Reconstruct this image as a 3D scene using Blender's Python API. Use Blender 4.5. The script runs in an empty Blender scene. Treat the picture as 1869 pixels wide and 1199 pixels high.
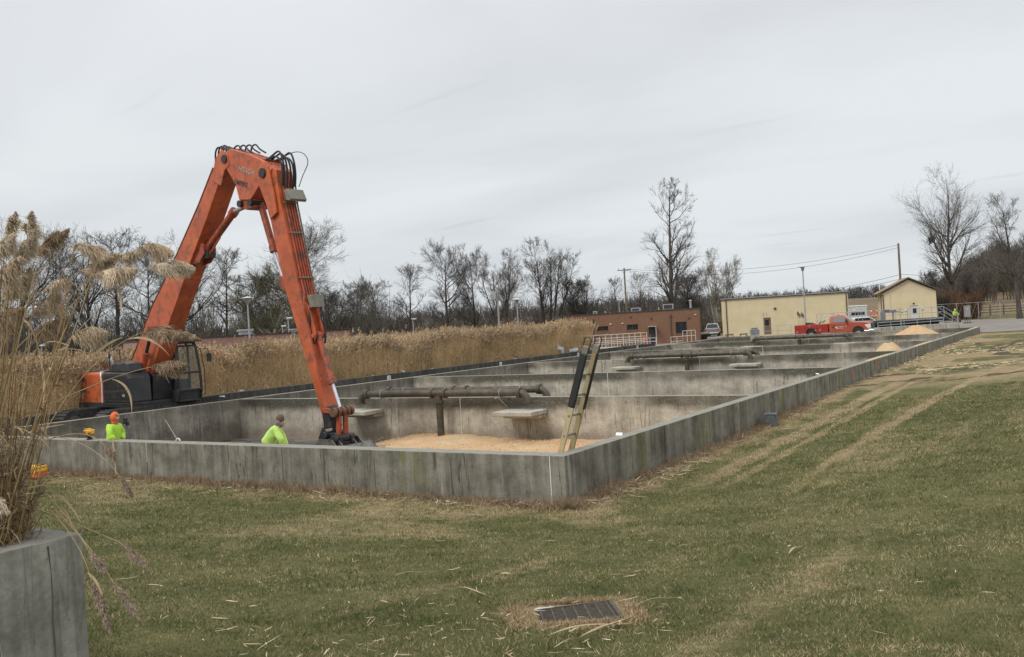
import bpy, bmesh, math, random
import numpy as np
from mathutils import Vector, Matrix, Euler
random.seed(7); rng = np.random.default_rng(11)
scene = bpy.context.scene
C = scene.collection

# ------------------------------------------------------------------ camera
CAM = np.array([8.3112, -14.3384, 2.45]); FPX = 1659.805
YAW, PITCH, ROLL = -0.5743683, -0.0042447, -0.0593781
_F = np.array([math.sin(YAW)*math.cos(PITCH), math.cos(YAW)*math.cos(PITCH), math.sin(PITCH)])
_R = np.array([math.cos(YAW), -math.sin(YAW), 0.0]); _U = np.cross(_R, _F)
_R, _U = _R*math.cos(ROLL)+_U*math.sin(ROLL), -_R*math.sin(ROLL)+_U*math.cos(ROLL)
cam_d = bpy.data.cameras.new('camera'); cam = bpy.data.objects.new('camera', cam_d); C.objects.link(cam)
cam_d.sensor_width = 36; cam_d.lens = 36*FPX/1869; cam_d.clip_start = 0.1; cam_d.clip_end = 6000
cam.matrix_world = Matrix(((_R[0], _U[0], -_F[0], CAM[0]), (_R[1], _U[1], -_F[1], CAM[1]), (_R[2], _U[2], -_F[2], CAM[2]), (0, 0, 0, 1)))
scene.camera = cam
def at(px, py, D):
    "world point seen at photo pixel (px, py) at depth D"
    return CAM + (_F + _R*(px-934.5)/FPX - _U*(py-599.5)/FPX)*D

# ------------------------------------------------------------------ world, sun, exposure
SUN_EL, SUN_AZ = math.radians(48), math.radians(200)
w = bpy.data.worlds.new("World"); scene.world = w; w.use_nodes = True
nt = w.node_tree; nt.nodes.clear()
out = nt.nodes.new('ShaderNodeOutputWorld'); bg = nt.nodes.new('ShaderNodeBackground')
sky = nt.nodes.new('ShaderNodeTexSky'); sky.sky_type = 'NISHITA'; sky.sun_disc = False
sky.sun_elevation = SUN_EL; sky.sun_rotation = SUN_AZ; sky.air_density = 1.0; sky.dust_density = 2.0
tc = nt.nodes.new('ShaderNodeTexCoord')
def N(t, **k):
    n = nt.nodes.new(t)
    for a, b in k.items(): setattr(n, a, b)
    return n
L = nt.links.new
sep = N('ShaderNodeSeparateXYZ'); L(tc.outputs['Generated'], sep.inputs[0])
zc = N('ShaderNodeMath', operation='MAXIMUM'); L(sep.outputs['Z'], zc.inputs[0]); zc.inputs[1].default_value = 0.0
za = N('ShaderNodeMath', operation='ADD'); L(zc.outputs[0], za.inputs[0]); za.inputs[1].default_value = 0.14
dx = N('ShaderNodeMath', operation='DIVIDE'); L(sep.outputs['X'], dx.inputs[0]); L(za.outputs[0], dx.inputs[1])
dy = N('ShaderNodeMath', operation='DIVIDE'); L(sep.outputs['Y'], dy.inputs[0]); L(za.outputs[0], dy.inputs[1])
comb = N('ShaderNodeCombineXYZ'); L(dx.outputs[0], comb.inputs[0]); L(dy.outputs[0], comb.inputs[1])
mp = N('ShaderNodeMapping'); mp.inputs['Rotation'].default_value = (0, 0, math.radians(-33)); mp.inputs['Scale'].default_value = (0.48, 0.85, 1); L(comb.outputs[0], mp.inputs[0])
n1 = N('ShaderNodeTexNoise'); n1.inputs['Scale'].default_value = 1.1; n1.inputs['Detail'].default_value = 7; n1.inputs['Roughness'].default_value = 0.48; n1.inputs['Distortion'].default_value = 0.35
L(mp.outputs[0], n1.inputs['Vector'])
cr = N('ShaderNodeValToRGB'); cr.color_ramp.elements[0].position = 0.36; cr.color_ramp.elements[0].color = (7.2, 7.42, 7.8, 1)
cr.color_ramp.elements[1].position = 0.58; cr.color_ramp.elements[1].color = (8.35, 8.58, 8.85, 1)
L(n1.outputs['Fac'], cr.inputs[0])
# a few darker thin wisps
mp2 = N('ShaderNodeMapping'); mp2.inputs['Rotation'].default_value = (0, 0, math.radians(-36)); mp2.inputs['Scale'].default_value = (0.55, 3.0, 1); mp2.inputs['Location'].default_value = (3.1, 1.7, 0); L(comb.outputs[0], mp2.inputs[0])
n2 = N('ShaderNodeTexNoise'); n2.inputs['Scale'].default_value = 1.9; n2.inputs['Detail'].default_value = 4; L(mp2.outputs[0], n2.inputs['Vector'])
cr2 = N('ShaderNodeValToRGB'); cr2.color_ramp.elements[0].position = 0.655; cr2.color_ramp.elements[0].color = (1, 1, 1, 1)
cr2.color_ramp.elements[1].position = 0.76; cr2.color_ramp.elements[1].color = (0.90, 0.905, 0.91, 1); L(n2.outputs['Fac'], cr2.inputs[0])
mul = N('ShaderNodeMixRGB', blend_type='MULTIPLY'); mul.inputs[0].default_value = 1; L(cr.outputs[0], mul.inputs[1]); L(cr2.outputs[0], mul.inputs[2])
# overcast: brighter overhead, a touch greyer to the horizon
vr = N('ShaderNodeValToRGB'); vr.color_ramp.elements[0].position = 0.0; vr.color_ramp.elements[0].color = (0.91, 0.935, 0.94, 1)
e = vr.color_ramp.elements.new(0.16); e.color = (0.97, 0.985, 0.98, 1)
e = vr.color_ramp.elements.new(0.38); e.color = (1.0, 1.0, 1.0, 1)
vr.color_ramp.elements[-1].position = 0.85; vr.color_ramp.elements[-1].color = (1.9, 1.86, 1.8, 1)
L(zc.outputs[0], vr.inputs[0])
mul2 = N('ShaderNodeMixRGB', blend_type='MULTIPLY'); mul2.inputs[0].default_value = 1; L(mul.outputs[0], mul2.inputs[1]); L(vr.outputs[0], mul2.inputs[2])
mx = N('ShaderNodeMixRGB'); mx.inputs[0].default_value = 0.94; L(sky.outputs[0], mx.inputs[1]); L(mul2.outputs[0], mx.inputs[2])
L(mx.outputs[0], bg.inputs[0]); bg.inputs[1].default_value = 0.1; L(bg.outputs[0], out.inputs[0])
sd = bpy.data.lights.new('sun', 'SUN'); sd.energy = 1.5; sd.angle = math.radians(20); sd.color = (1, 0.96, 0.9)
so = bpy.data.objects.new('sun', sd); C.objects.link(so); so.location = (0, -20, 60)
sdir = Vector((math.sin(SUN_AZ)*math.cos(SUN_EL), math.cos(SUN_AZ)*math.cos(SUN_EL), math.sin(SUN_EL)))
so.rotation_euler = sdir.to_track_quat('Z', 'Y').to_euler()
vs = scene.view_settings; vs.view_transform = 'Standard'; vs.look = 'None'; vs.exposure = 0.0; vs.gamma = 1; vs.use_curve_mapping = False
scene.render.engine = 'CYCLES'
try: scene.cycles.max_bounces = 6
except Exception: pass

# ------------------------------------------------------------------ naming helpers
def tag(o, label=None, cat=None, group=None, kind=None):
    if label: o['label'] = label
    if cat: o['category'] = cat
    if group: o['group'] = group
    if kind: o['kind'] = kind
    return o
def thing(name, label, cat, loc=(0, 0, 0), rz=0.0, group=None):
    o = bpy.data.objects.new(name, None); C.objects.link(o); o.location = loc; o.rotation_euler = (0, 0, rz)
    o.empty_display_size = 0.3
    return tag(o, label, cat, group)
def copy_tree(o, parent=None):
    c = o.copy(); C.objects.link(c); c.parent = parent
    for ch in [k for k in o.children]: copy_tree(ch, c)
    return c

def sm(pts, k=5):
    "smooth a hose path (Catmull-Rom)"
    P = [Vector(p) for p in pts]; P = [P[0]*2-P[1]]+P+[P[-1]*2-P[-2]]; o = []
    for i in range(1, len(P)-2):
        for j in range(k):
            t = j/k; a, b, c, d = P[i-1], P[i], P[i+1], P[i+2]
            o.append(.5*((2*b)+(c-a)*t+(2*a-5*b+4*c-d)*t*t+(3*b-3*c+d-a)*t**3))
    o.append(P[-2]); return o
class MB:
    def __init__(s): s.v = []; s.f = []; s.m = []
    def add(s, vs, fs, m=0):
        o = len(s.v); s.v += [tuple(map(float, p)) for p in vs]; s.f += [tuple(i+o for i in q) for q in fs]; s.m += [m]*len(fs); return s
    def box(s, x0, x1, y0, y1, z0, z1, m=0):
        return s.add([(x0, y0, z0), (x1, y0, z0), (x1, y1, z0), (x0, y1, z0), (x0, y0, z1), (x1, y0, z1), (x1, y1, z1), (x0, y1, z1)],
                     [(0, 3, 2, 1), (4, 5, 6, 7), (0, 1, 5, 4), (1, 2, 6, 5), (2, 3, 7, 6), (3, 0, 4, 7)], m)
    def cbox(s, c, size, M=None, m=0):
        hx, hy, hz = [k/2 for k in size]; M = M or Matrix.Identity(3); c = Vector(c)
        P = [c + M @ Vector(p) for p in [(-hx, -hy, -hz), (hx, -hy, -hz), (hx, hy, -hz), (-hx, hy, -hz), (-hx, -hy, hz), (hx, -hy, hz), (hx, hy, hz), (-hx, hy, hz)]]
        return s.add(P, [(0, 3, 2, 1), (4, 5, 6, 7), (0, 1, 5, 4), (1, 2, 6, 5), (2, 3, 7, 6), (3, 0, 4, 7)], m)
    def bar(s, a, b, w, h, up=(0, 0, 1), m=0):
        a, b = Vector(a), Vector(b); d = b-a; L_ = d.length; d.normalize(); up = Vector(up)
        sx = d.cross(up)
        if sx.length < 1e-4: sx = d.cross(Vector((1, 0, 0)))
        sx.normalize(); sz = sx.cross(d)
        M = Matrix((sx, d, sz)).transposed()
        return s.cbox((a+b)/2, (w, L_, h), M, m)
    def tube(s, pts, r, n=8, cap=True, m=0):
        pts = [Vector(p) for p in pts]; k = len(pts); rs = r if isinstance(r, (list, tuple)) else [r]*k
        V = []; up = None
        for i, p in enumerate(pts):
            d = (pts[min(i+1, k-1)]-pts[max(i-1, 0)]).normalized()
            if up is None:
                up = Vector((0, 0, 1)) if abs(d.z) < .9 else Vector((1, 0, 0))
            a = d.cross(up).normalized(); b = a.cross(d).normalized(); up = b
            for j in range(n):
                t = 2*math.pi*j/n; V.append(p + a*(math.cos(t)*rs[i]) + b*(math.sin(t)*rs[i]))
        F = [(i*n+j, i*n+(j+1) % n, (i+1)*n+(j+1) % n, (i+1)*n+j) for i in range(k-1) for j in range(n)]
        if cap: F += [tuple(range(n-1, -1, -1)), tuple(range((k-1)*n, k*n))]
        return s.add(V, F, m)
    def cyl(s, a, b, r, n=12, m=0): return s.tube([a, b], r, n, True, m)
    def prism(s, poly, fn, t0, t1, m=0):
        k = len(poly); V = [fn(p, t0) for p in poly]+[fn(p, t1) for p in poly]
        F = [tuple(range(k)), tuple(range(2*k-1, k-1, -1))]+[(i, i+k, (i+1) % k+k, (i+1) % k) for i in range(k)]
        return s.add(V, F, m)
    def lathe(s, o, prof, n=16, m=0):
        o = Vector(o); V = [o+Vector((r*math.cos(2*math.pi*j/n), r*math.sin(2*math.pi*j/n), z)) for r, z in prof for j in range(n)]
        k = len(prof); F = [(i*n+j, i*n+(j+1) % n, (i+1)*n+(j+1) % n, (i+1)*n+j) for i in range(k-1) for j in range(n)]
        F += [tuple(range(n-1, -1, -1)), tuple(range((k-1)*n, k*n))]
        return s.add(V, F, m)
    def build(s, name, mats, parent=None, bevel=0, smooth=False, seg=2, recalc=True):
        me = bpy.data.meshes.new(name); me.from_pydata(s.v, [], s.f); me.update()
        if not isinstance(mats, (list, tuple)): mats = [mats]
        for q in mats: me.materials.append(q)
        if len(mats) > 1: me.polygons.foreach_set('material_index', s.m)
        if recalc:
            b = bmesh.new(); b.from_mesh(me); bmesh.ops.recalc_face_normals(b, faces=b.faces); b.to_mesh(me); b.free()
        if smooth: me.polygons.foreach_set('use_smooth', [True]*len(me.polygons))
        o = bpy.data.objects.new(name, me); C.objects.link(o)
        if parent: o.parent = parent
        if bevel:
            q = o.modifiers.new('bevel', 'BEVEL'); q.width = bevel; q.segments = seg; q.limit_method = 'ANGLE'; q.angle_limit = math.radians(35)
        if smooth:
            try:
                q = o.modifiers.new('wn', 'WEIGHTED_NORMAL'); q.keep_sharp = True
            except Exception: pass
            me.set_sharp_from_angle(angle=math.radians(40))
        return o
def npmesh(name, V, Fq, mat, col=None, parent=None, smooth=False):
    "V (n,3) verts, Fq (m,3|4) faces, col (n,3)"
    me = bpy.data.meshes.new(name); k = Fq.shape[1]
    me.vertices.add(len(V)); me.vertices.foreach_set('co', np.ascontiguousarray(V, np.float32).ravel())
    me.loops.add(Fq.size); me.loops.foreach_set('vertex_index', np.ascontiguousarray(Fq, np.int32).ravel())
    me.polygons.add(len(Fq)); me.polygons.foreach_set('loop_start', np.arange(0, Fq.size, k, dtype=np.int32))
    me.polygons.foreach_set('loop_total', np.full(len(Fq), k, np.int32))
    if smooth: me.polygons.foreach_set('use_smooth', np.ones(len(Fq), bool))
    me.update(calc_edges=True)
    if col is not None:
        a = me.attributes.new('Col', 'FLOAT_COLOR', 'POINT'); c4 = np.ones((len(V), 4), np.float32); c4[:, :col.shape[1]] = col; a.data.foreach_set('color', c4.ravel())
    me.materials.append(mat); o = bpy.data.objects.new(name, me); C.objects.link(o)
    if parent: o.parent = parent
    return o

# ------------------------------------------------------------------ materials
def nodes(name):
    m = bpy.data.materials.new(name); m.use_nodes = True; t = m.node_tree; b = t.nodes['Principled BSDF']; return m, t, b
def rgba(c): return (c[0], c[1], c[2], 1)
def mat(name, c1, c2=None, scale=3.0, rough=0.7, metal=0.0, bump=0.0, stretch=(1, 1, 1), pos=(0.35, 0.65), fine=0.0, c3=None, c3pos=(0.62, 0.7), c3scale=2.0, spec=None, c3stretch=None, bscale=None):
    m, t, b = nodes(name); b.inputs['Roughness'].default_value = rough; b.inputs['Metallic'].default_value = metal
    if spec is not None: b.inputs['Specular IOR Level'].default_value = spec
    tc = t.nodes.new('ShaderNodeTexCoord'); mpn = t.nodes.new('ShaderNodeMapping'); mpn.inputs['Scale'].default_value = stretch
    t.links.new(tc.outputs['Object'], mpn.inputs[0])
    no = t.nodes.new('ShaderNodeTexNoise'); no.inputs['Scale'].default_value = scale; no.inputs['Detail'].default_value = 7; no.inputs['Roughness'].default_value = 0.6
    t.links.new(mpn.outputs[0], no.inputs['Vector'])
    r = t.nodes.new('ShaderNodeValToRGB'); r.color_ramp.elements[0].position = pos[0]; r.color_ramp.elements[1].position = pos[1]
    r.color_ramp.elements[0].color = rgba(c1); r.color_ramp.elements[1].color = rgba(c2 or [k*1.15 for k in c1])
    t.links.new(no.outputs['Fac'], r.inputs[0]); cur = r.outputs[0]
    if c3:
        mp3 = t.nodes.new('ShaderNodeMapping'); mp3.inputs['Scale'].default_value = c3stretch or stretch; mp3.inputs['Location'].default_value = (5.3, 1.7, 9.1); t.links.new(tc.outputs['Object'], mp3.inputs[0])
        n3 = t.nodes.new('ShaderNodeTexNoise'); n3.inputs['Scale'].default_value = c3scale; n3.inputs['Detail'].default_value = 6; n3.inputs['Roughness'].default_value = 0.65; t.links.new(mp3.outputs[0], n3.inputs['Vector'])
        r3 = t.nodes.new('ShaderNodeValToRGB'); r3.color_ramp.elements[0].position = c3pos[0]; r3.color_ramp.elements[1].position = c3pos[1]; t.links.new(n3.outputs['Fac'], r3.inputs[0])
        mm = t.nodes.new('ShaderNodeMixRGB'); t.links.new(r3.outputs[0], mm.inputs[0]); t.links.new(cur, mm.inputs[1]); mm.inputs[2].default_value = rgba(c3); cur = mm.outputs[0]
    if fine:
        n4 = t.nodes.new('ShaderNodeTexNoise'); n4.inputs['Scale'].default_value = 60; n4.inputs['Detail'].default_value = 3; t.links.new(tc.outputs['Object'], n4.inputs['Vector'])
        r4 = t.nodes.new('ShaderNodeValToRGB'); r4.color_ramp.elements[0].position = .3; r4.color_ramp.elements[0].color = (1-fine,)*3+(1,); r4.color_ramp.elements[1].position = .7; r4.color_ramp.elements[1].color = (1, 1, 1, 1)
        t.links.new(n4.outputs['Fac'], r4.inputs[0])
        mm = t.nodes.new('ShaderNodeMixRGB'); mm.blend_type = 'MULTIPLY'; mm.inputs[0].default_value = 1; t.links.new(cur, mm.inputs[1]); t.links.new(r4.outputs[0], mm.inputs[2]); cur = mm.outputs[0]
    t.links.new(cur, b.inputs['Base Color'])
    if bump:
        bp = t.nodes.new('ShaderNodeBump'); bp.inputs['Strength'].default_value = bump; bp.inputs['Distance'].default_value = 0.02
        nb = t.nodes.new('ShaderNodeTexNoise'); nb.inputs['Scale'].default_value = bscale or scale*8; nb.inputs['Detail'].default_value = 6; t.links.new(tc.outputs['Object'], nb.inputs['Vector'])
        t.links.new(nb.outputs['Fac'], bp.inputs['Height']); t.links.new(bp.outputs[0], b.inputs['Normal'])
    return m
def glass(name, c=(0.02, 0.025, 0.03), rough=0.08):
    m, t, b = nodes(name); b.inputs['Base Color'].default_value = rgba(c); b.inputs['Roughness'].default_value = rough; b.inputs['Specular IOR Level'].default_value = 0.6
    return m
def attrmat(name, rough=0.9, jitter=0.25, trans=0.0, nscale=4.0):
    "colour comes from the per-vertex colour of the plant itself"
    m, t, b = nodes(name); b.inputs['Roughness'].default_value = rough; b.inputs['Specular IOR Level'].default_value = 0.2
    a = t.nodes.new('ShaderNodeAttribute'); a.attribute_name = 'Col'
    no = t.nodes.new('ShaderNodeTexNoise'); no.inputs['Scale'].default_value = nscale; no.inputs['Detail'].default_value = 3
    tc = t.nodes.new('ShaderNodeTexCoord'); t.links.new(tc.outputs['Object'], no.inputs['Vector'])
    mr = t.nodes.new('ShaderNodeMapRange'); mr.inputs[1].default_value = .3; mr.inputs[2].default_value = .7; mr.inputs[3].default_value = 1-jitter; mr.inputs[4].default_value = 1+jitter; t.links.new(no.outputs['Fac'], mr.inputs[0])
    mm = t.nodes.new('ShaderNodeVectorMath'); mm.operation = 'SCALE'; t.links.new(a.outputs['Color'], mm.inputs[0]); t.links.new(mr.outputs[0], mm.inputs['Scale'])
    t.links.new(mm.outputs[0], b.inputs['Base Color'])
    return m

def concrete(name, lo, hi, streak=(0.55, 0.08), crack=.9, stain=None, moss=0.0, top=None, brown=None, orange=0.0):
    """weathered cast concrete, object space in metres; z=0 is the wall top.
    stain=(z0,z1,colour,strength): dirt band under the coping; brown=(z,colour): waterline dirt below z"""
    m, t, b = nodes(name); b.inputs['Roughness'].default_value = 0.92; b.inputs['Specular IOR Level'].default_value = 0.25
    tc = t.nodes.new('ShaderNodeTexCoord'); ln = t.links.new
    def noise(sc, stretch, det=7, rough=.62, loc=(0, 0, 0), dist=0):
        mpn = t.nodes.new('ShaderNodeMapping'); mpn.inputs['Scale'].default_value = stretch; mpn.inputs['Location'].default_value = loc; ln(tc.outputs['Object'], mpn.inputs[0])
        n = t.nodes.new('ShaderNodeTexNoise'); n.inputs['Scale'].default_value = sc; n.inputs['Detail'].default_value = det; n.inputs['Roughness'].default_value = rough; n.inputs['Distortion'].default_value = dist; ln(mpn.outputs[0], n.inputs['Vector']); return n.outputs['Fac']
    def ramp(x, p0, c0, p1, c1):
        r = t.nodes.new('ShaderNodeValToRGB'); r.color_ramp.elements[0].position = p0; r.color_ramp.elements[1].position = p1
        r.color_ramp.elements[0].color = rgba(c0) if isinstance(c0, tuple) else (c0,)*3+(1,); r.color_ramp.elements[1].color = rgba(c1) if isinstance(c1, tuple) else (c1,)*3+(1,)
        ln(x, r.inputs[0]); return r.outputs[0]
    def mix(f, a, c, mode='MIX'):
        n = t.nodes.new('ShaderNodeMixRGB'); n.blend_type = mode
        if isinstance(f, float): n.inputs[0].default_value = f
        else: ln(f, n.inputs[0])
        ln(a, n.inputs[1])
        if isinstance(c, tuple): n.inputs[2].default_value = rgba(c)
        else: ln(c, n.inputs[2])
        return n.outputs[0]
    def math_(op, a, c):
        n = t.nodes.new('ShaderNodeMath'); n.operation = op
        for i, q in enumerate((a, c)):
            if isinstance(q, (int, float)): n.inputs[i].default_value = q
            else: ln(q, n.inputs[i])
        return n.outputs[0]
    cur = ramp(noise(1.3, (1, 1, 1.2), 8, .72), .36, lo, .62, hi)
    geo = t.nodes.new('ShaderNodeNewGeometry'); sg = t.nodes.new('ShaderNodeSeparateXYZ'); ln(geo.outputs['Normal'], sg.inputs[0]); up = sg.outputs['Z']
    sp = t.nodes.new('ShaderNodeSeparateXYZ'); ln(tc.outputs['Object'], sp.inputs[0]); z = sp.outputs['Z']
    # vertical run-off streaks (only tall narrow noise)
    cur = mix(1.0, cur, ramp(noise(2.6, (1, 1, .10), 5, .7), .36, streak[0], .6, 1.12), 'MULTIPLY')
    cur = mix(ramp(noise(5.5, (1, 1, .07), 3, .5, (3, 1, 0)), .66, 0.0, .72, .55), cur, tuple(min(1, h*1.45) for h in hi))
    cur = mix(ramp(noise(3.3, (1, 1, .12), 4, .6, (9, 4, 2)), .64, 0.0, .70, .75), cur, tuple(l*.42 for l in lo))
    n9 = noise(1.7, (1, 1, .06), 4, .62, (4, 9, 2)); cur = mix(math_('MULTIPLY', ramp(n9, .494, 0.0, .499, 1.0), math_('MULTIPLY', ramp(n9, .501, 1.0, .506, 0.0), ramp(noise(1.1, (1, 1, .5), 3, .5, (6, 6, 6)), .46, 0.0, .54, crack))), cur, tuple(l*.3 for l in lo))
    if stain:
        z0, z1, cs, st = stain
        zz = math_('ADD', z, math_('MULTIPLY', math_('SUBTRACT', noise(.9, (1, 1, .3), 6, .7, (1, 7, 3)), .5), .5))
        mr = t.nodes.new('ShaderNodeMapRange'); mr.interpolation_type = 'SMOOTHSTEP'; mr.inputs[1].default_value = z0; mr.inputs[2].default_value = z1; mr.inputs[3].default_value = 0; mr.inputs[4].default_value = st; ln(zz, mr.inputs[0])
        pat = ramp(noise(.25, (1, 1, 1), 3, .5, (2, 2, 0)), .38, .2, .52, 1.0)
        cur = mix(math_('MULTIPLY', mr.outputs[0], pat), cur, cs)
    if brown:
        zb, cb = brown
        zz = math_('ADD', z, math_('MULTIPLY', math_('SUBTRACT', noise(.8, (1, 1, .8), 6, .7, (4, 1, 3)), .5), 1.1))
        mr = t.nodes.new('ShaderNodeMapRange'); mr.interpolation_type = 'SMOOTHSTEP'; mr.inputs[1].default_value = zb; mr.inputs[2].default_value = zb-.5; mr.inputs[3].default_value = 0; mr.inputs[4].default_value = .7; ln(zz, mr.inputs[0])
        cur = mix(mr.outputs[0], cur, cb)
        # scrape marks
        cur = mix(math_('MULTIPLY', ramp(noise(2.2, (1, 1, 2.2), 4, .5, (8, 8, 1), 3.0), .495, 0.0, .5, 1.0), ramp(noise(2.2, (1, 1, 2.2), 4, .5, (8, 8, 1), 3.0), .505, .5, .512, 0.0)), cur, tuple(min(1, h*1.3) for h in hi))
    if moss:
        mz = ramp(noise(.45, (1, 1, .16), 4, .6, (0, moss, 0)), .565, 0.0, .61, .8)
        ms = ramp(noise(6, (1, 1, .25), 4, .6, (0, 3, 0)), .42, 0.0, .6, 1.0)
        cur = mix(math_('MULTIPLY', mz, ms), cur, (.17, .17, .035))
    if orange:
        mo = ramp(noise(.55, (0, 1, .12), 2, .5, (0, orange, 0)), .66, 0.0, .69, .8)
        cur = mix(math_('MULTIPLY', mo, ramp(noise(7, (1, 1, .4), 4), .45, 0.0, .6, 1.0)), cur, (.45, .12, .05))
    cur = mix(1.0, cur, ramp(noise(26, (1, 1, 1), 4, .6), .28, .80, .66, 1.06), 'MULTIPLY')
    cur = mix(ramp(noise(40, (1, 1, 1), 2, .5, (1, 1, 5)), .69, 0.0, .73, .6), cur, tuple(l*.35 for l in lo))
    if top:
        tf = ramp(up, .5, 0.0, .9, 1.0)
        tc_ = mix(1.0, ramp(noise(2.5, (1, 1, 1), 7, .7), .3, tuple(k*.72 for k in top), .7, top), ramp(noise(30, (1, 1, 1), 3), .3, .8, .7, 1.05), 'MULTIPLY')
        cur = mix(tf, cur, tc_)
    ln(cur, b.inputs['Base Color'])
    bp = t.nodes.new('ShaderNodeBump'); bp.inputs['Strength'].default_value = .45; bp.inputs['Distance'].default_value = .012
    ln(noise(18, (1, 1, 1), 8, .7), bp.inputs['Height']); ln(bp.outputs[0], b.inputs['Normal'])
    return m

M = {}
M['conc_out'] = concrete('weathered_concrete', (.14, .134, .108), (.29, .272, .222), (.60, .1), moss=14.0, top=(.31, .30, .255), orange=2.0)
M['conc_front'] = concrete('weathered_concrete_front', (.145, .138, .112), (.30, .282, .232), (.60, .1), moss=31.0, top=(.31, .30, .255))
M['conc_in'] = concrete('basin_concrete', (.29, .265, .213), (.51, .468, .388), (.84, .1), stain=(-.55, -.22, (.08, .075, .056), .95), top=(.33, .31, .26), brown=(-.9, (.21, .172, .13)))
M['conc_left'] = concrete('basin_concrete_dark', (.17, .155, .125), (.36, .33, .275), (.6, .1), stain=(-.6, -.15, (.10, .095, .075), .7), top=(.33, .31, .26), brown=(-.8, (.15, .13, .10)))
M['conc_curb'] = concrete('damp_concrete', (.055, .055, .052), (.10, .10, .092), (.6, .1), moss=5.0, top=(.25, .245, .22))
M['conc_near'] = concrete('planter_concrete', (.22, .214, .185), (.41, .395, .345), (.66, .1), crack=.35, top=(.27, .26, .225))
M['conc_pad'] = concrete('pad_concrete', (.34, .32, .27), (.46, .44, .37), (.85, .1), top=(.52, .50, .42))
M['white_seal'] = mat('white_seal', (.62, .62, .58), (.75, .75, .7), 20, .8)
M['dark_seal'] = mat('dark_seal', (.03, .03, .028), (.06, .06, .05), 20, .9)
M['pipe'] = mat('rusty_pipe', (.060, .050, .036), (.12, .105, .078), 4, .55, 0.25, .25, c3=(.15, .085, .045), c3pos=(.55, .68), c3scale=6, fine=.2)
M['galv'] = mat('galvanised_steel', (.33, .34, .35), (.46, .47, .48), 8, .5, .5)
M['chips'] = mat('wood_chips', (.50, .31, .16), (.70, .47, .27), 22, .95, 0, 1.0, pos=(.3, .7), fine=.35, bscale=30, c3=(.62, .50, .30), c3scale=.7, c3pos=(.5, .7))
M['sludge'] = mat('dark_sludge', (.018, .018, .018), (.05, .048, .045), 6, .55, 0, .6)
M['orange'] = mat('orange_paint', (.43, .088, .030), (.56, .125, .040), 1.2, .45, 0, 0, pos=(.4, .6), c3=(.18, .07, .04), c3pos=(.50, .70), c3scale=3.2, fine=.07)
M['orange_dirty'] = mat('orange_paint_worn', (.40, .065, .028), (.48, .09, .035), 2.5, .5, 0, .1, c3=(.11, .065, .045), c3pos=(.46, .60), c3scale=5, fine=.12)
M['black'] = mat('black_paint', (.014, .014, .015), (.03, .03, .032), 3, .5, c3=(.06, .055, .045), c3pos=(.58, .7), c3scale=3)
M['dark_grey'] = mat('dark_grey_panel', (.030, .032, .034), (.048, .05, .052), 2, .45, c3=(.09, .085, .075), c3pos=(.6, .72), c3scale=4)
M['rubber'] = mat('rubber', (.012, .012, .012), (.025, .025, .025), 6, .6)
M['steel'] = mat('worn_steel', (.10, .095, .088), (.22, .21, .195), 5, .5, .6, .1)
M['chrome'] = mat('chrome_rod', (.62, .64, .68), (.72, .74, .78), 3, .25, .6)
M['track'] = mat('muddy_track', (.035, .033, .030), (.08, .075, .068), 6, .7, .2, .3)
M['guard'] = mat('cylinder_guard', (.17, .165, .13), (.24, .235, .19), 5, .6, .2)
M['brown_panel'] = mat('worn_brown', (.10, .06, .04), (.2, .1, .06), 5, .6, .2)
M['glass'] = glass('glass'); M['glass_light'] = glass('pale_glass', (.18, .2, .22), .1)
M['white'] = mat('white_paint', (.68, .69, .69), (.78, .79, .79), 2, .4)
M['off_white'] = mat('off_white', (.5, .5, .47), (.62, .62, .58), 4, .6)
M['text_dark'] = mat('dark_lettering', (.03, .03, .03), (.05, .05, .05), 3, .6)
M['text_grey'] = mat('worn_lettering', (.26, .24, .18), (.45, .42, .36), 14, .6)
M['brick'] = None
# ------------------------------------------------------------------ terrain
def vnoise(x, y, sc, seed=0):
    x = np.asarray(x, float)*sc+seed*17.13; y = np.asarray(y, float)*sc+seed*9.71
    xi = np.floor(x).astype(np.int64); yi = np.floor(y).astype(np.int64); fx = x-xi; fy = y-yi
    fx = fx*fx*(3-2*fx); fy = fy*fy*(3-2*fy)
    def h(a, b):
        q = (a*374761393 + b*668265263 + seed*1442695) & 0x7fffffff
        q = ((q ^ (q >> 13))*1274126177) & 0x7fffffff
        return ((q ^ (q >> 16)) & 0xffff)/65535.0
    return (h(xi, yi)*(1-fx)+h(xi+1, yi)*fx)*(1-fy)+(h(xi, yi+1)*(1-fx)+h(xi+1, yi+1)*fx)*fy
def fbm(x, y, sc, seed=0, o=4):
    s = 0; a = .5
    for i in range(o): s = s+a*vnoise(x, y, sc*2**i, seed+i*7); a *= .5
    return s/(1-.5**o)
def sstep(a, b, x): t = np.clip((np.asarray(x, float)-a)/(b-a), 0, 1); return t*t*(3-2*t)
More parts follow.
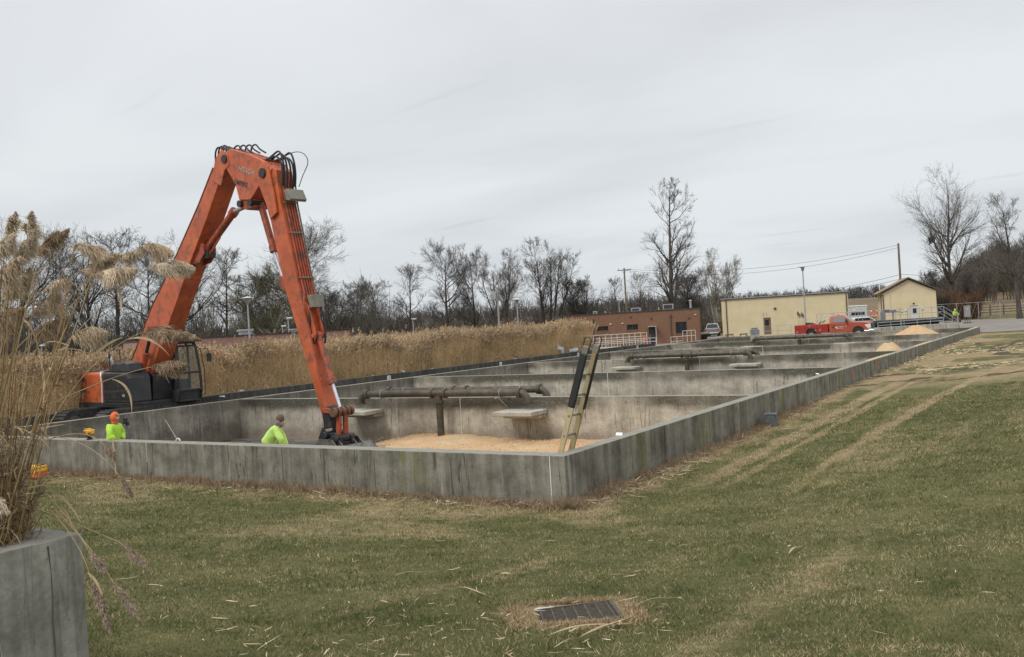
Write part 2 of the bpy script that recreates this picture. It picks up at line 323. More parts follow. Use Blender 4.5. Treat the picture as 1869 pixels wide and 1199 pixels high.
def H(x, y):
    x = np.asarray(x, float); y = np.asarray(y, float)
    dx = np.maximum(np.maximum(-22.5-x, 0), x); dy = np.maximum(np.maximum(-y, 0), y-68.7); r = np.hypot(dx, dy)
    b = np.interp(y, [-30, 8, 15, 19, 28, 45, 61, 75, 100], [-.92, -.9, -.79, -.69, -.6, -.5, -.46, -.5, -.55])
    b2 = np.where(y < 66, -.92, b-.02*np.clip(-x-15, 0, 30)); b = np.where(x < -11, b2, b)
    fade = np.interp(y, [0, 25, 60, 100], [1, .4, .15, 0])*np.where(x < -22.5, 0, 1)
    z = b+np.minimum(np.maximum(r-1.8, 0)*.12*fade, 2.0)
    # behind the photographer the ground stays level
    D = (x-CAM[0])*_F[0]+(y-CAM[1])*_F[1]; lat = (x-CAM[0])*.839+(y-CAM[1])*.543
    z = z+sstep(135, 430, D)*np.where(lat > -60, 1, .6)*(5.5+2.5*fbm(x, y, .004, 3))
    z = z+sstep(150, 300, D)*sstep(.44, .58, lat/np.maximum(D, 1))*6
    return z
def Hs(x, y): return float(H(x, y))
def poly_mask(x, y, pts, w, wob=.25, seed=1):
    "soft mask round a polyline of ground points"
    best = np.full(x.shape, 1e9)
    for (ax, ay), (bx, by) in zip(pts[:-1], pts[1:]):
        vx, vy = bx-ax, by-ay; t = np.clip(((x-ax)*vx+(y-ay)*vy)/(vx*vx+vy*vy), 0, 1)
        best = np.minimum(best, np.hypot(x-ax-t*vx, y-ay-t*vy))
    return 1-sstep(w*.35, w*1.15, best+(fbm(x, y, 1.1, seed)-.5)*2*wob)
RUTS = [([(-.1, 25.3), (.9, 26.9), (3.5, 28.0), (5.2, 31), (7.5, 36), (9, 44)], .42), ([(1.2, 23.6), (3.7, 22.9), (6.0, 25.4), (8.6, 29), (12, 36)], .34),
        ([(-.3+.6, 22.2), (1.6, 23.4), (3.0, 25.8)], .22), ([(2.1, 47), (1.6, 50.5)], .3), ([(4.2, 52), (3.2, 44), (4.0, 37.5), (5.6, 35.5)], .4), ([(5.2, 56), (4.6, 46), (6.0, 40)], .35), ([(-1.2+1.9, 57.5), (1.6, 58.5)], .35)]
STRAWS = [([(.4, 42.6), (1.8, 42.4), (4.8, 41.3), (9, 40)], .45), ([(2, 46.5), (4.5, 47)], .5), ([(1.2, 28.8), (4, 29.6), (6.5, 33)], .4)]
TRACKS = [([(1.6, 1.0), (1.45, 7), (1.5, 15), (1.7, 24), (1.85, 34), (2, 44)], .30), ([(3.75, 0.3), (3.6, 4), (3.6, 9), (3.9, 16), (4.3, 21), (5.0, 32)], .26), ([(2.15, 1), (2.05, 8), (2.1, 15), (2.3, 25)], .16)]
def gmask(x, y):
    tan = np.zeros(x.shape); mud = np.zeros(x.shape); straw = np.zeros(x.shape)
    for p, w_ in TRACKS: tan = np.maximum(tan, poly_mask(x, y, p, w_*1.15, .12, 5)*.72*(.25+.75*sstep(0, 6, y)))
    tan = np.maximum(tan, sstep(17, 24, y)*(1-sstep(62, 70, y))*sstep(.8, -.3, np.abs(fbm(x, y, .16, 9)-.36)*4-.2)*.9)
    tan = np.maximum(tan, np.where(x > 2, sstep(.40, .75, fbm(x*5, y*.45, .35, 21))*.42, sstep(.42, .72, fbm(x, y, .3, 21))*.45))
    # dry margin beside the tank walls
    dx = np.maximum(np.maximum(-22.5-x, 0), x); dy = np.maximum(-y, 0); r = np.hypot(dx, dy)
    tan = np.maximum(tan, (1-sstep(.2, 1.5, r+(fbm(x, y, .8, 2)-.5)*1.2))*.8*np.where(y < 68, 1, 0))
    tan = np.maximum(tan, sstep(.38, .66, fbm(x, y, .4, 31))*(1-sstep(2.0, 7, r))*sstep(.5, -1, y)*.55)
    for p, w_ in RUTS: mud = np.maximum(mud, poly_mask(x, y, p, w_, .5, 8))
    for p, w_ in STRAWS: straw = np.maximum(straw, poly_mask(x, y, p, w_, .6, 12)*sstep(.35, .6, fbm(x, y, 1.6, 4)))
    mud = np.maximum(mud, (1-sstep(.05, .5, r+(fbm(x, y, 1.1, 3)-.5)*.7))*.4*np.where(y < 68, 1, 0))
    gx, gy = 4.35, -7.45
    g = np.hypot((x-gx)*1.0, (y-gy)*1.0)
    tan = np.maximum(tan, (1-sstep(.45, .72, g+(fbm(x, y, 3, 6)-.5)*.3)))
    mud = mud*1.0
    return tan, mud, straw
def axis(segs):
    a = []
    for lo, hi, st in segs: a += list(np.arange(lo, hi-1e-6, st))
    return a
GR = (4.35, -7.45)
xs = sorted(set([round(k, 3) for k in axis([(-1400, -400, 100), (-400, -150, 25), (-150, -60, 6), (-60, -24, 1.5), (-24, -9, .5), (-9, 12, .16), (GR[0]-.52, GR[0]+.53, .035), (12, 22, .8), (22, 80, 4), (80, 400, 25), (400, 1401, 100)])]+[-22.38, -22.3, -.2, -.1]))
ys = sorted(set([round(k, 3) for k in axis([(-60, -18, 3), (-18, -11, .5), (-11, 8, .16), (GR[1]-.52, GR[1]+.53, .035), (8, 36, .25), (36, 70, .5), (70, 140, 2), (140, 300, 6), (300, 600, 25), (600, 1800, 120)])]+[.1, .2, 68.5, 68.6]))
X, Y = np.meshgrid(np.array(xs), np.array(ys)); Z = H(X, Y)
tan, mud, straw = gmask(X, Y)
Z = Z + (fbm(X, Y, .9, 40)-.5)*.05*(np.hypot(X-8, Y+14) < 60) - mud*.06 + (fbm(X, Y, 4.5, 50)-.5)*.10*mud
inside = (X > -22.35) & (X < -.15) & (Y > .15) & (Y < 68.55)
Z = np.where(inside, -2.6, Z)
nx, ny = len(xs), len(ys); idx = np.arange(nx*ny).reshape(ny, nx)
Fq = np.stack([idx[:-1, :-1].ravel(), idx[:-1, 1:].ravel(), idx[1:, 1:].ravel(), idx[1:, :-1].ravel()], 1)
Xc = (X[:-1, :-1]+X[1:, 1:]).ravel()/2-GR[0]; Yc = (Y[:-1, :-1]+Y[1:, 1:]).ravel()/2-GR[1]; cg_, sg_ = math.cos(.62), math.sin(.62)
Fq = Fq[~((np.abs(Xc*cg_+Yc*sg_) < .345) & (np.abs(Yc*cg_-Xc*sg_) < .345))]
D_ = (X-CAM[0])*_F[0]+(Y-CAM[1])*_F[1]; far = sstep(100, 128, D_)
col = np.stack([tan, mud, straw], -1).reshape(-1, 3)
m, t, b = nodes('lawn'); b.inputs['Roughness'].default_value = .95; b.inputs['Specular IOR Level'].default_value = .15
ln = t.links.new; tcn = t.nodes.new('ShaderNodeTexCoord'); att = t.nodes.new('ShaderNodeAttribute'); att.attribute_name = 'Col'
sc = t.nodes.new('ShaderNodeSeparateColor'); ln(att.outputs['Color'], sc.inputs[0])
def nz(sc_, det=6, ro=.65, st=(1, 1, 1), loc=(0, 0, 0)):
    q = t.nodes.new('ShaderNodeMapping'); q.inputs['Scale'].default_value = st; q.inputs['Location'].default_value = loc; ln(tcn.outputs['Object'], q.inputs[0])
    n = t.nodes.new('ShaderNodeTexNoise'); n.inputs['Scale'].default_value = sc_; n.inputs['Detail'].default_value = det; n.inputs['Roughness'].default_value = ro; ln(q.outputs[0], n.inputs['Vector']); return n.outputs['Fac']
def rp(x, p0, c0, p1, c1):
    r = t.nodes.new('ShaderNodeValToRGB'); r.color_ramp.elements[0].position = p0; r.color_ramp.elements[1].position = p1
    r.color_ramp.elements[0].color = rgba(c0) if isinstance(c0, tuple) else (c0,)*3+(1,); r.color_ramp.elements[1].color = rgba(c1) if isinstance(c1, tuple) else (c1,)*3+(1,); ln(x, r.inputs[0]); return r.outputs[0]
def mxn(f, a, c, mode='MIX'):
    n = t.nodes.new('ShaderNodeMixRGB'); n.blend_type = mode
    if isinstance(f, float): n.inputs[0].default_value = f
    else: ln(f, n.inputs[0])
    for i, q in ((1, a), (2, c)):
        if isinstance(q, tuple): n.inputs[i].default_value = rgba(q)
        else: ln(q, n.inputs[i])
    return n.outputs[0]
def mth(op, a, c):
    n = t.nodes.new('ShaderNodeMath'); n.operation = op
    for i, q in enumerate((a, c)):
        if isinstance(q, (int, float)): n.inputs[i].default_value = q
        else: ln(q, n.inputs[i])
    return n.outputs[0]
green = rp(nz(.9), .35, (.070, .078, .026), .65, (.145, .138, .056))
green = mxn(rp(nz(9, 5, .7), .45, 0.0, .75, .6), green, (.20, .165, .085))
drytan = rp(nz(2.2, 6, .7), .3, (.22, .165, .085), .7, (.36, .285, .165))
f1 = mth('ADD', mth('MULTIPLY', sc.outputs[0], 1.3), mth('MULTIPLY', mth('SUBTRACT', nz(5, 6, .75), .5), 1.5))
cur = mxn(rp(f1, .35, 0.0, .8, 1.0), green, drytan)
f2 = mth('ADD', mth('MULTIPLY', sc.outputs[1], 1.4), mth('MULTIPLY', mth('SUBTRACT', nz(6, 6, .75, (1, 1, 1), (3, 3, 3)), .5), 1.6))
cur = mxn(rp(f2, .45, 0.0, .75, 1.0), cur, rp(nz(8), .3, (.058, .042, .028), .7, (.13, .098, .068)))
f3 = mth('ADD', sc.outputs[2], mth('MULTIPLY', mth('SUBTRACT', nz(7, 6, .75, (1, 1, 1), (7, 3, 3)), .5), 1.8))
cur = mxn(rp(f3, .5, 0.0, .7, 1.0), cur, (.50, .40, .24))
# far fields: stubble browns
sx = t.nodes.new('ShaderNodeSeparateXYZ'); ln(tcn.outputs['Object'], sx.inputs[0])
fd = mth('ADD', mth('MULTIPLY', sx.outputs['X'], float(_F[0])), mth('MULTIPLY', sx.outputs['Y'], float(_F[1])))
fy = rp(mth('MULTIPLY', mth('SUBTRACT', fd, 92.0), 1/80.0), .35, 0.0, .6, 1.0)
cur = mxn(fy, cur, rp(nz(.06, 5, .6, (1, 3, 1)), .38, (.13, .105, .062), .62, (.235, .175, .105)))
# reed bed soil
bed = mth('MULTIPLY', rp(mth('MULTIPLY', mth('ADD', sx.outputs['X'], 52.0), 1/52.0), .49, 1.0, .5, 0.0), rp(mth('MULTIPLY', fd, .01), .7, 1.0, .9, 0.0))
cur = mxn(bed, cur, (.07, .05, .03))
cur = mxn(1.0, cur, rp(nz(55, 4, .7), .3, .62, .7, 1.18), 'MULTIPLY')
ln(cur, b.inputs['Base Color'])
bp = t.nodes.new('ShaderNodeBump'); bp.inputs['Strength'].default_value = .7; bp.inputs['Distance'].default_value = .03; ln(nz(35, 6, .8), bp.inputs['Height']); ln(bp.outputs[0], b.inputs['Normal'])
lawn = npmesh('lawn', np.stack([X, Y, Z], -1).reshape(-1, 3), Fq, m, col, smooth=True); tag(lawn, kind='structure')

# gravel road and yard beyond the tank
def sheet(name, pts_fn, nu, nv, matl, dz):
    U, V_ = np.meshgrid(np.linspace(0, 1, nu), np.linspace(0, 1, nv)); x, y = pts_fn(U, V_); z = H(x, y)+dz
    i = np.arange(nu*nv).reshape(nv, nu); Fq = np.stack([i[:-1, :-1].ravel(), i[:-1, 1:].ravel(), i[1:, 1:].ravel(), i[1:, :-1].ravel()], 1)
    return tag(npmesh(name, np.stack([x, y, z], -1).reshape(-1, 3), Fq, matl, smooth=True), kind='structure')
M['gravel'] = mat('gravel', (.17, .155, .14), (.27, .235, .205), 1.1, .95, 0, .5, c3=(.30, .27, .22), c3pos=(.5, .7), c3scale=.4, fine=.3)
sheet('gravel_yard', lambda u, v: (-46+(u*66)+v*8*(u-.5), 69.3+v*(46+6*np.sin(u*4))), 60, 50, M['gravel'], .02)
sheet('gravel_road', lambda u, v: (-2+u*62, 80+u*26+v*(34+u*8)-u*v*5), 50, 20, M['gravel'], .028)
sheet('machine_strip', lambda u, v: (-26.78+u*4.32, -20+v*92), 6, 90, M['gravel'], .02)

# ------------------------------------------------------------------ concrete tank
W, Dn = 22.152, 11.411
tank = thing('concrete_tank', 'long open concrete tank with low outer walls and five cross walls making six basins', 'tank', (0, 0, 0))
def wall(name, x0, x1, y0, y1, z0, z1, mt, label=None, parent=tank, bev=.011):
    b_ = MB(); b_.box(x0, x1, y0, y1, z0, z1); o = b_.build(name, mt, parent, bevel=bev)
    if label: o['label'] = label
    return o
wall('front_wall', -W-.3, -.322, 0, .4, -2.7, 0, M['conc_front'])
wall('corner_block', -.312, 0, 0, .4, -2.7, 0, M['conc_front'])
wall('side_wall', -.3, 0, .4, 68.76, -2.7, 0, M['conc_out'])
wall('inner_lining', -.304, -.3, .404, 68.46, -2.7, -.02, M['conc_in'])
wall('front_lining', -W, -.304, .4, .404, -2.7, -.02, M['conc_in'])
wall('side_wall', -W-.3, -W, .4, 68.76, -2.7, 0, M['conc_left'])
wall('end_wall', -W, -.3, 68.46, 68.76, -2.7, 0, M['conc_in'])
for n_ in range(1, 6):
    wall('cross_wall', -W, -.304, Dn*n_, Dn*n_+.3, -2.7, 0, M['conc_in'])
M['floor'] = concrete('basin_floor', (.12, .11, .095), (.2, .18, .15), (.9, .1))
fl = MB(); fl.box(-W, -.304, .304, 68.46, -2.2, -1.62); fl.build('floor', M['floor'], tank)
# seals and formwork joints: slim strips 3 mm proud
def strip_f(x, w_, mt, z0=-1.0, z1=-.01, y=0): MB().box(x-w_/2, x+w_/2, y-.004, y+.006, z0, z1).build('joint_seal', mt, tank)
strip_f(-.317, .018, M['white_seal']); strip_f(-12.3, .014, M['off_white'], -.5, -.01); strip_f(-12.3, .02, M['dark_seal'], -1, -.5)
strip_f(-7.35, .014, M['dark_seal'])
for x in (-17.4, -4.6, -2.6): strip_f(x, .010, M['dark_seal'], -.9, -.15)
def strip_s(y, w_, mt, z0=-1.0, z1=-.01): MB().box(-.004, .004, y-w_/2, y+w_/2, z0, z1).build('joint_seal', mt, tank)
for y in (9.6, 15.2, 20.8, 26.4, 32, 37.6, 43.2, 48.8, 54.4, 60): strip_s(y, .02, M['dark_seal'])
for n_ in range(1, 6):
    MB().box(-10.72, -10.69, Dn*n_-.004, Dn*n_+.004, -1.5, -.02).build('joint_seal', M['off_white'], tank)
    MB().box(-16.9, -16.885, Dn*n_-.004, Dn*n_+.004, -1.5, -.02).build('joint_seal', M['dark_seal'], tank)
for y in (3.2, 5.6, 17, 28): MB().box(-W-.003, -W+.004, y-.01, y+.01, -1.5, -.02).build('joint_seal', M['dark_seal'], tank)
# tie holes in the outer faces
b_ = MB()
for x in np.arange(-21.6, -.5, 1.22):
    for z in (-.25, -.7): b_.cyl((x, -.002, z), (x, .004, z), .014, 8)
for y in np.arange(1.0, 66, 1.22):
    for z in (-.22, -.6): b_.cyl((-.004, y, z), (.002, y, z), .014, 8)
o = b_.build('tie_holes', M['dark_seal'], tank); tag(o, kind='stuff')
M['spray'] = mat('orange_spray', (.45, .12, .05), (.6, .2, .1), 30, .9)
for y in (23.1, 28.0): MB().box(-.003, .006, y-.06, y+.05, -.52, -.12).build('paint_mark', M['spray'], tank)
# splash pads
for n_ in (1, 3, 5):
    for x in (-15.0, -7.9):
        b_ = MB(); y1 = Dn*n_; b_.box(x-.76, x+.76, y1-1.05, y1, -.54, -.39); b_.box(x-.70, x+.70, y1-.5, y1-.001, -.66, -.542)
        b_.build('splash_pad', M['conc_pad'], tank, bevel=.03)
# low kerb wall with number plates behind the machine strip
curb = thing('reed_bed_wall', 'dark damp concrete kerb wall with small white number plates in front of the reeds', 'wall', (-26.8, 30, -1))
b_ = MB(); b_.box(-.28, 0, -50, 31.6, -.4, .985); b_.build('wall_body', M['conc_curb'], curb, bevel=.02)
def text(name, s, size, loc, rot, mt, parent, ext=.004, align='CENTER', mtx=None, xs=1.0):
    cu = bpy.data.curves.new(name, 'FONT'); cu.body = s; cu.size = size; cu.extrude = ext; cu.align_x = align; cu.align_y = 'CENTER'; cu.offset = size*.012
    tmp = bpy.data.objects.new(name, cu); C.objects.link(tmp); dg = bpy.context.evaluated_depsgraph_get(); dg.update()
    me = bpy.data.meshes.new_from_object(tmp.evaluated_get(dg)); bpy.data.objects.remove(tmp); me.name = name
    o = bpy.data.objects.new(name, me); C.objects.link(o); me.materials.clear(); me.materials.append(mt); o.parent = parent
    if mtx is not None: o.matrix_local = mtx
    else: o.location = loc; o.rotation_euler = rot
    o.scale[0] *= xs
    return o
for num, y in (('1', 2.35), ('1', 14.3), ('2', 26.35), ('3', 38.2), ('4', 49.4), ('5', 60.5)):
    pl = MB().box(.001, .014, y-30-.15, y-30+.15, .60, .90).build('number_plate', M['white'], curb)
    text('numeral', num, .27, (.019, y-30, .745), (math.pi/2, 0, math.pi/2), M['text_dark'], pl, .002)
for i, (px, y, dz) in enumerate(((433, 0, 0), (571, 0, 0), (675, 0, 0), (731, 0, 0), (783, 0, 0), (935, 0, 0))):
    # small pale lumps of mortar on the kerb
    rr = _F+_R*(px-934.5)/FPX; tt = (-26.93-CAM[0])/rr[0]; yy = CAM[1]+rr[1]*tt
    s_ = (.16, .1, .13, .2, .12, .17)[i]; b_ = MB(); b_.cbox((0, 0, s_*.22), (s_*.9, s_*1.7, s_*.45), Euler((0, 0, .3*i)).to_matrix())
    o = b_.build('concrete_lump', M['off_white'], None, bevel=s_*.12); o.location = (-26.93, yy, -.014)
    tag(o, ['pale block on the kerb wall above the numeral one plate nearest the digger arm', 'tiny pale lump on the kerb wall directly behind the digger arm', 'pale lump on the kerb wall right above the plate with numeral two',
            'whitish rounded lump on the kerb wall right of the numeral two plate', 'tiny pale lump on the kerb wall above the end of the rear pipe', 'pale lump on the kerb wall right of the numeral three plate'][i], 'rubble', 'pale lumps on the kerb wall')

# ------------------------------------------------------------------ pipe runs over the cross walls
def elbow(b_, p, dirx, r, R_=.30):
    pts = [(p[0]+dirx*R_*math.sin(a), p[1], p[2]-R_+R_*math.cos(a)) for a in np.linspace(0, math.pi/2, 7)]
    b_.tube(pts, r, 14)
    e_ = pts[-1]; b_.cyl((e_[0], e_[1], e_[2]+.01), (e_[0], e_[1], e_[2]-.05), r*1.32, 16)
def piperun(label, y, riser_side, group):
    r = .125; z = .19; t_ = thing('pipe_run', label, 'pipe', (-11.3, y, 0), 0, group)
    b_ = MB(); b_.cyl((-3.35, 0, z), (-.33, 0, z), r, 18); b_.cyl((.33, 0, z), (3.35, 0, z), r, 18); b_.build('pipe', M['pipe'], t_, smooth=True)
    for s in (-1, 1):
        b_ = MB(); elbow(b_, (s*3.36, 0, z), s, r*1.02); b_.cyl((s*3.28, 0, z), (s*3.36, 0, z), r*1.38, 16); b_.cyl((s*3.37, 0, z), (s*3.43, 0, z), r*1.38, 16); b_.build('elbow', M['pipe'], t_, smooth=True)
        b_ = MB(); yb = .62*riser_side
        b_.bar((s*2.62, -.35 if riser_side > 0 else .35, z-r-.025), (s*2.62, yb, z-r-.025), .06, .03)
        b_.tube([(s*2.62, -.18, z-r-.03), (s*2.62, yb-.02 if riser_side > 0 else yb+.02, -.48)], .018, 6)
        b_.tube([(s*2.62, r*1.06*math.cos(a), z+r*1.06*math.sin(a)) for a in np.linspace(0, 2*math.pi, 15)], .012, 5)
        b_.build('support_bracket', M['galv'], t_)
    b_ = MB(); b_.cyl((-.33, 0, z), (.33, 0, z), r*1.03, 18)
    for s in (-1, 1): b_.cyl((s*.24, 0, z), (s*.335, 0, z), r*1.36, 18)
    b_.cyl((0, 0, z), (0, 0, z-.25), r*1.0, 18); b_.cyl((0, 0, z-.24), (0, 0, z-.33), r*1.5, 18); b_.build('tee', M['pipe'], t_, smooth=True)
    b_ = MB(); b_.cyl((0, 0, z-.33), (0, 0, -1.55), r, 18); b_.cyl((0, 0, -1.25), (0, 0, -1.55), r*1.06, 18, 1); b_.build('riser', [M['pipe'], M['brown_panel']], t_, smooth=True)
    return t_
names_ = {1: 'nearest', 3: 'middle', 5: 'farthest'}
for n_ in (1, 3, 5):
    piperun('rusty flanged pipe with a riser on the front of the %s piped cross wall' % names_[n_], Dn*n_-.42, 1, 'pipe runs over the cross walls')
    piperun('rusty flanged pipe behind the %s piped cross wall, half hidden by the front pipe' % names_[n_], Dn*n_+.85, -1, 'pipe runs over the cross walls')

# ------------------------------------------------------------------ wood chips, sludge
def heap(name, cx, cy, rx, ry, base, top, mt, label, cat='wood chips', p=1.6, n=50, flat=0.0, seed=0, x0=None, x1=None, y0=None, y1=None, kind='stuff'):
    u = np.linspace(-1, 1, n); U, V_ = np.meshgrid(u, u); r = np.hypot(U, V_)
    x = cx+U*rx; y = cy+V_*ry
    prof = np.clip(1-np.maximum(r-flat, 0)/(1-flat), 0, 1); z = base+(top-base)*(prof**p if p != 1 else prof)+(fbm(x, y, 2.5, seed)-.5)*.12*sstep(0, .2, prof)+(vnoise(x, y, 13, seed)-.5)*.03
    if x0 is not None: x = np.clip(x, x0, x1); y = np.clip(y, y0, y1)
    i = np.arange(n*n).reshape(n, n); Fq = np.stack([i[:-1, :-1].ravel(), i[:-1, 1:].ravel(), i[1:, 1:].ravel(), i[1:, :-1].ravel()], 1)
    o = npmesh(name, np.stack([x, y, z], -1).reshape(-1, 3), Fq, mt, smooth=True)
    return tag(o, label, cat, kind=kind)
def chip_layer():
    n, k = 180, 120; x = np.linspace(-14.6, -.31, n); y = np.linspace(.31, Dn-.001, k); X_, Y_ = np.meshgrid(x, y)
    edge = sstep(-14.6, -12.2, X_+(fbm(X_, Y_, .6, 3)-.5)*1.5)
    z = -1.66+.26*edge+.10*(fbm(X_, Y_, .5, 8)-.3)*edge+(vnoise(X_, Y_, 9, 2)-.5)*.03
    z = z+.12*np.exp(-((X_+11.4)**2)/3)*sstep(7, 11, Y_)
    i = np.arange(n*k).reshape(k, n); Fq = np.stack([i[:-1, :-1].ravel(), i[:-1, 1:].ravel(), i[1:, 1:].ravel(), i[1:, :-1].ravel()], 1)
    z = z+(vnoise(X_, Y_, 3.5, 5)-.5)*.07+(vnoise(X_, Y_, 17, 6)-.5)*.02; tag(npmesh('wood_chips', np.stack([X_, Y_, z], -1).reshape(-1, 3), Fq, M['chips'], smooth=True), 'spread layer of orange tan wood chips on the floor of the nearest basin', 'wood chips', kind='stuff')
chip_layer()
heap('wood_chip_mound', -7.1, 1.3, 2.0, .95, -1.6, -1.0, M['chips'], 'low mound of wood chips the bending worker stands on', p=1, flat=.35, seed=5, x0=-22, x1=-.32, y0=.32, y1=11)
heap('wood_chip_mound', -7.75, 4.3, 1.3, 1.2, -1.6, -.72, M['chips'], 'small chip mound showing right of the bending worker', p=1.2, flat=.2, seed=6)
heap('wood_chip_pile', -1.75, 40.0, 2.3, 2.9, -1.6, .16, M['chips'], 'smaller and nearer cone of tan wood chips beside the right side wall', p=1.05, flat=.12, seed=7, x0=-22, x1=-.32, y0=34.6, y1=45.4)
heap('wood_chip_pile', -3.9, 62.9, 4.4, 3.6, -1.6, .50, M['chips'], 'larger and farther cone of tan wood chips near the front of the red truck', p=1.05, flat=.08, seed=9, x0=-22, x1=-.32, y0=57.4, y1=68.4)
heap('sludge', -14.5, 5.6, 7.6, 5.25, -1.62, -1.36, M['sludge'], 'dark wet sludge on the left part of the nearest basin floor', 'sludge', p=1, flat=.7, seed=2)
# chips scattered along the right wall top
chp = []
# chips lying on the coping of the side wall
for i, (y0, y1, lb) in enumerate(((26.5, 31.6, 'pale strip of spilled chips on the side wall top before the nearer chip cone'), (38.4, 44.5, 'pale strip of spilled chips on the side wall top between the two chip cones'), (62.5, 68.6, 'pale strip of spilled chips on the far end of the side wall top'))):
    k = 60; ya = np.linspace(y0, y1, k); xa = np.linspace(-.27, -.05, 5); X_, Y_ = np.meshgrid(xa, ya)
    z = .004+.035*sstep(0, .12, (Y_-y0)/(y1-y0))*sstep(0, .12, (y1-Y_)/(y1-y0))*(1-((X_+.16)/.12)**2).clip(0, 1)*(.4+vnoise(X_, Y_, 8, 3))
    ii = np.arange(k*5).reshape(k, 5); Fq = np.stack([ii[:-1, :-1].ravel(), ii[:-1, 1:].ravel(), ii[1:, 1:].ravel(), ii[1:, :-1].ravel()], 1)
    M['pale_chips'] = M.get('pale_chips') or mat('pale_chips', (.45, .36, .2), (.62, .53, .33), 25, .95, fine=.3)
    tag(npmesh('spilled_chips', np.stack([X_, Y_, z], -1).reshape(-1, 3), Fq, M['pale_chips']), lb, 'wood chips', kind='stuff')

# ------------------------------------------------------------------ excavator
EX = thing('excavator', 'orange long reach excavator on tracks, its arm reaching down into the nearest basin', 'excavator', (-24.6, 8.65, -.9), math.atan2(-.0982, .9952))
SIDE = lambda p, t: (p[0], t, p[1])
def side_part(name, poly, w0, w1, mats, parent=EX, bevel=.03, smooth=False):
    b_ = MB(); b_.prism(poly, SIDE, w0, w1); return b_.build(name, mats, parent, bevel=bevel, smooth=smooth)
# undercarriage lies along world y
A = -math.atan2(-.0982, .9952)
def UL(x, y, z): return (x*math.cos(A)-y*math.sin(A), x*math.sin(A)+y*math.cos(A), z)
hl = 2.95
def track_profile(o=0.0):
    r = .46+o; P = []
    for a in np.linspace(-90, 90, 11): P.append((hl-.46+r*math.cos(math.radians(a)), .50+r*math.sin(math.radians(a))))
    for a in np.linspace(90, 270, 11): P.append((-(hl-.46)+r*math.cos(math.radians(a)), .50+r*math.sin(math.radians(a))))
    return P
for s in (-1, 1):
    x0, x1 = (s*1.0, s*1.62) if s > 0 else (-1.62, -1.0)
    b_ = MB(); b_.prism(track_profile(), lambda p, t: UL(t, p[0], p[1]), x0, x1)
    tr = b_.build('track', M['track'], EX)
    # shoes
    P = track_profile(.0); per = []
    for i in range(len(P)):
        a_, c_ = Vector(P[i]), Vector(P[(i+1) % len(P)]); L_ = (c_-a_).length; k = max(1, int(L_/.19))
        for j in range(k): per.append((a_.lerp(c_, (j+.5)/k), (c_-a_).normalized()))
    b_ = MB()
    for p, d_ in per:
        n_ = Vector((d_.y, -d_.x)); q = p+n_*.03
        c0 = UL((x0+x1)/2, q.x, q.y); dd = Vector(UL(0, d_.x, d_.y)); nn = Vector(UL(0, n_.x, n_.y)); xx = Vector(UL(1, 0, 0))
        b_.cbox(c0, (abs(x1-x0)+.02, .15, .035), Matrix((xx, dd, nn)).transposed()); q2 = p+n_*.06+d_*.04; b_.cbox(UL((x0+x1)/2, q2.x, q2.y), (abs(x1-x0), .025, .05), Matrix((xx, dd, nn)).transposed())
    b_.build('track_shoes', M['track'], tr)
    for yy in (-hl+.46, hl-.46): MB().cyl(UL(x0-.01, yy, .5), UL(x1+.01, yy, .5), .30, 18).build('sprocket', M['steel'], tr, smooth=True)
    for yy in np.linspace(-1.9, 1.9, 7): MB().cyl(UL(x0-.01, yy, .2), UL(x1+.01, yy, .2), .12, 12).build('roller', M['steel'], tr, smooth=True)
    
b_ = MB(); b_.cbox(UL(0, 0, .62), (2.2, 1.6, .5), Matrix.Rotation(A, 3, 'Z')); b_.cyl((0, 0, .8), (0, 0, 1.06), .75, 24); b_.build('undercarriage', M['black'], EX, bevel=.04)
# upper structure
b_ = MB(); b_.box(-2.35, 1.5, -1.45, 1.45, 1.0, 1.2); b_.box(-.3, 1.2, -.42, .42, 1.2, 1.75); b_.build('slewing_platform', M['black'], EX, bevel=.03)
b_ = MB(); b_.box(.15, 1.15, -.43, .41, 1.76, 2.35); b_.prism([(.6, 1.2), (1.3, 1.2), (1.42, 2.2), (1.0, 2.36)], SIDE, -.41, .40); b_.build('boom_foot_shadow_block', M['black'], EX, bevel=.03)  # black block added to give the dark shadow and mechanism under the boom foot
cwp = []
for a in np.linspace(150, 210, 9):
    cwp.append((-.35+3.1*math.cos(math.radians(a))/math.cos(math.radians(0)), 2.9*math.sin(math.radians(a))))
cwp = [(-.62, 1.45), (-2.75, 1.45)]+[(-3.28+.16*((v_/1.1)**2), v_) for v_ in np.linspace(1.1, -1.1, 9)]+[(-2.75, -1.45), (-.62, -1.45)]
b_ = MB(); b_.prism(cwp, lambda p, t: (p[0], p[1], t), 1.06, 2.42)
cw = b_.build('counterweight', M['orange'], EX, bevel=.13, seg=4)
b_ = MB(); b_.prism([(x*1.0-(.02 if x < -1 else -.01), y*1.012) for x, y in cwp], lambda p, t: (p[0], p[1], t), 1.0, 1.22); b_.build('lower_band', M['dark_grey'], cw, bevel=.03)
MB().box(-3.0, -2.3, -1.35, 1.35, .80, .98).build('tail_skid', M['orange_dirty'], cw, bevel=.04)
b_ = MB()
b_.tube([(-.64, -1.468, 1.2), (-.60, -1.468, 1.9), (-.66, -1.466, 2.28), (-.78, -1.40, 2.42), (-.80, -1.1, 2.435)], .03, 6); b_.build('white_stripe', M['white'], cw)
text('lettering', 'ZAXIS', .30, (-2.35, -1.458, 1.72), (math.pi/2, 0, 0), M['text_dark'], cw)
text('lettering', '350', .27, (-2.35, -1.458, 1.45), (math.pi/2, 0, 0), M['text_grey'], cw)
text('lettering', 'LC', .13, (-1.75, -1.458, 1.62), (math.pi/2, 0, 0), M['text_dark'], cw)
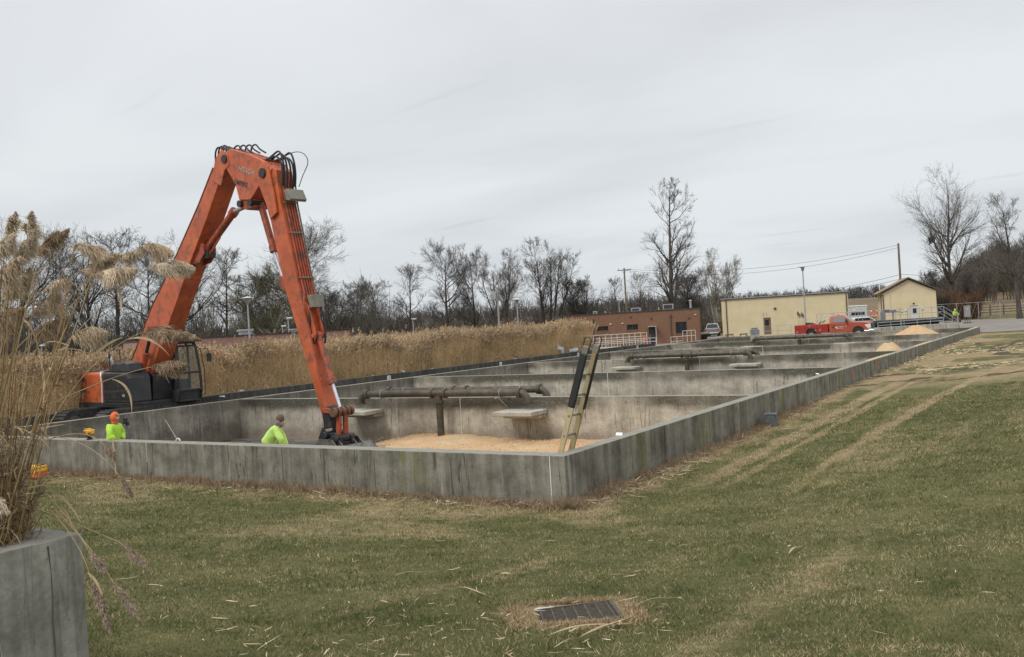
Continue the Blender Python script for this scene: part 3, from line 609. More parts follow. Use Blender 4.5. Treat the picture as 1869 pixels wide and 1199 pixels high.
text('lettering', 'EMPIRE', .2, (-2.2, -1.458, 2.12), (math.pi/2, 0, 0), M['text_dark'], cw)
b_ = MB(); b_.prism([(-.55, 1.2), (-.55, 2.40), (1.25, 2.38), (1.42, 2.15), (1.45, 1.2)], SIDE, -1.45, -.52); eh = b_.build('engine_housing', M['dark_grey'], EX, bevel=.05)
b_ = MB(); b_.box(-.5, .55, -1.468, -1.448, 1.32, 1.62); b_.box(.62, 1.36, -1.468, -1.448, 1.32, 1.66); b_.box(-.46, .5, -1.464, -1.448, 1.72, 2.26); b_.box(.62, 1.30, -1.464, -1.448, 1.76, 2.24); b_.build('access_door', M['black'], eh, bevel=.012)
b_ = MB(); b_.box(.95, 1.15, -1.485, -1.47, 1.44, 1.54); b_.build('door_latch', M['galv'], eh)
b_ = MB(); b_.box(-2.3, -.55, -1.3, 1.35, 2.0, 2.48); b_.box(-.55, .35, -.5, .38, 1.2, 2.2); b_.build('engine_hood', M['black'], EX, bevel=.06)
b_ = MB(); b_.prism([(-.1, 2.40), (-.02, 2.72), (.45, 2.80), (.50, 2.72), (.95, 2.80), (1.25, 2.72), (1.32, 2.38)], SIDE, -1.35, -.75); b_.build('air_filter_cover', M['dark_grey'], EX, bevel=.05)
b_ = MB(); b_.cyl((-.55, -.95, 2.45), (-.55, -.95, 2.60), .13, 14); b_.cyl((-.55, -.95, 2.60), (-.55, -.95, 2.64), .09, 14); b_.build('filler_cap', M['orange'], EX)
b_ = MB(); b_.tube([(-2.1, -.2, 2.45), (-2.1, -.2, 2.8), (-2.2, -.2, 2.95), (-2.38, -.2, 3.02)], .07, 10); b_.build('exhaust_pipe', M['galv'], EX, smooth=True)
b_ = MB(); b_.tube([(-.2, -1.3, 2.4), (-.2, -1.3, 3.25), (-.12, -1.3, 3.3), (.25, -1.1, 3.28)], .022, 6); b_.tube([(.25, -1.1, 2.5), (.25, -1.1, 3.28)], .022, 6); b_.cyl((-.2, -1.3, 2.95), (-.2, -1.3, 3.1), .05, 8); b_.build('handrail', M['black'], EX)
b_ = MB(); b_.tube([(1.30, -1.47, 2.33), (1.43, -1.5, 2.1), (1.47, -1.5, 1.6), (1.55, -1.5, 1.15)], .02, 6); b_.build('hose', M['rubber'], EX)
# cab
b_ = MB(); px_ = [(.08, 1.08), (.08, 3.25), (.25, 3.40), (1.40, 3.40), (1.62, 3.28), (1.86, 2.2), (1.90, 1.5), (1.78, 1.08)]
def frame_loop(b_, v):
    for i in range(len(px_)):
        a_, c_ = px_[i], px_[(i+1) % len(px_)]; b_.bar((a_[0], v, a_[1]), (c_[0], v, c_[1]), .07, .09, up=(0, 1, 0))
frame_loop(b_, .44); frame_loop(b_, 1.40)
for p in px_: b_.bar((p[0], .42, p[1]), (p[0], 1.42, p[1]), .08, .08)
b_.bar((.95, .44, 1.1), (.95, .44, 3.4), .07, .09, up=(0, 1, 0)); b_.bar((.95, 1.40, 1.1), (.95, 1.40, 3.4), .07, .09, up=(0, 1, 0))
b_.bar((.1, .44, 1.95), (1.86, .44, 1.95), .05, .07, up=(0, 1, 0))
cab = b_.build('cab', M['black'], EX, bevel=.012)
b_ = MB(); b_.prism([(.1, 1.1), (.1, 1.9), (.9, 1.92), (.9, 1.1)], SIDE, .42, 1.42); b_.prism([(.9, 1.1), (.9, 1.55), (1.86, 1.5), (1.77, 1.1)], SIDE, .42, 1.42); b_.build('cab_shell', M['dark_grey'], cab, bevel=.02); MB().box(.1, 1.6, .4, 1.44, 3.36, 3.46).build('cab_roof', M['dark_grey'], cab, bevel=.02)
b_ = MB()
for k in range(5): b_.bar((1.45+.09*k, .38, 3.47), (1.45+.09*k, 1.46, 3.47), .03, .05)
b_.bar((1.40, .38, 3.50), (1.95, .38, 3.46), .04, .05); b_.bar((1.40, 1.46, 3.50), (1.95, 1.46, 3.46), .04, .05); b_.bar((1.93, .38, 3.46), (1.93, 1.46, 3.46), .05, .07); b_.build('sun_visor', M['black'], cab)
def gmat():
    m, t, b = nodes('cab_glass'); b.inputs['Base Color'].default_value = (.35, .4, .4, 1); b.inputs['Roughness'].default_value = .05; b.inputs['Transmission Weight'].default_value = .85; b.inputs['IOR'].default_value = 1.1; return m
M['cabglass'] = gmat()
b_ = MB(); b_.add([(.13, .435, 2.0), (.92, .435, 2.0), (.92, .435, 3.32), (.13, .435, 3.25)], [(0, 1, 2, 3)]); b_.add([(.98, .435, 2.0), (1.85, .435, 2.0), (1.62, .435, 3.2), (.98, .435, 3.32)], [(0, 1, 2, 3)]); b_.add([(1.895, .5, 1.55), (1.895, 1.36, 1.55), (1.865, 1.36, 2.2), (1.865, .5, 2.2)], [(0, 1, 2, 3)]); b_.add([(1.865, .5, 2.2), (1.865, 1.36, 2.2), (1.63, 1.36, 3.25), (1.63, .5, 3.25)], [(0, 1, 2, 3)])
b_.build('window_glass', M['cabglass'], cab, recalc=False)
b_ = MB(); b_.box(.35, .85, .65, 1.15, 1.55, 1.72); b_.box(.28, .42, .66, 1.14, 1.7, 2.45); b_.box(.3, .4, .78, 1.02, 2.45, 2.7); b_.build('operator_seat', M['rubber'], cab, bevel=.04)
b_ = MB(); b_.box(1.2, 1.45, .5, .62, 1.5, 1.95); b_.tube([(1.05, .6, 1.6), (1.08, .6, 2.0)], .02, 6); b_.build('console', M['dark_grey'], cab, bevel=.01)
b_ = MB(); b_.tube([(1.84, 1.47, 1.25), (2.0, 1.5, 1.3), (2.02, 1.5, 2.3), (1.82, 1.5, 3.1), (1.68, 1.47, 3.2)], .018, 6); b_.build('grab_rail', M['black'], cab)
b_ = MB(); b_.tube([(1.75, 1.45, 3.1), (1.95, 1.75, 3.12), (2.0, 1.75, 2.9)], .015, 6); b_.cbox((2.0, 1.76, 2.75), (.04, .2, .32)); b_.build('mirror', M['black'], cab)
b_ = MB(); b_.box(1.0, 1.12, .40, .415, 1.2, 1.32); b_.build('warning_sticker', mat('amber', (.5, .3, .05)), cab)
# boom
boomP = [(-.30, 1.15), (-.41, 2.3), (-.11, 2.9), (.34, 3.42), (1.54, 4.83), (3.59, 6.78), (5.17, 8.38), (6.25, 9.6), (6.72, 10.08), (7.1, 10.15), (7.28, 9.7), (6.5, 9.0), (5.65, 7.87), (4.42, 6.4), (3.41, 5.08), (2.57, 4.0), (1.94, 3.3), (1.2, 2.3), (.55, 1.2), (.1, .98)]
hw = .37
boom = side_part('boom', boomP, -hw, hw, M['orange'], bevel=.02)
b_ = MB(); b_.cyl((7.08, -hw-.10, 9.85), (7.08, hw+.10, 9.85), .15, 18); b_.build('pin', M['black'], boom, smooth=True)
b_ = MB()
for s in (-1, 1):
    b_.prism([(6.2, 9.2), (6.5, 9.95), (6.9, 10.22), (7.28, 10.0), (7.32, 9.6), (7.0, 9.45), (6.75, 8.95)], SIDE, s*hw, s*(hw+.05))
b_.build('reinforcing_plate', M['orange'], boom, bevel=.01)
for s in (-1, 1):   # boom cylinders
    b_ = MB(); b_.cyl((.40, s*.60, 1.35), (1.30, s*.60, 3.0), .125, 18); b_.cyl((1.26, s*.60, 2.93), (1.36, s*.60, 3.11), .155, 18); b_.cyl((.40, s*.45, 1.35), (.40, s*.75, 1.35), .17, 14)
    c_ = b_.build('boom_cylinder', M['orange'], EX, smooth=True)
    b_ = MB(); b_.cyl((1.33, s*.60, 3.05), (1.85, s*.60, 4.0), .07, 12); b_.build('piston_rod', M['black'], c_, smooth=True)
    b_ = MB(); b_.cyl((1.85, s*.37, 4.0), (1.85, s*.72, 4.0), .14, 14); b_.build('pin', M['orange_dirty'], c_, smooth=True)
# knuckle
knP = [(7.02, 9.62), (6.98, 10.0), (7.41, 10.17), (8.5, 9.78), (9.45, 9.36), (9.68, 9.10), (9.45, 8.78), (9.06, 8.72), (8.42, 8.22), (7.76, 8.30), (7.60, 8.85)]
kn = side_part('knuckle_section', knP, -.40, .40, M['orange'], bevel=.02)
b_ = MB(); b_.prism([(7.74, 8.34), (7.70, 8.02), (8.05, 7.92), (8.5, 7.94), (8.52, 8.25)], SIDE, -.34, .34); b_.build('lug', M['orange_dirty'], kn, bevel=.03)
for u_, z_, r_ in ((7.80, 8.16, .12), (8.42, 8.12, .12)): MB().cyl((u_, -.46, z_), (u_, .46, z_), r_, 18).build('pin', M['black'], kn, smooth=True)
rotk = math.atan2(9.78-10.17, 8.5-7.41)
def side_text(s, size, u_, z_, ang, mt, par):
    # lettering on the right-hand face (normal -v)
    Mx = Matrix.Translation((u_, -.405, z_)) @ Matrix.Rotation(-ang, 4, 'Y') @ Matrix.Rotation(math.pi/2, 4, 'X')
    text('lettering', s, size, None, None, mt, par, .003, mtx=Mx)
side_text('HITACHI', .24, 8.30, 9.24, rotk, M['text_grey'], kn); side_text('EMPIRE', .26, 7.93, 8.85, rotk, M['text_dark'], kn)
b_ = MB(); b_.prism([(7.1, 10.06), (7.3, 10.24), (9.3, 9.50), (9.25, 9.38)], SIDE, -.12, .30); b_.build('hose_channel', M['orange_dirty'], kn, bevel=.02)
# arm
armL = [(9.0, 9.15), (9.03, 8.66), (9.26, 7.91), (9.61, 6.25), (9.92, 4.95), (10.22, 4.1), (10.57, 3.05), (10.89, 2.15), (11.12, 1.44), (11.29, .85), (11.43, .30)]
armF = [(9.35, 9.40), (9.85, 9.05), (9.95, 7.9), (10.22, 6.75), (10.55, 5.3), (10.75, 4.5), (11.0, 3.5), (11.25, 2.3), (11.45, 1.5), (11.62, .90), (11.75, .35)]
b_ = MB(); V_ = []; n_ = len(armL)
for (a_, c_), hwid in zip(zip(armL, armF), np.linspace(.36, .22, n_)):
    V_ += [(a_[0], -hwid, a_[1]), (c_[0], -hwid, c_[1]), (c_[0], hwid, c_[1]), (a_[0], hwid, a_[1])]
F_ = [(i*4+j, i*4+(j+1) % 4, (i+1)*4+(j+1) % 4, (i+1)*4+j) for i in range(n_-1) for j in range(4)]+[(3, 2, 1, 0), tuple(range(4*n_-4, 4*n_))]
arm = b_.add(V_, F_).build('arm', M['orange'], EX, bevel=.02)
b_ = MB()
for s in (-1, 1): b_.prism([(9.0, 8.6), (9.02, 9.2), (9.25, 9.42), (9.55, 9.2), (9.78, 8.2), (9.85, 7.6), (9.5, 7.4), (9.3, 8.0)], SIDE, s*.36, s*.44)
b_.build('fork_plate', M['orange'], arm, bevel=.015)
b_ = MB(); b_.cyl((9.25, -.5, 9.02), (9.25, .5, 9.02), .17, 18); b_.build('pin', M['black'], arm, smooth=True)
b_ = MB(); b_.prism([(11.32, 1.2), (11.40, .28), (11.78, .34), (11.64, 1.0)], SIDE, -.235, .235); b_.build('worn_tip', M['black'], arm, bevel=.02)
def along(pts, off): return [(p[0]+.04+off, 0, p[1]) for p in pts]
fp = [(9.9, 8.6), (9.98, 7.9), (10.24, 6.75), (10.56, 5.3), (10.68, 4.85)]
for k, v_ in enumerate((-.16, -.06, .05, .15, .25)):
    P_ = [(u_+.045, v_, z_) for u_, z_ in fp]
    if k == 0: P_ += [(10.85, -.30, 4.5), (10.86, -.31, 4.1), (10.98, -.26, 3.7), (11.25, -.24, 2.4), (11.4, -.235, 1.9)]
    elif k == 4: P_ += [(10.9, .30, 4.4)]
    else: P_ += [(10.86, v_*.8, 4.35)]
    MB().tube(P_, .028, 8).build('hydraulic_line', M['orange_dirty'], arm, smooth=True)
b_ = MB(); b_.tube([(9.95, .34, 8.9), (10.0, .36, 7.9), (10.26, .35, 6.75), (10.6, .34, 5.2), (10.8, .34, 4.3)], .03, 6); b_.build('hose_bundle', M['guard'], arm)
for z_, u_ in ((6.9, 10.22), (5.35, 10.58), (7.95, 9.99)):
    b_ = MB(); b_.bar((u_+.05, -.24, z_), (u_+.05, .34, z_), .05, .05); b_.build('line_clamp', M['guard'], arm)
b_ = MB(); b_.prism([(10.05, 8.35), (10.22, 8.38), (10.40, 8.02), (10.32, 7.95), (10.12, 8.0)], SIDE, -.22, .46); b_.build('hose_guard', M['guard'], arm, bevel=.015)
b_ = MB(); b_.prism([(10.88, 4.72), (11.08, 4.74), (11.14, 4.32), (10.98, 4.30)], SIDE, -.18, .34); b_.build('hose_guard', M['guard'], arm, bevel=.015)
b_ = MB()
for s in (-.17, .17): b_.prism([(10.72, 4.55), (10.95, 4.35), (11.22, 3.42), (11.12, 3.2), (10.9, 3.5)], SIDE, s-.03, s+.03)
b_.cyl((11.1, -.26, 3.36), (11.1, .26, 3.36), .07, 12); b_.build('cylinder_bracket', M['orange'], arm, bevel=.01)
b_ = MB(); b_.tube([(10.95, -.15, 4.3), (11.0, -.24, 3.9), (10.96, -.22, 3.5), (11.1, -.15, 3.1)], .035, 7); b_.tube([(11.1, .2, 4.3), (11.25, .22, 3.7), (11.2, .2, 3.1)], .035, 7); b_.build('hose', M['rubber'], arm, smooth=True)
# bucket cylinder, links, coupler, bucket
b_ = MB(); b_.cyl((11.12, 0, 3.38), (11.66, 0, 1.86), .10, 18); b_.cyl((11.62, 0, 1.97), (11.70, 0, 1.76), .135, 18); b_.cyl((11.1, -.1, 3.38), (11.1, .1, 3.38), .14, 14); bc = b_.build('bucket_cylinder', M['orange_dirty'], EX, smooth=True)
b_ = MB(); b_.cyl((11.68, 0, 1.80), (12.02, 0, .92), .055, 14); b_.build('piston_rod', M['chrome'], bc, smooth=True)
b_ = MB()
for s in (-1, 1): b_.bar((11.5, s*.28, .92), (12.1, s*.28, .86), .06, .17)
b_.build('guide_link', M['orange_dirty'], EX, bevel=.02)
b_ = MB(); b_.cyl((12.08, -.36, .86), (12.08, .36, .86), .10, 14)
for v_ in (-.36, -.2, .0, .2, .36): b_.cyl((12.08, v_-.045, .86), (12.08, v_+.045, .86), .16, 14)
b_.build('link_pin', M['brown_panel'], EX, smooth=True)
b_ = MB()
for s in (-1, 1): b_.bar((12.08, s*.13, .86), (12.02, s*.15, .02), .16, .12)
b_.build('bucket_link', M['orange_dirty'], EX, bevel=.02)
b_ = MB()
for s in (-1, 1): b_.prism([(11.35, .35), (11.55, .15), (11.95, .18), (12.25, .05), (12.28, -.2), (11.9, -.35), (11.4, -.28), (11.1, -.05)], SIDE, s*.20, s*.27)
b_.cyl((11.6, -.42, .10), (11.6, .42, .10), .12, 14); b_.cyl((12.05, -.42, -.02), (12.05, .42, -.02), .14, 14); b_.box(11.3, 12.2, -.2, .2, -.3, -.12)
b_.build('coupler', M['black'], EX, bevel=.02)
b_ = MB(); prof = [(11.25, -.28), (12.35, -.22), (12.62, -.45), (12.60, -.72), (12.3, -.80)]
for s in (-1, 1): b_.prism([(11.2, -.28), (12.35, -.22), (12.62, -.45), (12.60, -.72), (12.3, -.82), (11.05, -.80)], SIDE, s*1.0, s*.96)
for a_, c_ in zip(prof[:-1], prof[1:]): b_.bar((a_[0], 0, a_[1]), (c_[0], 0, c_[1]), 2.0, .035, up=(0, 1, 0)) if False else b_.prism([(a_[0], a_[1]), (c_[0], c_[1]), (c_[0], c_[1]-.03), (a_[0], a_[1]-.03)], SIDE, -1.0, 1.0)
for s in (-.55, -.3, .3, .55): b_.prism([(11.25, -.25), (11.5, .0), (12.15, .0), (12.4, -.24)], SIDE, s-.02, s+.02)
b_.prism([(11.05, -.82), (11.25, -.30), (11.3, -.30), (11.12, -.82)], SIDE, -1.0, 1.0)
b_.build('bucket', M['steel'], EX, bevel=.012)
# knuckle cylinders
b_ = MB(); b_.cyl((5.05, 0, 6.85), (6.82, 0, 8.0), .135, 18); b_.cyl((6.72, 0, 7.94), (6.90, 0, 8.05), .175, 18); b_.cyl((5.05, -.2, 6.85), (5.05, .2, 6.85), .17, 14); c_ = b_.build('lift_cylinder', M['orange_dirty'], EX, smooth=True)
b_ = MB(); b_.cyl((6.86, 0, 8.03), (7.78, 0, 8.16+.02), .075, 14) if False else b_.cyl((6.86, 0, 8.02), (7.80, 0, 8.16), .08, 14); b_.build('piston_rod', M['galv'], c_, smooth=True)
b_ = MB()
for s in (-1, 1): b_.prism([(4.3, 6.3), (4.95, 7.1), (5.2, 7.0), (5.2, 6.65), (4.85, 6.35)], SIDE, s*.2, s*.26)
b_.tube([(5.0, -.15, 6.8), (5.25, -.15, 6.55), (5.5, -.1, 6.75), (5.9, 0, 7.2)], .035, 7); b_.build('cylinder_bracket', M['orange_dirty'], c_, bevel=.01)
b_ = MB(); b_.tube([(4.2, -.2, 6.1), (4.4, -.2, 6.35), (4.9, -.2, 6.6), (5.0, -.12, 6.9)], .05, 7); b_.cbox((5.2, -.05, 6.62), (.3, .3, .25)); b_.build('hose', M['rubber'], c_)
b_ = MB(); b_.cyl((8.44, 0, 8.1), (9.02, 0, 6.45), .12, 18); b_.cyl((8.98, 0, 6.58), (9.05, 0, 6.36), .15, 18); c_ = b_.build('arm_cylinder', M['orange_dirty'], EX, smooth=True)
b_ = MB(); b_.cyl((9.03, 0, 6.4), (9.5, 0, 5.3), .065, 12); b_.build('piston_rod', M['chrome'], c_, smooth=True)
b_ = MB(); b_.prism([(9.4, 5.5), (9.35, 5.15), (9.7, 4.9), (9.9, 5.0), (9.85, 5.4)], SIDE, -.16, .16); b_.build('lug', M['orange_dirty'], c_, bevel=.02)
# boom-side lines and hoses over the joints
b_ = MB(); b_.tube([(-.45, -.32, 2.3), (-.16, -.32, 2.98), (.3, -.32, 3.5), (1.5, -.32, 4.9), (3.55, -.32, 6.85), (5.13, -.32, 8.46), (6.2, -.32, 9.68)], .035, 7); b_.tube([(-.45, -.2, 2.3), (-.16, -.2, 2.98), (1.5, -.2, 4.9), (3.55, -.2, 6.85), (6.2, -.2, 9.68)], .035, 7); b_.build('hydraulic_line', M['brown_panel'], boom, smooth=True)
for i in range(7):
    v_ = -.34+i*.1; h_ = .25+.2*((i*37) % 5)/5; x_ = 6.45+.04*(i % 3)
    b_ = MB(); b_.tube(sm([(x_-.05, v_, 9.75), (x_-.02, v_, 10.1+h_*.3), (x_+.15, v_, 10.22+h_*.5), (x_+.42, v_+.02, 10.22+h_*.2), (x_+.75, v_+.03, 10.16), (x_+1.2, v_+.04, 10.04)]), .032, 8); b_.build('hose', M['rubber'], kn, smooth=True)
for i in range(4):
    v_ = -.2+i*.13; x_ = 7.4+i*.16; b_ = MB(); b_.tube(sm([(x_-.1, v_, 10.0), (x_, v_, 10.22), (x_+.18, v_+.03, 10.27), (x_+.38, v_+.05, 10.08), (x_+.7, v_+.05, 9.9)]), .03, 8); b_.build('hose', M['rubber'], kn, smooth=True)
for i in range(6):
    v_ = -.24+i*.11+.03*math.sin(i*5); h_ = .10*((i*3) % 4)*(i % 3 != 0)
    b_ = MB(); b_.tube(sm([(9.1, v_, 9.50), (9.45, v_, 9.52+h_*.3), (9.78+.04*(i % 2), v_, 9.52+h_*.6), (10.0, v_, 9.32+h_*.3), (10.06, v_, 8.95), (10.0, v_, 8.5)]), .034, 8); b_.build('hose', M['rubber'], arm, smooth=True)
b_ = MB(); b_.tube(sm([(9.5, .1, 9.5), (9.95, .35, 9.7), (10.3, .5, 9.62), (10.45, .55, 9.3), (10.25, .45, 8.85), (10.08, .4, 8.5)]), .014, 6); b_.build('hose', M['rubber'], arm, smooth=True)
b_ = MB(); b_.cyl((8.55, -.22, 9.75), (9.3, -.22, 9.46), .03, 8); b_.cyl((8.0, 0, 10.0), (9.3, 0, 9.52), .03, 8); b_.build('hydraulic_line', M['orange_dirty'], kn)

# ------------------------------------------------------------------ people
def skin(name, V, E, R_, mt, parent, sub=2):
    me = bpy.data.meshes.new(name); me.from_pydata(V, E, []); me.update()
    o = bpy.data.objects.new(name, me); C.objects.link(o); o.parent = parent
    sm = o.modifiers.new('skin', 'SKIN'); sm.use_smooth_shade = True
    if not me.skin_vertices: me.skin_vertices.new() if hasattr(me.skin_vertices, 'new') else None
    d_ = me.skin_vertices[0].data
    for i, r in enumerate(R_):
        d_[i].radius = r if isinstance(r, tuple) else (r, r); d_[i].use_root = (i == 0)
    s = o.modifiers.new('sub', 'SUBSURF'); s.levels = sub; s.render_levels = sub
    dg = bpy.context.evaluated_depsgraph_get(); dg.update(); ev = o.evaluated_get(dg); nm = bpy.data.meshes.new_from_object(ev)
    o.modifiers.clear(); o.data = nm; nm.name = name; nm.materials.clear(); nm.materials.append(mt)
    nm.polygons.foreach_set('use_smooth', [True]*len(nm.polygons)); return o
M['skin'] = mat('skin', (.40, .21, .145), (.46, .26, .18), 8, .55)
M['hivis'] = mat('hi_vis_yellow', (.36, .62, .045), (.50, .80, .09), 3, .8, 0, .5, bscale=9)
M['hivis2'] = mat('hi_vis_lime', (.40, .62, .12), (.52, .74, .18), 3, .8, 0, .5, bscale=9)
M['trouser'] = mat('work_trousers', (.06, .05, .035), (.10, .085, .06), 6, .85)
M['trouser_tan'] = mat('tan_trousers', (.11, .075, .045), (.16, .11, .07), 6, .85)
M['boot'] = mat('boot', (.03, .022, .016), (.05, .04, .03), 8, .6)
M['hair'] = mat('hair', (.06, .045, .03), (.12, .1, .08), 30, .8)
M['grey_hair'] = mat('grey_hair', (.14, .13, .12), (.24, .22, .2), 40, .8)
M['beanie'] = mat('knit_beanie', (.10, .07, .045), (.17, .125, .08), 40, .95, 0, .8)
M['greyhood'] = mat('grey_hood', (.10, .11, .13), (.16, .17, .19), 10, .9)
M['orangehood'] = mat('orange_hood', (.62, .12, .035), (.75, .17, .05), 6, .85)
M['glove'] = mat('glove', (.03, .03, .03), (.06, .06, .06), 9, .8)
def cap_(P, name, c, r, mt, zmin, tilt=None):
    "knitted or hooded shell over the head: an open dome"
    b_ = MB(); n = 20; k = 10; a0 = math.asin(max(zmin, -1)); V = []
    for i in range(k):
        a = a0+(math.pi/2-.05-a0)*i/(k-1)
        for j in range(n): t = 2*math.pi*j/n; q = Vector((r[0]*math.cos(a)*math.cos(t), r[1]*math.cos(a)*math.sin(t), r[2]*math.sin(a))); V.append(q)
    F = [(i*n+j, i*n+(j+1) % n, (i+1)*n+(j+1) % n, (i+1)*n+j) for i in range(k-1) for j in range(n)]+[tuple((k-1)*n+j for j in range(n))]
    b_.add(V, F); o = b_.build(name, mt, P, smooth=True, recalc=False); o.location = c
    if tilt is not None: o.rotation_euler = (0, math.atan2(-tilt.z, math.hypot(tilt.x, tilt.y))*.5, math.atan2(tilt.y, tilt.x))
    o.modifiers.new('thick', 'SOLIDIFY').thickness = .012
    return o
def person(label, loc, rz, lean, arms, scale=1.0, jacket='hivis', legs='trouser', hood=None, hat=None, head_dir=(1, 0, -.25), hairm='hair', knees=0.0, group=None, gl=False):
    """faces local +x. lean = forward torso angle (rad); arms = ((elbow, wrist) left, right) positions relative to shoulder"""
    P = thing('person', label, 'person', loc, rz, group); P.scale = (scale,)*3
    hip = Vector((-.10*math.sin(lean), 0, .93-.04*knees)); up = Vector((math.sin(lean), 0, math.cos(lean)))
    waist = hip+up*.16; chest = hip+up*.40; neckb = hip+up*.53; hd = Vector(head_dir).normalized()
    neck = neckb+(up*.6+Vector((0, 0, .4))).normalized()*.045; hc = neck+(up*.35+Vector((0, 0, .65))).normalized()*.10+hd*.025
    V = [hip, waist, chest, neckb, neck, hc-Vector((0, 0, .02)), hc+Vector((0, 0, .06))]; E = [(0, 1), (1, 2), (2, 3), (3, 4), (4, 5), (5, 6)]
    R_ = [(.13, .10), (.12, .09), (.12, .08), (.055, .055), .058, (.088, .104), (.08, .093)]
    chin = hc+hd*.075-Vector((0, 0, .085)); V.append(chin); E.append((5, 7)); R_.append(.035)
    nose = hc+hd*.112-Vector((0, 0, .02)); V.append(nose); E.append((5, 8)); R_.append(.016)
    sh = []
    for s, (el, wr) in zip((1, -1), arms):
        S_ = chest+up*.04+Vector((0, s*.175, 0)); el = S_+Vector(el); wr = S_+Vector(wr); i0 = len(V)
        fd_ = (wr-el).normalized(); palm = wr+fd_*.06
        V += [S_, el, wr, palm]; E += [(2, i0), (i0, i0+1), (i0+1, i0+2), (i0+2, i0+3)]; R_ += [.042, .038, .03, (.038, .02)]
        side = fd_.cross(Vector((0, 0, 1)));
        if side.length < .1: side = Vector((0, 1, 0))
        side.normalize(); curl = Vector((0, 0, -1))-fd_*Vector((0, 0, -1)).dot(fd_)
        if curl.length < .1: curl = Vector((1, 0, 0))
        curl.normalize()
        for k, off in enumerate((-.030, -.010, .010, .029)):
            ln_ = (.034, .040, .038, .030)[k]; j = len(V); a_ = palm+side*off+fd_*.035; b2 = a_+fd_*ln_+curl*.012; c2 = b2+fd_*ln_*.5+curl*.028
            V += [a_, b2, c2]; E += [(i0+3, j), (j, j+1), (j+1, j+2)]; R_ += [.0095, .009, .008]
        j = len(V); a_ = wr+fd_*.035+side*.042*s; b2 = a_+fd_*.035+side*.02*s+curl*.012; V += [a_, b2]; E += [(i0+2, j), (j, j+1)]; R_ += [.011, .0095]
        sh.append((S_, el, wr))
    legsP = []
    for s in (1, -1):
        i0 = len(V); h_ = hip+Vector((0, s*.09, -.06)); kn_ = Vector((hip.x*.4+.10*knees+.04*s, s*.11, .50)); an = Vector((-.02+.08*s, s*.12, .09)); toe = an+Vector((.15, s*.02, -.05))
        V += [h_, kn_, an, toe]; E += [(0, i0), (i0, i0+1), (i0+1, i0+2), (i0+2, i0+3)]; R_ += [.085, .058, .042, (.04, .03)]; legsP.append((h_, kn_, an, toe))
    body = skin('body', V, E, R_, M['skin'], P)
    # face: eyes, mouth line, ears
    sd_ = Vector((-hd.y, hd.x, 0)).normalized(); b_ = MB()
    for s in (1, -1): b_.lathe(hc+hd*.088+sd_*s*.032+Vector((0, 0, .012)), [(.001, -.008), (.009, -.004), (.009, .004), (.001, .008)], 8)
    b_.cbox(hc+hd*.094-Vector((0, 0, .052)), (.012, .045, .007), Matrix((hd, sd_, Vector((0, 0, 1)))).transposed()); b_.build('eyes_and_mouth', M['hair'], P)
    b_ = MB()
    for s in (1, -1): b_.lathe(hc+sd_*s*.086-hd*.005, [(.004, -.03), (.016, -.01), (.018, .012), (.006, .028)], 8)
    b_.build('ear', M['skin'], P, smooth=True)
    # jacket
    V = [hip-up*.10, hip+up*.06, waist+up*.04, chest, neckb-up*.01]; E = [(0, 1), (1, 2), (2, 3), (3, 4)]; R_ = [(.22, .185), (.225, .19), (.215, .185), (.195, .17), (.13, .12)]
    for s, (S_, el, wr) in zip((1, -1), sh):
        i0 = len(V); V += [S_+Vector((0, -s*.03, -.035)), S_.lerp(el, .55), el, el.lerp(wr, .5), wr-(wr-el).normalized()*.01]; E += [(3, i0), (i0, i0+1), (i0+1, i0+2), (i0+2, i0+3), (i0+3, i0+4)]; R_ += [.108, .096, .088, .078, .055]
    jk = skin('jacket', V, E, R_, M[jacket], P); tx = bpy.data.textures.get('folds') or bpy.data.textures.new('folds', 'CLOUDS'); tx.noise_scale = .12
    dm = jk.modifiers.new('folds', 'DISPLACE'); dm.texture = tx; dm.strength = .055; dm.mid_level = .5
    V = [hip-up*.02]; E = []; R_ = [(.155, .125)]
    for (h_, kn_, an, toe) in legsP:
        i0 = len(V); V += [h_-Vector((0, 0, .05)), kn_, an.lerp(kn_, .12)]; E += [(0, i0), (i0, i0+1), (i0+1, i0+2)]; R_ += [.115, .085, .07]
    skin('trousers', V, E, R_, M[legs], P)
    for (h_, kn_, an, toe) in legsP:
        skin('boot', [an+Vector((0, 0, .12)), an-Vector((.02, 0, .02)), an+Vector((.09, 0, -.045)), toe+Vector((.02, 0, 0))], [(0, 1), (1, 2), (2, 3)], [.058, .055, .05, .042], M['boot'], P, 1)
    if hood == 'down':
        skin('hood', [neckb-up*.06-hd*.03, neckb+up*.03-hd*.06, neckb+up*.07+hd*.02, neckb+up*.0+hd*.08], [(0, 1), (1, 2), (2, 3)], [(.10, .08), .095, .082, .05], M['greyhood'], P, 2)
    if hood == 'up':
        cap_(P, 'hood', hc-hd*.045+Vector((0, 0, -.01)), (.125, .122, .155), M[hat or 'orangehood'], -.95, tilt=hd); skin('collar', [neckb-up*.05, neck-hd*.02], [(0, 1)], [(.13, .12), (.105, .10)], M[hat or 'orangehood'], P, 2)
    elif hat == 'beanie':
        cap_(P, 'beanie', hc-hd*.028+Vector((0, 0, .012)), (.112, .104, .135), M['beanie'], -.1, tilt=hd)
    if hood != 'up': skin('hair', [hc-hd*.03, hc-hd*.035+Vector((0, 0, .05))], [(0, 1)], [(.082, .09), (.078, .085)], M[hairm], P, 2)
    else: skin('hair', [hc+hd*.02+Vector((0, 0, .06)), hc+hd*.035+sd_*.03+Vector((0, 0, .045)), hc+hd*.035-sd_*.03+Vector((0, 0, .045))], [(0, 1), (0, 2)], [.055, .035, .035], M[hairm], P, 2)
    return P
RZ = math.atan2(.543, .839)
pA = at(492, 800, 22.3)
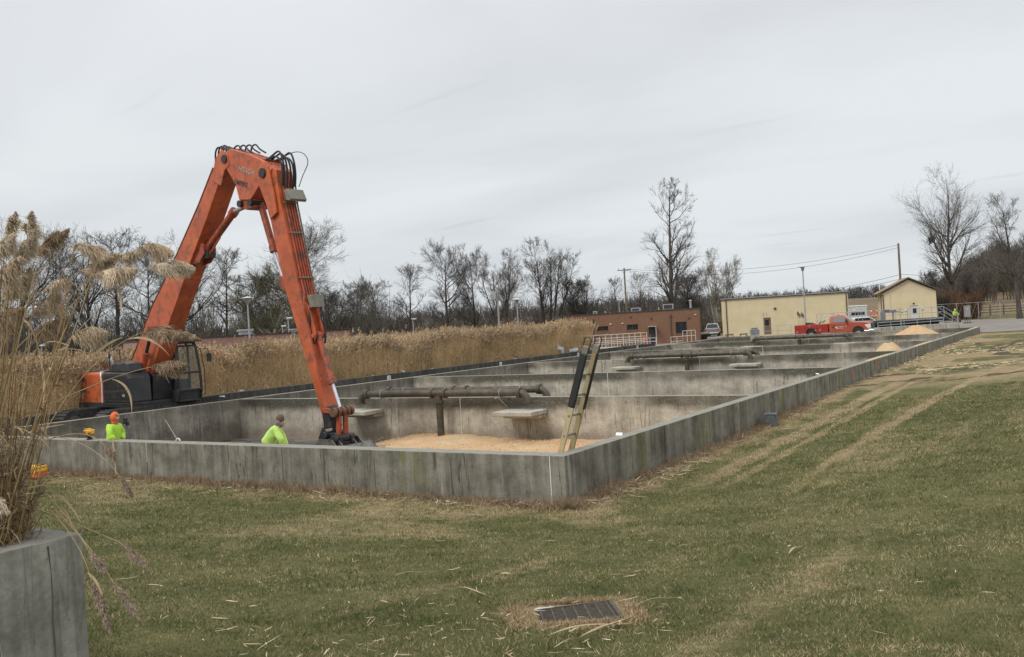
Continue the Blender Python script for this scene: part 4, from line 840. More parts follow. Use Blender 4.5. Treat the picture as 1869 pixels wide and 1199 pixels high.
person('worker in yellow green jacket and brown knit cap bending forward left of the digger arm', (pA[0], pA[1], -.97), RZ+.1, .62, (((.10, .06, -.27), (.20, .03, -.50)), ((.12, -.06, -.27), (.20, -.04, -.52))), .97, 'hivis2', 'trouser', hood='down', hat='beanie', head_dir=(1, -.35, -1.1), knees=1)
pB = at(208, 800, 24.6)
person('worker in yellow green jacket with an orange hood up near the left tank end', (pB[0], pB[1], -.97), RZ-.35, .18, (((.03, .05, -.28), (.15, -.04, -.40)), ((.04, -.05, -.28), (.15, .03, -.40))), .98, 'hivis', 'trouser', hood='up', hat='orangehood', head_dir=(1, -.1, -.25), hairm='grey_hair')
heap('mud_mound', pB[0], pB[1]+.1, 1.6, 1.0, -1.6, -1.08, M['sludge'], 'mud mound under the orange hooded worker', 'mud', p=1, flat=.45, seed=15, x0=-22, x1=-.32, y0=.32, y1=11)
pC = at(1743, 585, 110); pC[2] = Hs(pC[0], pC[1])
person('distant worker in a bright yellow green jacket and brown trousers standing by the grey cabinet', tuple(pC), RZ-1.2, .25, (((.05, .16, -.22), (.22, .2, -.35)), ((.05, -.16, -.22), (.22, -.2, -.35))), 1.0, 'hivis', 'trouser_tan', hood='up', hat='hivis')

# grade rod with receiver held up beside the hooded worker; tripod leg
q0, q1 = at(241, 812, 24.4), at(229, 770, 24.2)
gr = thing('grade_rod', 'blue grey measuring pole with a black receiver at the face of the orange hooded worker', 'measuring rod', tuple(q0))
q0v = Vector(q0); d_ = Vector(q1)-q0v
M['bluegrey'] = mat('blue_grey', (.10, .12, .16), (.15, .17, .22), 5, .5)
MB().tube([d_*-.9, d_*.9], .028, 8).build('pole', M['bluegrey'], gr)
b_ = MB(); b_.cbox(d_*1.05, (.10, .08, .17), Euler((0, .2, RZ)).to_matrix()); b_.cbox(d_*.92+Vector((.04, .02, 0)), (.08, .06, .10)); b_.build('receiver', M['black'], gr, bevel=.01)
q0, q1 = at(324, 803, 22.9), at(301, 765, 25.2)
r2 = thing('measuring_stick', 'thin pale stick leaning over the tank front wall right of the hooded worker', 'stick', tuple(q0))
d_ = Vector(q1)-Vector(q0); MB().tube([(0, 0, 0), d_], .010, 7).build('shaft', mat('pale_wood', (.22, .19, .14), (.32, .28, .2), 9, .7), r2)
MB().tube([d_, d_*1.03], .024, 7).build('tip', M['black'], r2)
b_ = MB(); b_.tube([(-.06, 0, -.02), (0, 0, .035), (.07, 0, .03), (.10, 0, -.02)], .022, 7); b_.build('hook', M['off_white'], r2)

# ------------------------------------------------------------------ laser level and its case
M['yellow'] = mat('tool_yellow', (.70, .36, .03), (.80, .44, .04), 4, .4); M['tool_orange'] = mat('tool_orange', (.62, .12, .025), (.72, .16, .03), 4, .45)
ll = thing('laser_level', 'yellow laser level on a dark stand on the front wall left of the hooded worker', 'laser level', (-15.0, .15, 0), RZ)
b_ = MB(); b_.lathe((0, 0, 0), [(.075, 0), (.08, .03), (.045, .05), (.05, .09), (.115, .12), (.12, .15)], 14); b_.build('stand', M['black'], ll, smooth=True)
b_ = MB(); b_.box(-.12, .12, -.09, .09, .135, .27); b_.box(-.13, .13, -.06, .06, .16, .25); b_.build('housing', M['yellow'], ll, bevel=.02)
b_ = MB(); b_.box(-.05, .06, -.05, .05, .27, .305); b_.box(-.11, -.04, -.055, -.04, .29, .31); b_.build('handle', M['yellow'], ll, bevel=.01)
b_ = MB(); b_.box(-.105, -.06, -.097, -.091, .16, .19); b_.box(-.105, -.06, -.097, -.091, .21, .24); b_.box(.0, .10, -.094, -.091, .17, .2); b_.build('dark_window', M['black'], ll)
cs = thing('laser_case', 'yellow and orange tool case on the grass against the tank front wall at left', 'tool case', (-15.88, -.80, Hs(-15.88, -.80)+.0), -.12); cs.scale = (.88,)*3
b_ = MB(); b_.prism([(-.22, .17), (-.24, .40), (.22, .40), (.25, .22), (.14, .16)], lambda p, t: (p[0], t, p[1]), -.19, .15); b_.build('lid', M['yellow'], cs, bevel=.02)
b_ = MB(); b_.prism([(-.22, .01), (-.235, .165), (.14, .155), (.25, .215), (.21, .02)], lambda p, t: (p[0], t, p[1]), -.185, .145); b_.build('base', M['tool_orange'], cs, bevel=.02)
b_ = MB(); b_.box(-.21, -.09, -.20, -.192, .27, .35); b_.box(-.22, -.08, -.205, -.19, .14, .19); b_.box(.06, .2, -.1, .1, .405, .425); b_.build('latch_and_handle', M['black'], cs, bevel=.006)
b_ = MB(); b_.box(-.195, -.10, -.205, -.201, .29, .33); b_.build('badge', M['text_grey'], cs)

# ------------------------------------------------------------------ ladder
LD = thing('ladder', 'wooden ladder with black sleeved rails leaning in the near right corner of the tank', 'ladder', (-.86, .5, -1.45))
M['ladder'] = mat('ladder_wood', (.42, .33, .18), (.56, .45, .27), 6, .7, stretch=(1, 1, .2), fine=.15)
M['ladder_old'] = mat('ladder_wood_old', (.28, .215, .10), (.40, .32, .165), 6, .7, stretch=(1, 1, .2), fine=.2)
d_ = Vector((.345, 0, 1.0)).normalized(); Lr = 3.72; nrm = Vector((-d_.z, 0, d_.x))
def lp(s, y, o=0): return d_*s+Vector((0, y, 0))+nrm*o
for y, mt_ in ((0.0, 'ladder'), (.42, 'ladder_old')):
    b_ = MB(); b_.bar(lp(0, y), lp(Lr-.14, y), .05, .11, up=(0, 1, 0)) if False else b_.bar(lp(0, y), lp(Lr-.14, y), .11, .045, up=(0, 1, 0)); rl = b_.build('rail', M[mt_], LD, bevel=.008)
    b_ = MB(); b_.bar(lp(2.42 if y == 0 else 2.3, y, .012), lp(Lr-.25, y, .012), .135 if y == 0 else .06, .075 if y == 0 else .06, up=(0, 1, 0))
    if y > 0:
        b_ = MB(); b_.bar(lp(2.35, y+.0, -.055), lp(Lr-.25, y+.0, -.055), .035, .08, up=(0, 1, 0))
    b_.build('black_sleeve', M['rubber'], rl, bevel=.015)
    b_ = MB(); b_.bar(lp(Lr-.25, y), lp(Lr-.1, y), .12, .055, up=(0, 1, 0)); b_.build('end_cap', M['guard'], rl, bevel=.01)
    b_ = MB(); b_.tube([lp(Lr-.2, y, .055), lp(Lr-.02, y, .07)]+[lp(Lr+.0+.075*math.sin(a), y, .075*math.cos(a)) for a in np.linspace(.2, math.pi-.2, 8)]+[lp(Lr-.02, y, -.07), lp(Lr-.25, y, -.06)], .011, 6); b_.build('hook', M['black'], rl)
for k in range(8):
    s = .25+.40*k; MB().tube([lp(s, -.03), lp(s, .45)], .022, 8).build('rung', M['guard'], LD)

# grey block by the wall, small papers
cb = MB()
for x0, x1, y0, y1 in ((-.2, .2, -.2, -.165), (-.2, .2, .165, .2), (-.2, -.165, -.165, .165), (.165, .2, -.165, .165), (-.018, .018, -.165, .165)): cb.box(x0, x1, y0, y1, 0, .38)
cb.box(-.165, .165, -.165, .165, .30, .36)
o = cb.build('concrete_block', mat('grey_block', (.09, .10, .11), (.15, .16, .175), 12, .9, fine=.2), None, bevel=.008); o.location = (.32, 11.3, Hs(.3, 11.3)-.01); o.rotation_euler = (math.radians(90), 0, .2); o.location[2] += .2
o.scale = (.85,)*3; tag(o, 'grey hollow concrete block lying on the grass against the outside of the tank side wall', 'concrete block')
for (px, py, y, lb, s_) in ((1130, 792, 2.5, 'white paper cup lid on the near end of the side wall', .2), (1492, 682, 0, 'small white scrap on the side wall top farther along', .16)):
    rr = _F+_R*(px-934.5)/FPX-_U*(py-599.5)/FPX; tt = (.02-CAM[2])/rr[2]; P_ = CAM+rr*tt
    b_ = MB(); b_.cbox((0, 0, .015), (s_*.7, s_*1.2, .022), Euler((.1, .1, .4)).to_matrix()); o = b_.build('white_scrap', M['white'], None, bevel=.01); o.location = (min(P_[0], -.1), P_[1], .0); tag(o, lb, 'litter')
# storm drain
gx, gy = GR; gz = Hs(gx, gy); dr = thing('drain_grate', 'square dark steel drain grate sunk in the lawn', 'drain grate', (gx, gy, gz-.012), .62)
b_ = MB()
for k in range(-3, 4): b_.box(k*.1-.006, k*.1+.006, -.33, .33, -.035, .0)
for k in range(-9, 10): b_.box(-.33, .33, k*.036-.006, k*.036+.006, -.03, -.004)
sl = (Hs(gx+.1, gy)-Hs(gx-.1, gy))/.2; sl2 = (Hs(gx, gy+.1)-Hs(gx, gy-.1))/.2
dr.rotation_euler = (math.atan(sl2), -math.atan(sl), .62)
M['grate'] = mat('grate_iron', (.055, .048, .040), (.105, .09, .07), 14, .9, 0, c3=(.09, .05, .03), c3pos=(.55, .7), c3scale=8)
b_.build('bars', M['grate'], dr)
b_ = MB()
for a in ((-.36, .36, -.36, -.33), (-.36, .36, .33, .36), (-.36, -.33, -.33, .33), (.33, .36, -.33, .33)): b_.box(*a, -.06, .004)
b_.build('frame', M['grate'], dr); b_ = MB(); b_.box(-.36, .36, -.36, .36, -.42, -.40)
for a in ((-.37, .37, -.37, -.345), (-.37, .37, .345, .37), (-.37, -.345, -.345, .345), (.345, .37, -.345, .345)): b_.box(*a, -.4, -.065)
b_.build('sump', M['sludge'], dr)
# near planter wall
PW = thing('planter_wall', 'grey stained concrete wall of the reed planter at the lower left', 'wall', (3.29, -11.3, .1))
b_ = MB(); b_.box(-.24, 0, -9, 0, -.9, 1.29); b_.build('side_panel', M['conc_near'], PW, bevel=.006)
b_ = MB(); b_.box(-14, -.242, -.24, 0, -.9, 1.29); b_.build('end_panel', M['conc_near'], PW, bevel=.006)
b_ = MB(); b_.box(-14, -.242, -9, -.242, -.2, 1.0); b_.build('planting_soil', mat('soil', (.04, .028, .018), (.08, .06, .04), 8, .95), PW)
M['lime'] = mat('lime_run', (.38, .385, .375), (.50, .50, .48), 9, .95, stretch=(1, 1, .2)); M['darkrun'] = mat('dark_run', (.07, .07, .062), (.13, .13, .115), 9, .95, stretch=(1, 1, .2))
for y, w_, k in ((-.20, .004, 'darkrun'), (-.50, .003, 'lime')):
    b_ = MB(); zz = np.linspace(-.8, 1.262, 16); V = []
    for i, z in enumerate(zz):
        o_ = .004*math.sin(i*1.7+y*9)+.003*math.sin(i*4.1); ww = w_*(.15+1.3*abs(math.sin(i*2.3+y*5))); V += [(.0025, y+o_-ww, z), (.0025, y+o_+ww, z)]
    b_.add(V, [(2*i, 2*i+1, 2*i+3, 2*i+2) for i in range(15)]); b_.build('runoff_mark', M[k], PW, recalc=False)
# ------------------------------------------------------------------ brick building
def brickmat(name, c1, c2, mortar, sx=1.0):
    m, t, b = nodes(name); b.inputs['Roughness'].default_value = .9
    tc = t.nodes.new('ShaderNodeTexCoord'); sp = t.nodes.new('ShaderNodeSeparateXYZ'); t.links.new(tc.outputs['Object'], sp.inputs[0])
    ad = t.nodes.new('ShaderNodeMath'); ad.operation = 'ADD'; t.links.new(sp.outputs['X'], ad.inputs[0]); t.links.new(sp.outputs['Y'], ad.inputs[1])
    cb_ = t.nodes.new('ShaderNodeCombineXYZ'); t.links.new(ad.outputs[0], cb_.inputs[0]); t.links.new(sp.outputs['Z'], cb_.inputs[1])
    br = t.nodes.new('ShaderNodeTexBrick'); br.inputs['Scale'].default_value = 1; br.inputs['Brick Width'].default_value = .22; br.inputs['Row Height'].default_value = .075; br.inputs['Mortar Size'].default_value = .008
    br.inputs['Color1'].default_value = rgba(c1); br.inputs['Color2'].default_value = rgba(c2); br.inputs['Mortar'].default_value = rgba(mortar); t.links.new(cb_.outputs[0], br.inputs['Vector'])
    no = t.nodes.new('ShaderNodeTexNoise'); no.inputs['Scale'].default_value = .8; no.inputs['Detail'].default_value = 6; t.links.new(tc.outputs['Object'], no.inputs['Vector'])
    r = t.nodes.new('ShaderNodeValToRGB'); r.color_ramp.elements[0].color = (.8, .8, .8, 1); r.color_ramp.elements[1].color = (1.1, 1.08, 1.05, 1); t.links.new(no.outputs['Fac'], r.inputs[0])
    mm = t.nodes.new('ShaderNodeMixRGB'); mm.blend_type = 'MULTIPLY'; mm.inputs[0].default_value = 1; t.links.new(br.outputs['Color'], mm.inputs[1]); t.links.new(r.outputs[0], mm.inputs[2]); t.links.new(mm.outputs[0], b.inputs['Base Color']); return m
M['brick'] = brickmat('red_brick', (.185, .086, .050), (.235, .115, .068), (.20, .13, .09))
M['brick2'] = brickmat('faded_brick', (.30, .15, .12), (.38, .205, .165), (.36, .27, .22))
M['roofedge'] = mat('dark_roof_edge', (.03, .028, .026), (.06, .055, .05), 5, .7)
M['bronze'] = mat('bronze_frame', (.06, .045, .035), (.09, .07, .05), 5, .5)
RB = math.radians(20)
bk = thing('brick_building', 'low red brick building with a flat dark roof left of the cream buildings', 'building', (-32.6, 90.2, -1.15), RB)
zg = -1.15
def z_(a): return a-zg
def holewall(b_, x0, x1, z0, z1, y0, y1, holes):
    "wall slab from x0..x1 with rectangular openings (x0,x1,z0,z1), assembled butt-jointed"
    xs_ = sorted({x0, x1}|{h[0] for h in holes}|{h[1] for h in holes}); zs_ = sorted({z0, z1}|{h[2] for h in holes}|{h[3] for h in holes})
    xi = {v: i for i, v in enumerate(xs_)}; zi = {v: i for i, v in enumerate(zs_)}; nX = len(xs_)
    V = [(x, y, z) for y in (y0, y1) for z in zs_ for x in xs_]; o = len(xs_)*len(zs_)
    def solid(i, j):
        if i < 0 or j < 0 or i >= nX-1 or j >= len(zs_)-1: return False
        cx, cz = (xs_[i]+xs_[i+1])/2, (zs_[j]+zs_[j+1])/2
        return not any(h[0] < cx < h[1] and h[2] < cz < h[3] for h in holes)
    F = []
    for i in range(nX-1):
        for j in range(len(zs_)-1):
            if not solid(i, j): continue
            a = j*nX+i; q = [a, a+1, a+1+nX, a+nX]; F.append(tuple(q)); F.append(tuple(k+o for k in reversed(q)))
            if not solid(i-1, j): F.append((a, a+nX, a+nX+o, a+o))
            if not solid(i+1, j): F.append((a+1, a+1+o, a+1+nX+o, a+1+nX))
            if not solid(i, j-1): F.append((a, a+o, a+1+o, a+1))
            if not solid(i, j+1): F.append((a+nX, a+nX+1, a+nX+1+o, a+nX+o))
    b_.add(V, F)
HB = [(-12.26, -10.83, z_(1.0), z_(1.58)), (-8.55, -7.16, z_(.92), z_(1.6)), (-5.92, -5.08, z_(-.9), z_(1.15)), (-2.64, -1.30, z_(.15), z_(1.57))]
b_ = MB(); holewall(b_, -16.15, .18, 0, z_(3.05), 0, .3, HB); b_.box(-16.15, -15.85, .3, 9, 0, z_(3.05)); b_.box(-.12, .18, .3, 9, 0, z_(3.05)); b_.box(-15.85, -.12, 8.7, 9, 0, z_(3.05)); b_.build('wall', M['brick'], bk)
b_ = MB(); b_.box(-16.22, .25, -.07, 9.07, z_(3.05)+.002, z_(3.05)+.14); b_.build('roof', M['roofedge'], bk)
for h in (HB[0], HB[1], HB[3]):
    b_ = MB(); x0, x1, z0, z1 = h
    for q in ((x0, x1, z0, z0+.06), (x0, x1, z1-.06, z1), (x0, x0+.06, z0+.06, z1-.06), (x1-.06, x1, z0+.06, z1-.06)): b_.box(q[0], q[1], .08, .2, q[2], q[3])
    b_.box((x0+x1)/2-.02, (x0+x1)/2+.02, .1, .18, z0+.06, z1-.06)
    wn = b_.build('window', M['bronze'], bk); b_ = MB(); b_.box(x0+.06, x1-.06, .14, .15, z0+.06, z1-.06); b_.build('pane', M['glass'], wn); b_ = MB(); b_.box(x0-.04, x1+.04, -.05, .08, z0-.09, z0-.002); b_.build('sill', M['brick'], wn)
b_ = MB(); b_.box(-5.92, -5.86, .05, .2, z_(-.9), z_(1.15)); b_.box(-5.14, -5.08, .05, .2, z_(-.9), z_(1.15)); b_.box(-5.86, -5.14, .05, .2, z_(1.08), z_(1.15)); dr_ = b_.build('door', M['bronze'], bk)
MB().box(-5.86, -5.14, .1, .15, z_(-.9), z_(1.08)).build('door_leaf', M['black'], dr_); MB().box(-5.80, -5.74, .06, .1, z_(.0), z_(.2)).build('handle', M['galv'], dr_)
b_ = MB(); b_.box(-4.98, -4.92, -1.0, -.94, z_(-.9), z_(1.2)); b_.box(-5.95, -4.92, -1.0, 0, z_(1.2), z_(1.24)); b_.build('door_canopy', M['off_white'], bk)
for x in (-12.65, -3.18):
    b_ = MB(); b_.box(x-.11, x+.11, -.14, -.002, z_(2.25), z_(2.5)); b_.cyl((x, -.07, z_(2.25)), (x, -.07, z_(-.6)), .055, 8); b_.build('downpipe', M['bronze'], bk)
for x, z, c in ((-10.53, 1.78, 'off_white'), (-9.06, 1.78, 'off_white'), (-8.02, 2.55, 'bronze'), (-5.49, 2.2, 'bronze'), (-1.0, 2.0, 'bronze'), (-.2, 2.35, 'off_white'), (-14.6, 2.1, 'bronze'), (-15.3, 2.2, 'off_white')):
    MB().box(x-.11, x+.11, -.12, -.003, z_(z)-.07, z_(z)+.07).build('wall_fitting', M[c], bk, bevel=.01)
for q in ((-8.1, -6.95, 2, 3.2, z_(3.2), z_(3.62)), (-4.15, -2.9, 2, 3.2, z_(3.2), z_(3.85)), (-12.9, -12.4, 2, 2.5, z_(3.2), z_(3.5))):
    ru = MB().box(*q).build('roof_unit', M['galv'], bk, bevel=.02); MB().box(q[0]+.12, q[1]-.12, 1.97, 1.997, q[4]+.08, q[5]-.08).build('louvre', M['roofedge'], ru)
b_ = MB(); b_.cyl((-.75, 1.2, z_(3.15)), (-.75, 1.2, z_(4.0)), .13, 12); b_.cyl((-.75, 1.2, z_(4.02)), (-.75, 1.2, z_(4.08)), .2, 12); b_.lathe((-.75, 1.2, z_(4.08)), [(.2, 0), (.02, .12)], 12); b_.build('flue', M['galv'], bk)
# second brick building behind the reeds
b2 = thing('brick_building', 'long faded pink brick building showing above the reeds behind the digger boom', 'building', (-58.2, 36.5, -1.0), math.radians(64))
b_ = MB(); b_.box(-4, 15, 0, 8, 0, 3.85); b_.build('wall', M['brick2'], b2); MB().box(-4.05, 15.05, -.05, 8.05, 3.852, 3.97).build('roof', M['roofedge'], b2)
for x, h in ((0.5, .28), (5.6, .5), (10.5, .3)): b_ = MB(); b_.box(x-.5, x+.5, 1.5, 2.5, 3.97, 3.97+h*.6); b_.box(x-.62, x+.62, 1.4, 2.6, 3.97+h*.6+.002, 3.97+h); b_.build('roof_vent', M['galv'], b2, bevel=.02)
for x in (1.2, 7.3): b_ = MB(); b_.box(x-.12, x+.12, -.12, -.002, 2.7, 3.2); b_.cyl((x, -.06, 2.7), (x, -.06, .2), .05, 8); b_.build('downpipe', M['bronze'], b2)

# ------------------------------------------------------------------ cream buildings
M['cream'] = mat('cream_render', (.60, .50, .31), (.67, .565, .365), .8, .85, 0, .15, fine=.05)
M['cream_pale'] = mat('pale_render', (.56, .47, .31), (.62, .53, .36), .8, .85)
M['shingle'] = mat('brown_shingle', (.24, .16, .10), (.36, .25, .16), 6, .9, fine=.3)
yb = thing('cream_building', 'long low cream rendered building with a thin dark roof line behind the red truck', 'building', (-30.77, 93.76, -.75), RB); zg = -.75
HY = [(4.87, 5.74, .15, z_(1.46))]
b_ = MB(); holewall(b_, 0, 14.75, 0, z_(3.92), 0, .25, HY); b_.box(0, .25, .25, 8, 0, z_(3.92)); b_.box(14.5, 14.75, .25, 8, 0, z_(3.92)); b_.box(.25, 14.5, 7.75, 8, 0, z_(3.92)); b_.build('wall', M['cream'], yb)
b_ = MB(); b_.box(-.1, 14.85, -.12, 8.1, z_(3.925), z_(4.08)); b_.box(-.12, 14.87, -.16, -.121, z_(3.90), z_(4.12)); b_.build('roof', M['roofedge'], yb)
MB().box(-.13, 14.9, -.175, -.161, z_(4.0), z_(4.08)).build('gutter_trim', M['galv'], yb)
b_ = MB(); b_.box(4.87, 5.74, .08, .2, .15, z_(1.46)); dd = b_.build('door', mat('brown_door', (.14, .095, .055), (.19, .13, .08), 4, .6), yb); MB().box(5.05, 5.50, .06, .08, z_(.35), z_(1.2)).build('pane', M['glass'], dd)
for x in (.55, 14.55): b_ = MB(); b_.cyl((x, -.08, z_(3.9)), (x, -.08, .1), .06, 8); b_.build('downpipe', M['bronze'], yb)
for x, z in ((6.3, 2.5), (5.3, 2.03), (4.9, 2.03), (5.3, 1.8), (4.9, 1.8)): MB().box(x-(.14 if z > 2.2 else .03), x+(.14 if z > 2.2 else .03), -.1, -.003, z_(z)-(.12 if z > 2.2 else .03), z_(z)+(.12 if z > 2.2 else .03)).build('wall_fitting', M['bronze'], yb)
for x, h in ((2.32, .5), (6.34, .3), (14.5, .35)): b_ = MB(); b_.cyl((x, 1.5, z_(4.08)), (x, 1.5, z_(4.08)+h), .1, 10); b_.cyl((x, 1.5, z_(4.08)+h), (x, 1.5, z_(4.08)+h+.1), .19, 10); b_.build('roof_vent', M['galv'], yb)
RG = math.radians(17)
gb = thing('gable_building', 'square cream building with a brown shingle gable roof behind the raised walkway', 'building', (-13.24, 97.97, -.55), RG); zg = -.55
HG = [(3.25, 4.1, .9, z_(1.9))]
b_ = MB(); holewall(b_, .35, 6.1, 0, z_(3.5), 0, .25, HG); b_.box(.35, .6, .25, 5.2, 0, z_(3.5)); b_.box(5.85, 6.1, .25, 5.2, 0, z_(3.5)); b_.box(.6, 5.85, 4.95, 5.2, 0, z_(3.5)); b_.build('wall', M['cream'], gb)
b_ = MB(); b_.prism([(.35, z_(3.502)), (6.1, z_(3.502)), (3.22, z_(4.93))], lambda p, t: (p[0], t, p[1]), .02, 5.18); b_.build('gable', M['cream_pale'], gb)
b_ = MB(); b_.prism([(-.15, z_(3.42)), (3.22, z_(5.08)), (6.6, z_(3.42)), (6.6, z_(3.54)), (3.22, z_(5.22)), (-.15, z_(3.54))], lambda p, t: (p[0], t, p[1]), -.3, 5.5); b_.build('roof', M['shingle'], gb)
b_ = MB()
for a_, c_ in (((-.15, z_(3.46)), (3.22, z_(5.13))), ((3.22, z_(5.13)), (6.6, z_(3.46)))): b_.bar((a_[0], -.32, a_[1]), (c_[0], -.32, c_[1]), .04, .14, up=(0, 0, 1))
b_.bar((-.2, -.3, z_(3.42)), (-.2, 5.5, z_(3.42)), .1, .1); b_.build('fascia', M['bronze'], gb)
b_ = MB(); b_.box(3.25, 4.1, .08, .2, .9, z_(1.9)); dd = b_.build('door', M['off_white'], gb); MB().box(3.55, 3.95, .06, .08, z_(.95), z_(1.6)).build('pane', M['glass'], dd)
for x, z, s in ((3.67, 2.15, .1), (4.55, 1.5, .13), (2.8, 1.45, .13)): MB().box(x-s, x+s, -.1, -.003, z_(z)-s*.7, z_(z)+s*.7).build('wall_fitting', M['white'] if z < 2 else M['bronze'], gb)
for x, y in ((.2, .1), (.42, -.08)): b_ = MB(); b_.cyl((x, y, z_(3.4)), (x, y, .1), .05, 8); b_.build('downpipe', M['bronze'], gb)
b_ = MB(); b_.tube([(1.2, -.03, z_(3.4)), (1.2, -.03, z_(1.8))], .03, 6); b_.build('conduit', M['cream_pale'], gb)
b_ = MB(); b_.cyl((.4, 2.6, z_(4.0)), (.4, 2.6, z_(4.75)), .05, 8); b_.cyl((.2, 2.6, z_(4.75)), (.6, 2.6, z_(4.75)), .04, 8); b_.build('vent_pipe', M['white'], gb)

# ------------------------------------------------------------------ railings, walkway
EU = np.array([.839, .543, 0.0])
def railing(name, label, cat, P0, P1, n, h, mt, rails=(1.0, .5), r=.03, drop=0.0, parent=None, z1=None):
    P0 = Vector(P0); P1 = Vector(P1); t_ = thing(name, label, cat, P0) if parent is None else None
    d = P1-P0
    for k in range(n+1):
        q = d*(k/n); MB().tube([q-Vector((0, 0, drop)), q+Vector((0, 0, h))], r, 6).build('post', mt, t_)
    for f_ in rails: MB().tube([Vector((0, 0, h*f_)), d+Vector((0, 0, h*f_))], r, 6).build('rail', mt, t_)
    return t_
wk = thing('raised_walkway', 'long raised grey metal walkway with pipe railing between the red truck and the distant worker', 'walkway', tuple(at(1500, 586, 90)*[1, 1, 0]+[0, 0, .69]))
o_ = Vector(wk.location); wl = 90*(1724-1500)/FPX*1.0; ex = Vector(EU)*1.0; eyv = Vector((-.543, .839, 0))
def wp(x, y, z): return ex*x+eyv*y+Vector((0, 0, z))
Mw = Matrix((ex, eyv, Vector((0, 0, 1)))).transposed()
b_ = MB(); b_.cbox(wp(wl/2+1.5, .7, -.11), (wl-3, 1.4, .22), Mw); b_.build('deck', mat('deck_steel', (.09, .09, .095), (.16, .16, .165), 6, .6, .3), wk)
b_ = MB()
for x in np.linspace(3.5, wl-.5, 6): b_.cbox(wp(x, .3, -.72), (.12, .12, 1.0), Mw); b_.cbox(wp(x, 1.2, -.72), (.12, .12, 1.0), Mw)
b_.cbox(wp(wl/2+1.5, .1, -.36), (wl-3.2, .1, .14), Mw); b_.cbox(wp(wl/2+2, 1.35, -.7), (wl-4, .06, .9), Mw); b_.build('support', M['black'], wk)
for yy, nm in ((.03, 0), (1.37, 1)):
    n_ = 10 if nm == 0 else 8
    for k in range(n_+1): MB().tube([wp(wl*k/n_, yy, -.1), wp(wl*k/n_, yy, 1.02)], .028, 6).build('railing_post', M['galv'], wk)
    for z in (1.02, .5): MB().tube([wp(0, yy, z), wp(wl, yy, z)], .028, 6).build('railing_rail', M['galv'], wk)
b_ = MB()
for yy in (.1, 1.3):
    for z in (1.0, .5): b_.tube([wp(wl, yy, z), wp(wl+1.4, yy, z-.95)], .028, 6)
    b_.tube([wp(wl+1.4, yy, -1.1), wp(wl+1.4, yy, .05)], .028, 6)
b_.build('stair_rail', M['galv'], wk)
for k in range(6): MB().cbox(wp(wl+.13+.23*k, .7, -.2-.19*k), (.24, 1.2, .05), Mw).build('stair_tread', M['steel'], wk)
rp_ = at(1602, 592, 86); rp_[2] = .25; rq_ = at(1722, 583, 86); rq_[2] = .40
railing('ramp_railing', 'low pale pipe railing of the ramp running in front of the raised walkway', 'railing', rp_, rq_, 5, .30, M['galv'], rails=(1.0, .1), drop=.8)
rp_ = at(1646, 612, 84); rp_[2] = -.55
pst = MB(); pst.tube([(0, 0, 0), (-.02, 0, 2.45)], .04, 8); o = pst.build('steel_post', M['galv'], None); o.location = tuple(rp_); tag(o, 'tall thin steel post standing in front of the walkway by the larger chip cone', 'post')
# life ring
lr = thing('life_ring', 'orange life ring hanging on the walkway railing behind the bonnet of the red truck', 'life ring', tuple(at(1595, 572, 89.7)))
b_ = MB(); ring = [Vector((math.cos(a)*.33, 0, math.sin(a)*.33)) for a in np.linspace(0, 2*math.pi, 25)]; Mz = Matrix.Rotation(math.atan2(.543, .839), 3, 'Z'); b_.tube([Mz@p for p in ring], .075, 8, cap=False); b_.build('ring', mat('ring_orange', (.6, .1, .04), (.7, .14, .06), 5, .6), lr, smooth=True)
b_ = MB()
for a in (.8, 2.35, 3.9, 5.5): b_.tube([Mz@Vector((math.cos(a+k)*.33, 0, math.sin(a+k)*.33)) for k in (-.12, 0, .12)], .08, 8)
b_.build('white_band', M['white'], lr, smooth=True)
# equipment on the deck
eq = thing('pump_equipment', 'grey pump machinery standing on the walkway deck left of the gable building door', 'machinery', tuple(at(1612, 584, 89)*[1, 1, 0]+[0, 0, .69]))
b_ = MB(); b_.cbox(wp(0, 0, .42), (.35, .4, .85), Mw); b_.cbox(wp(.75, 0, .78), (1.5, .35, .12), Mw); b_.cyl(wp(.2, 0, .85), wp(1.3, 0, .95), .1, 10); b_.cyl(wp(1.0, 0, 0), wp(1.0, 0, .75), .06, 8); b_.cbox(wp(.35, 0, 1.0), (.5, .3, .14), Mw); b_.cyl(wp(1.6, 0, .75), wp(2.0, 0, .70), .05, 8); b_.build('machine_body', mat('machine_grey', (.16, .17, .18), (.24, .25, .26), 5, .5, .2), eq, bevel=.02)
# low concrete retaining wall
rw0 = at(1597, 598, 84.5)
rw = thing('retaining_wall', 'low grey concrete wall in front of the raised walkway', 'wall', (rw0[0], rw0[1], -.7)); rl_ = 84.5*(1757-1597)/FPX
b_ = MB(); b_.cbox(wp(rl_/2, .15, .435), (rl_, .3, .87), Mw); b_.build('wall_body', M['conc_pad'], rw, bevel=.02)
b_ = MB()
for x in np.arange(.6, rl_, 1.2): b_.cbox(wp(x, -.005, .43), (.03, .02, .82), Mw)
b_.build('joint', M['dark_seal'], rw)
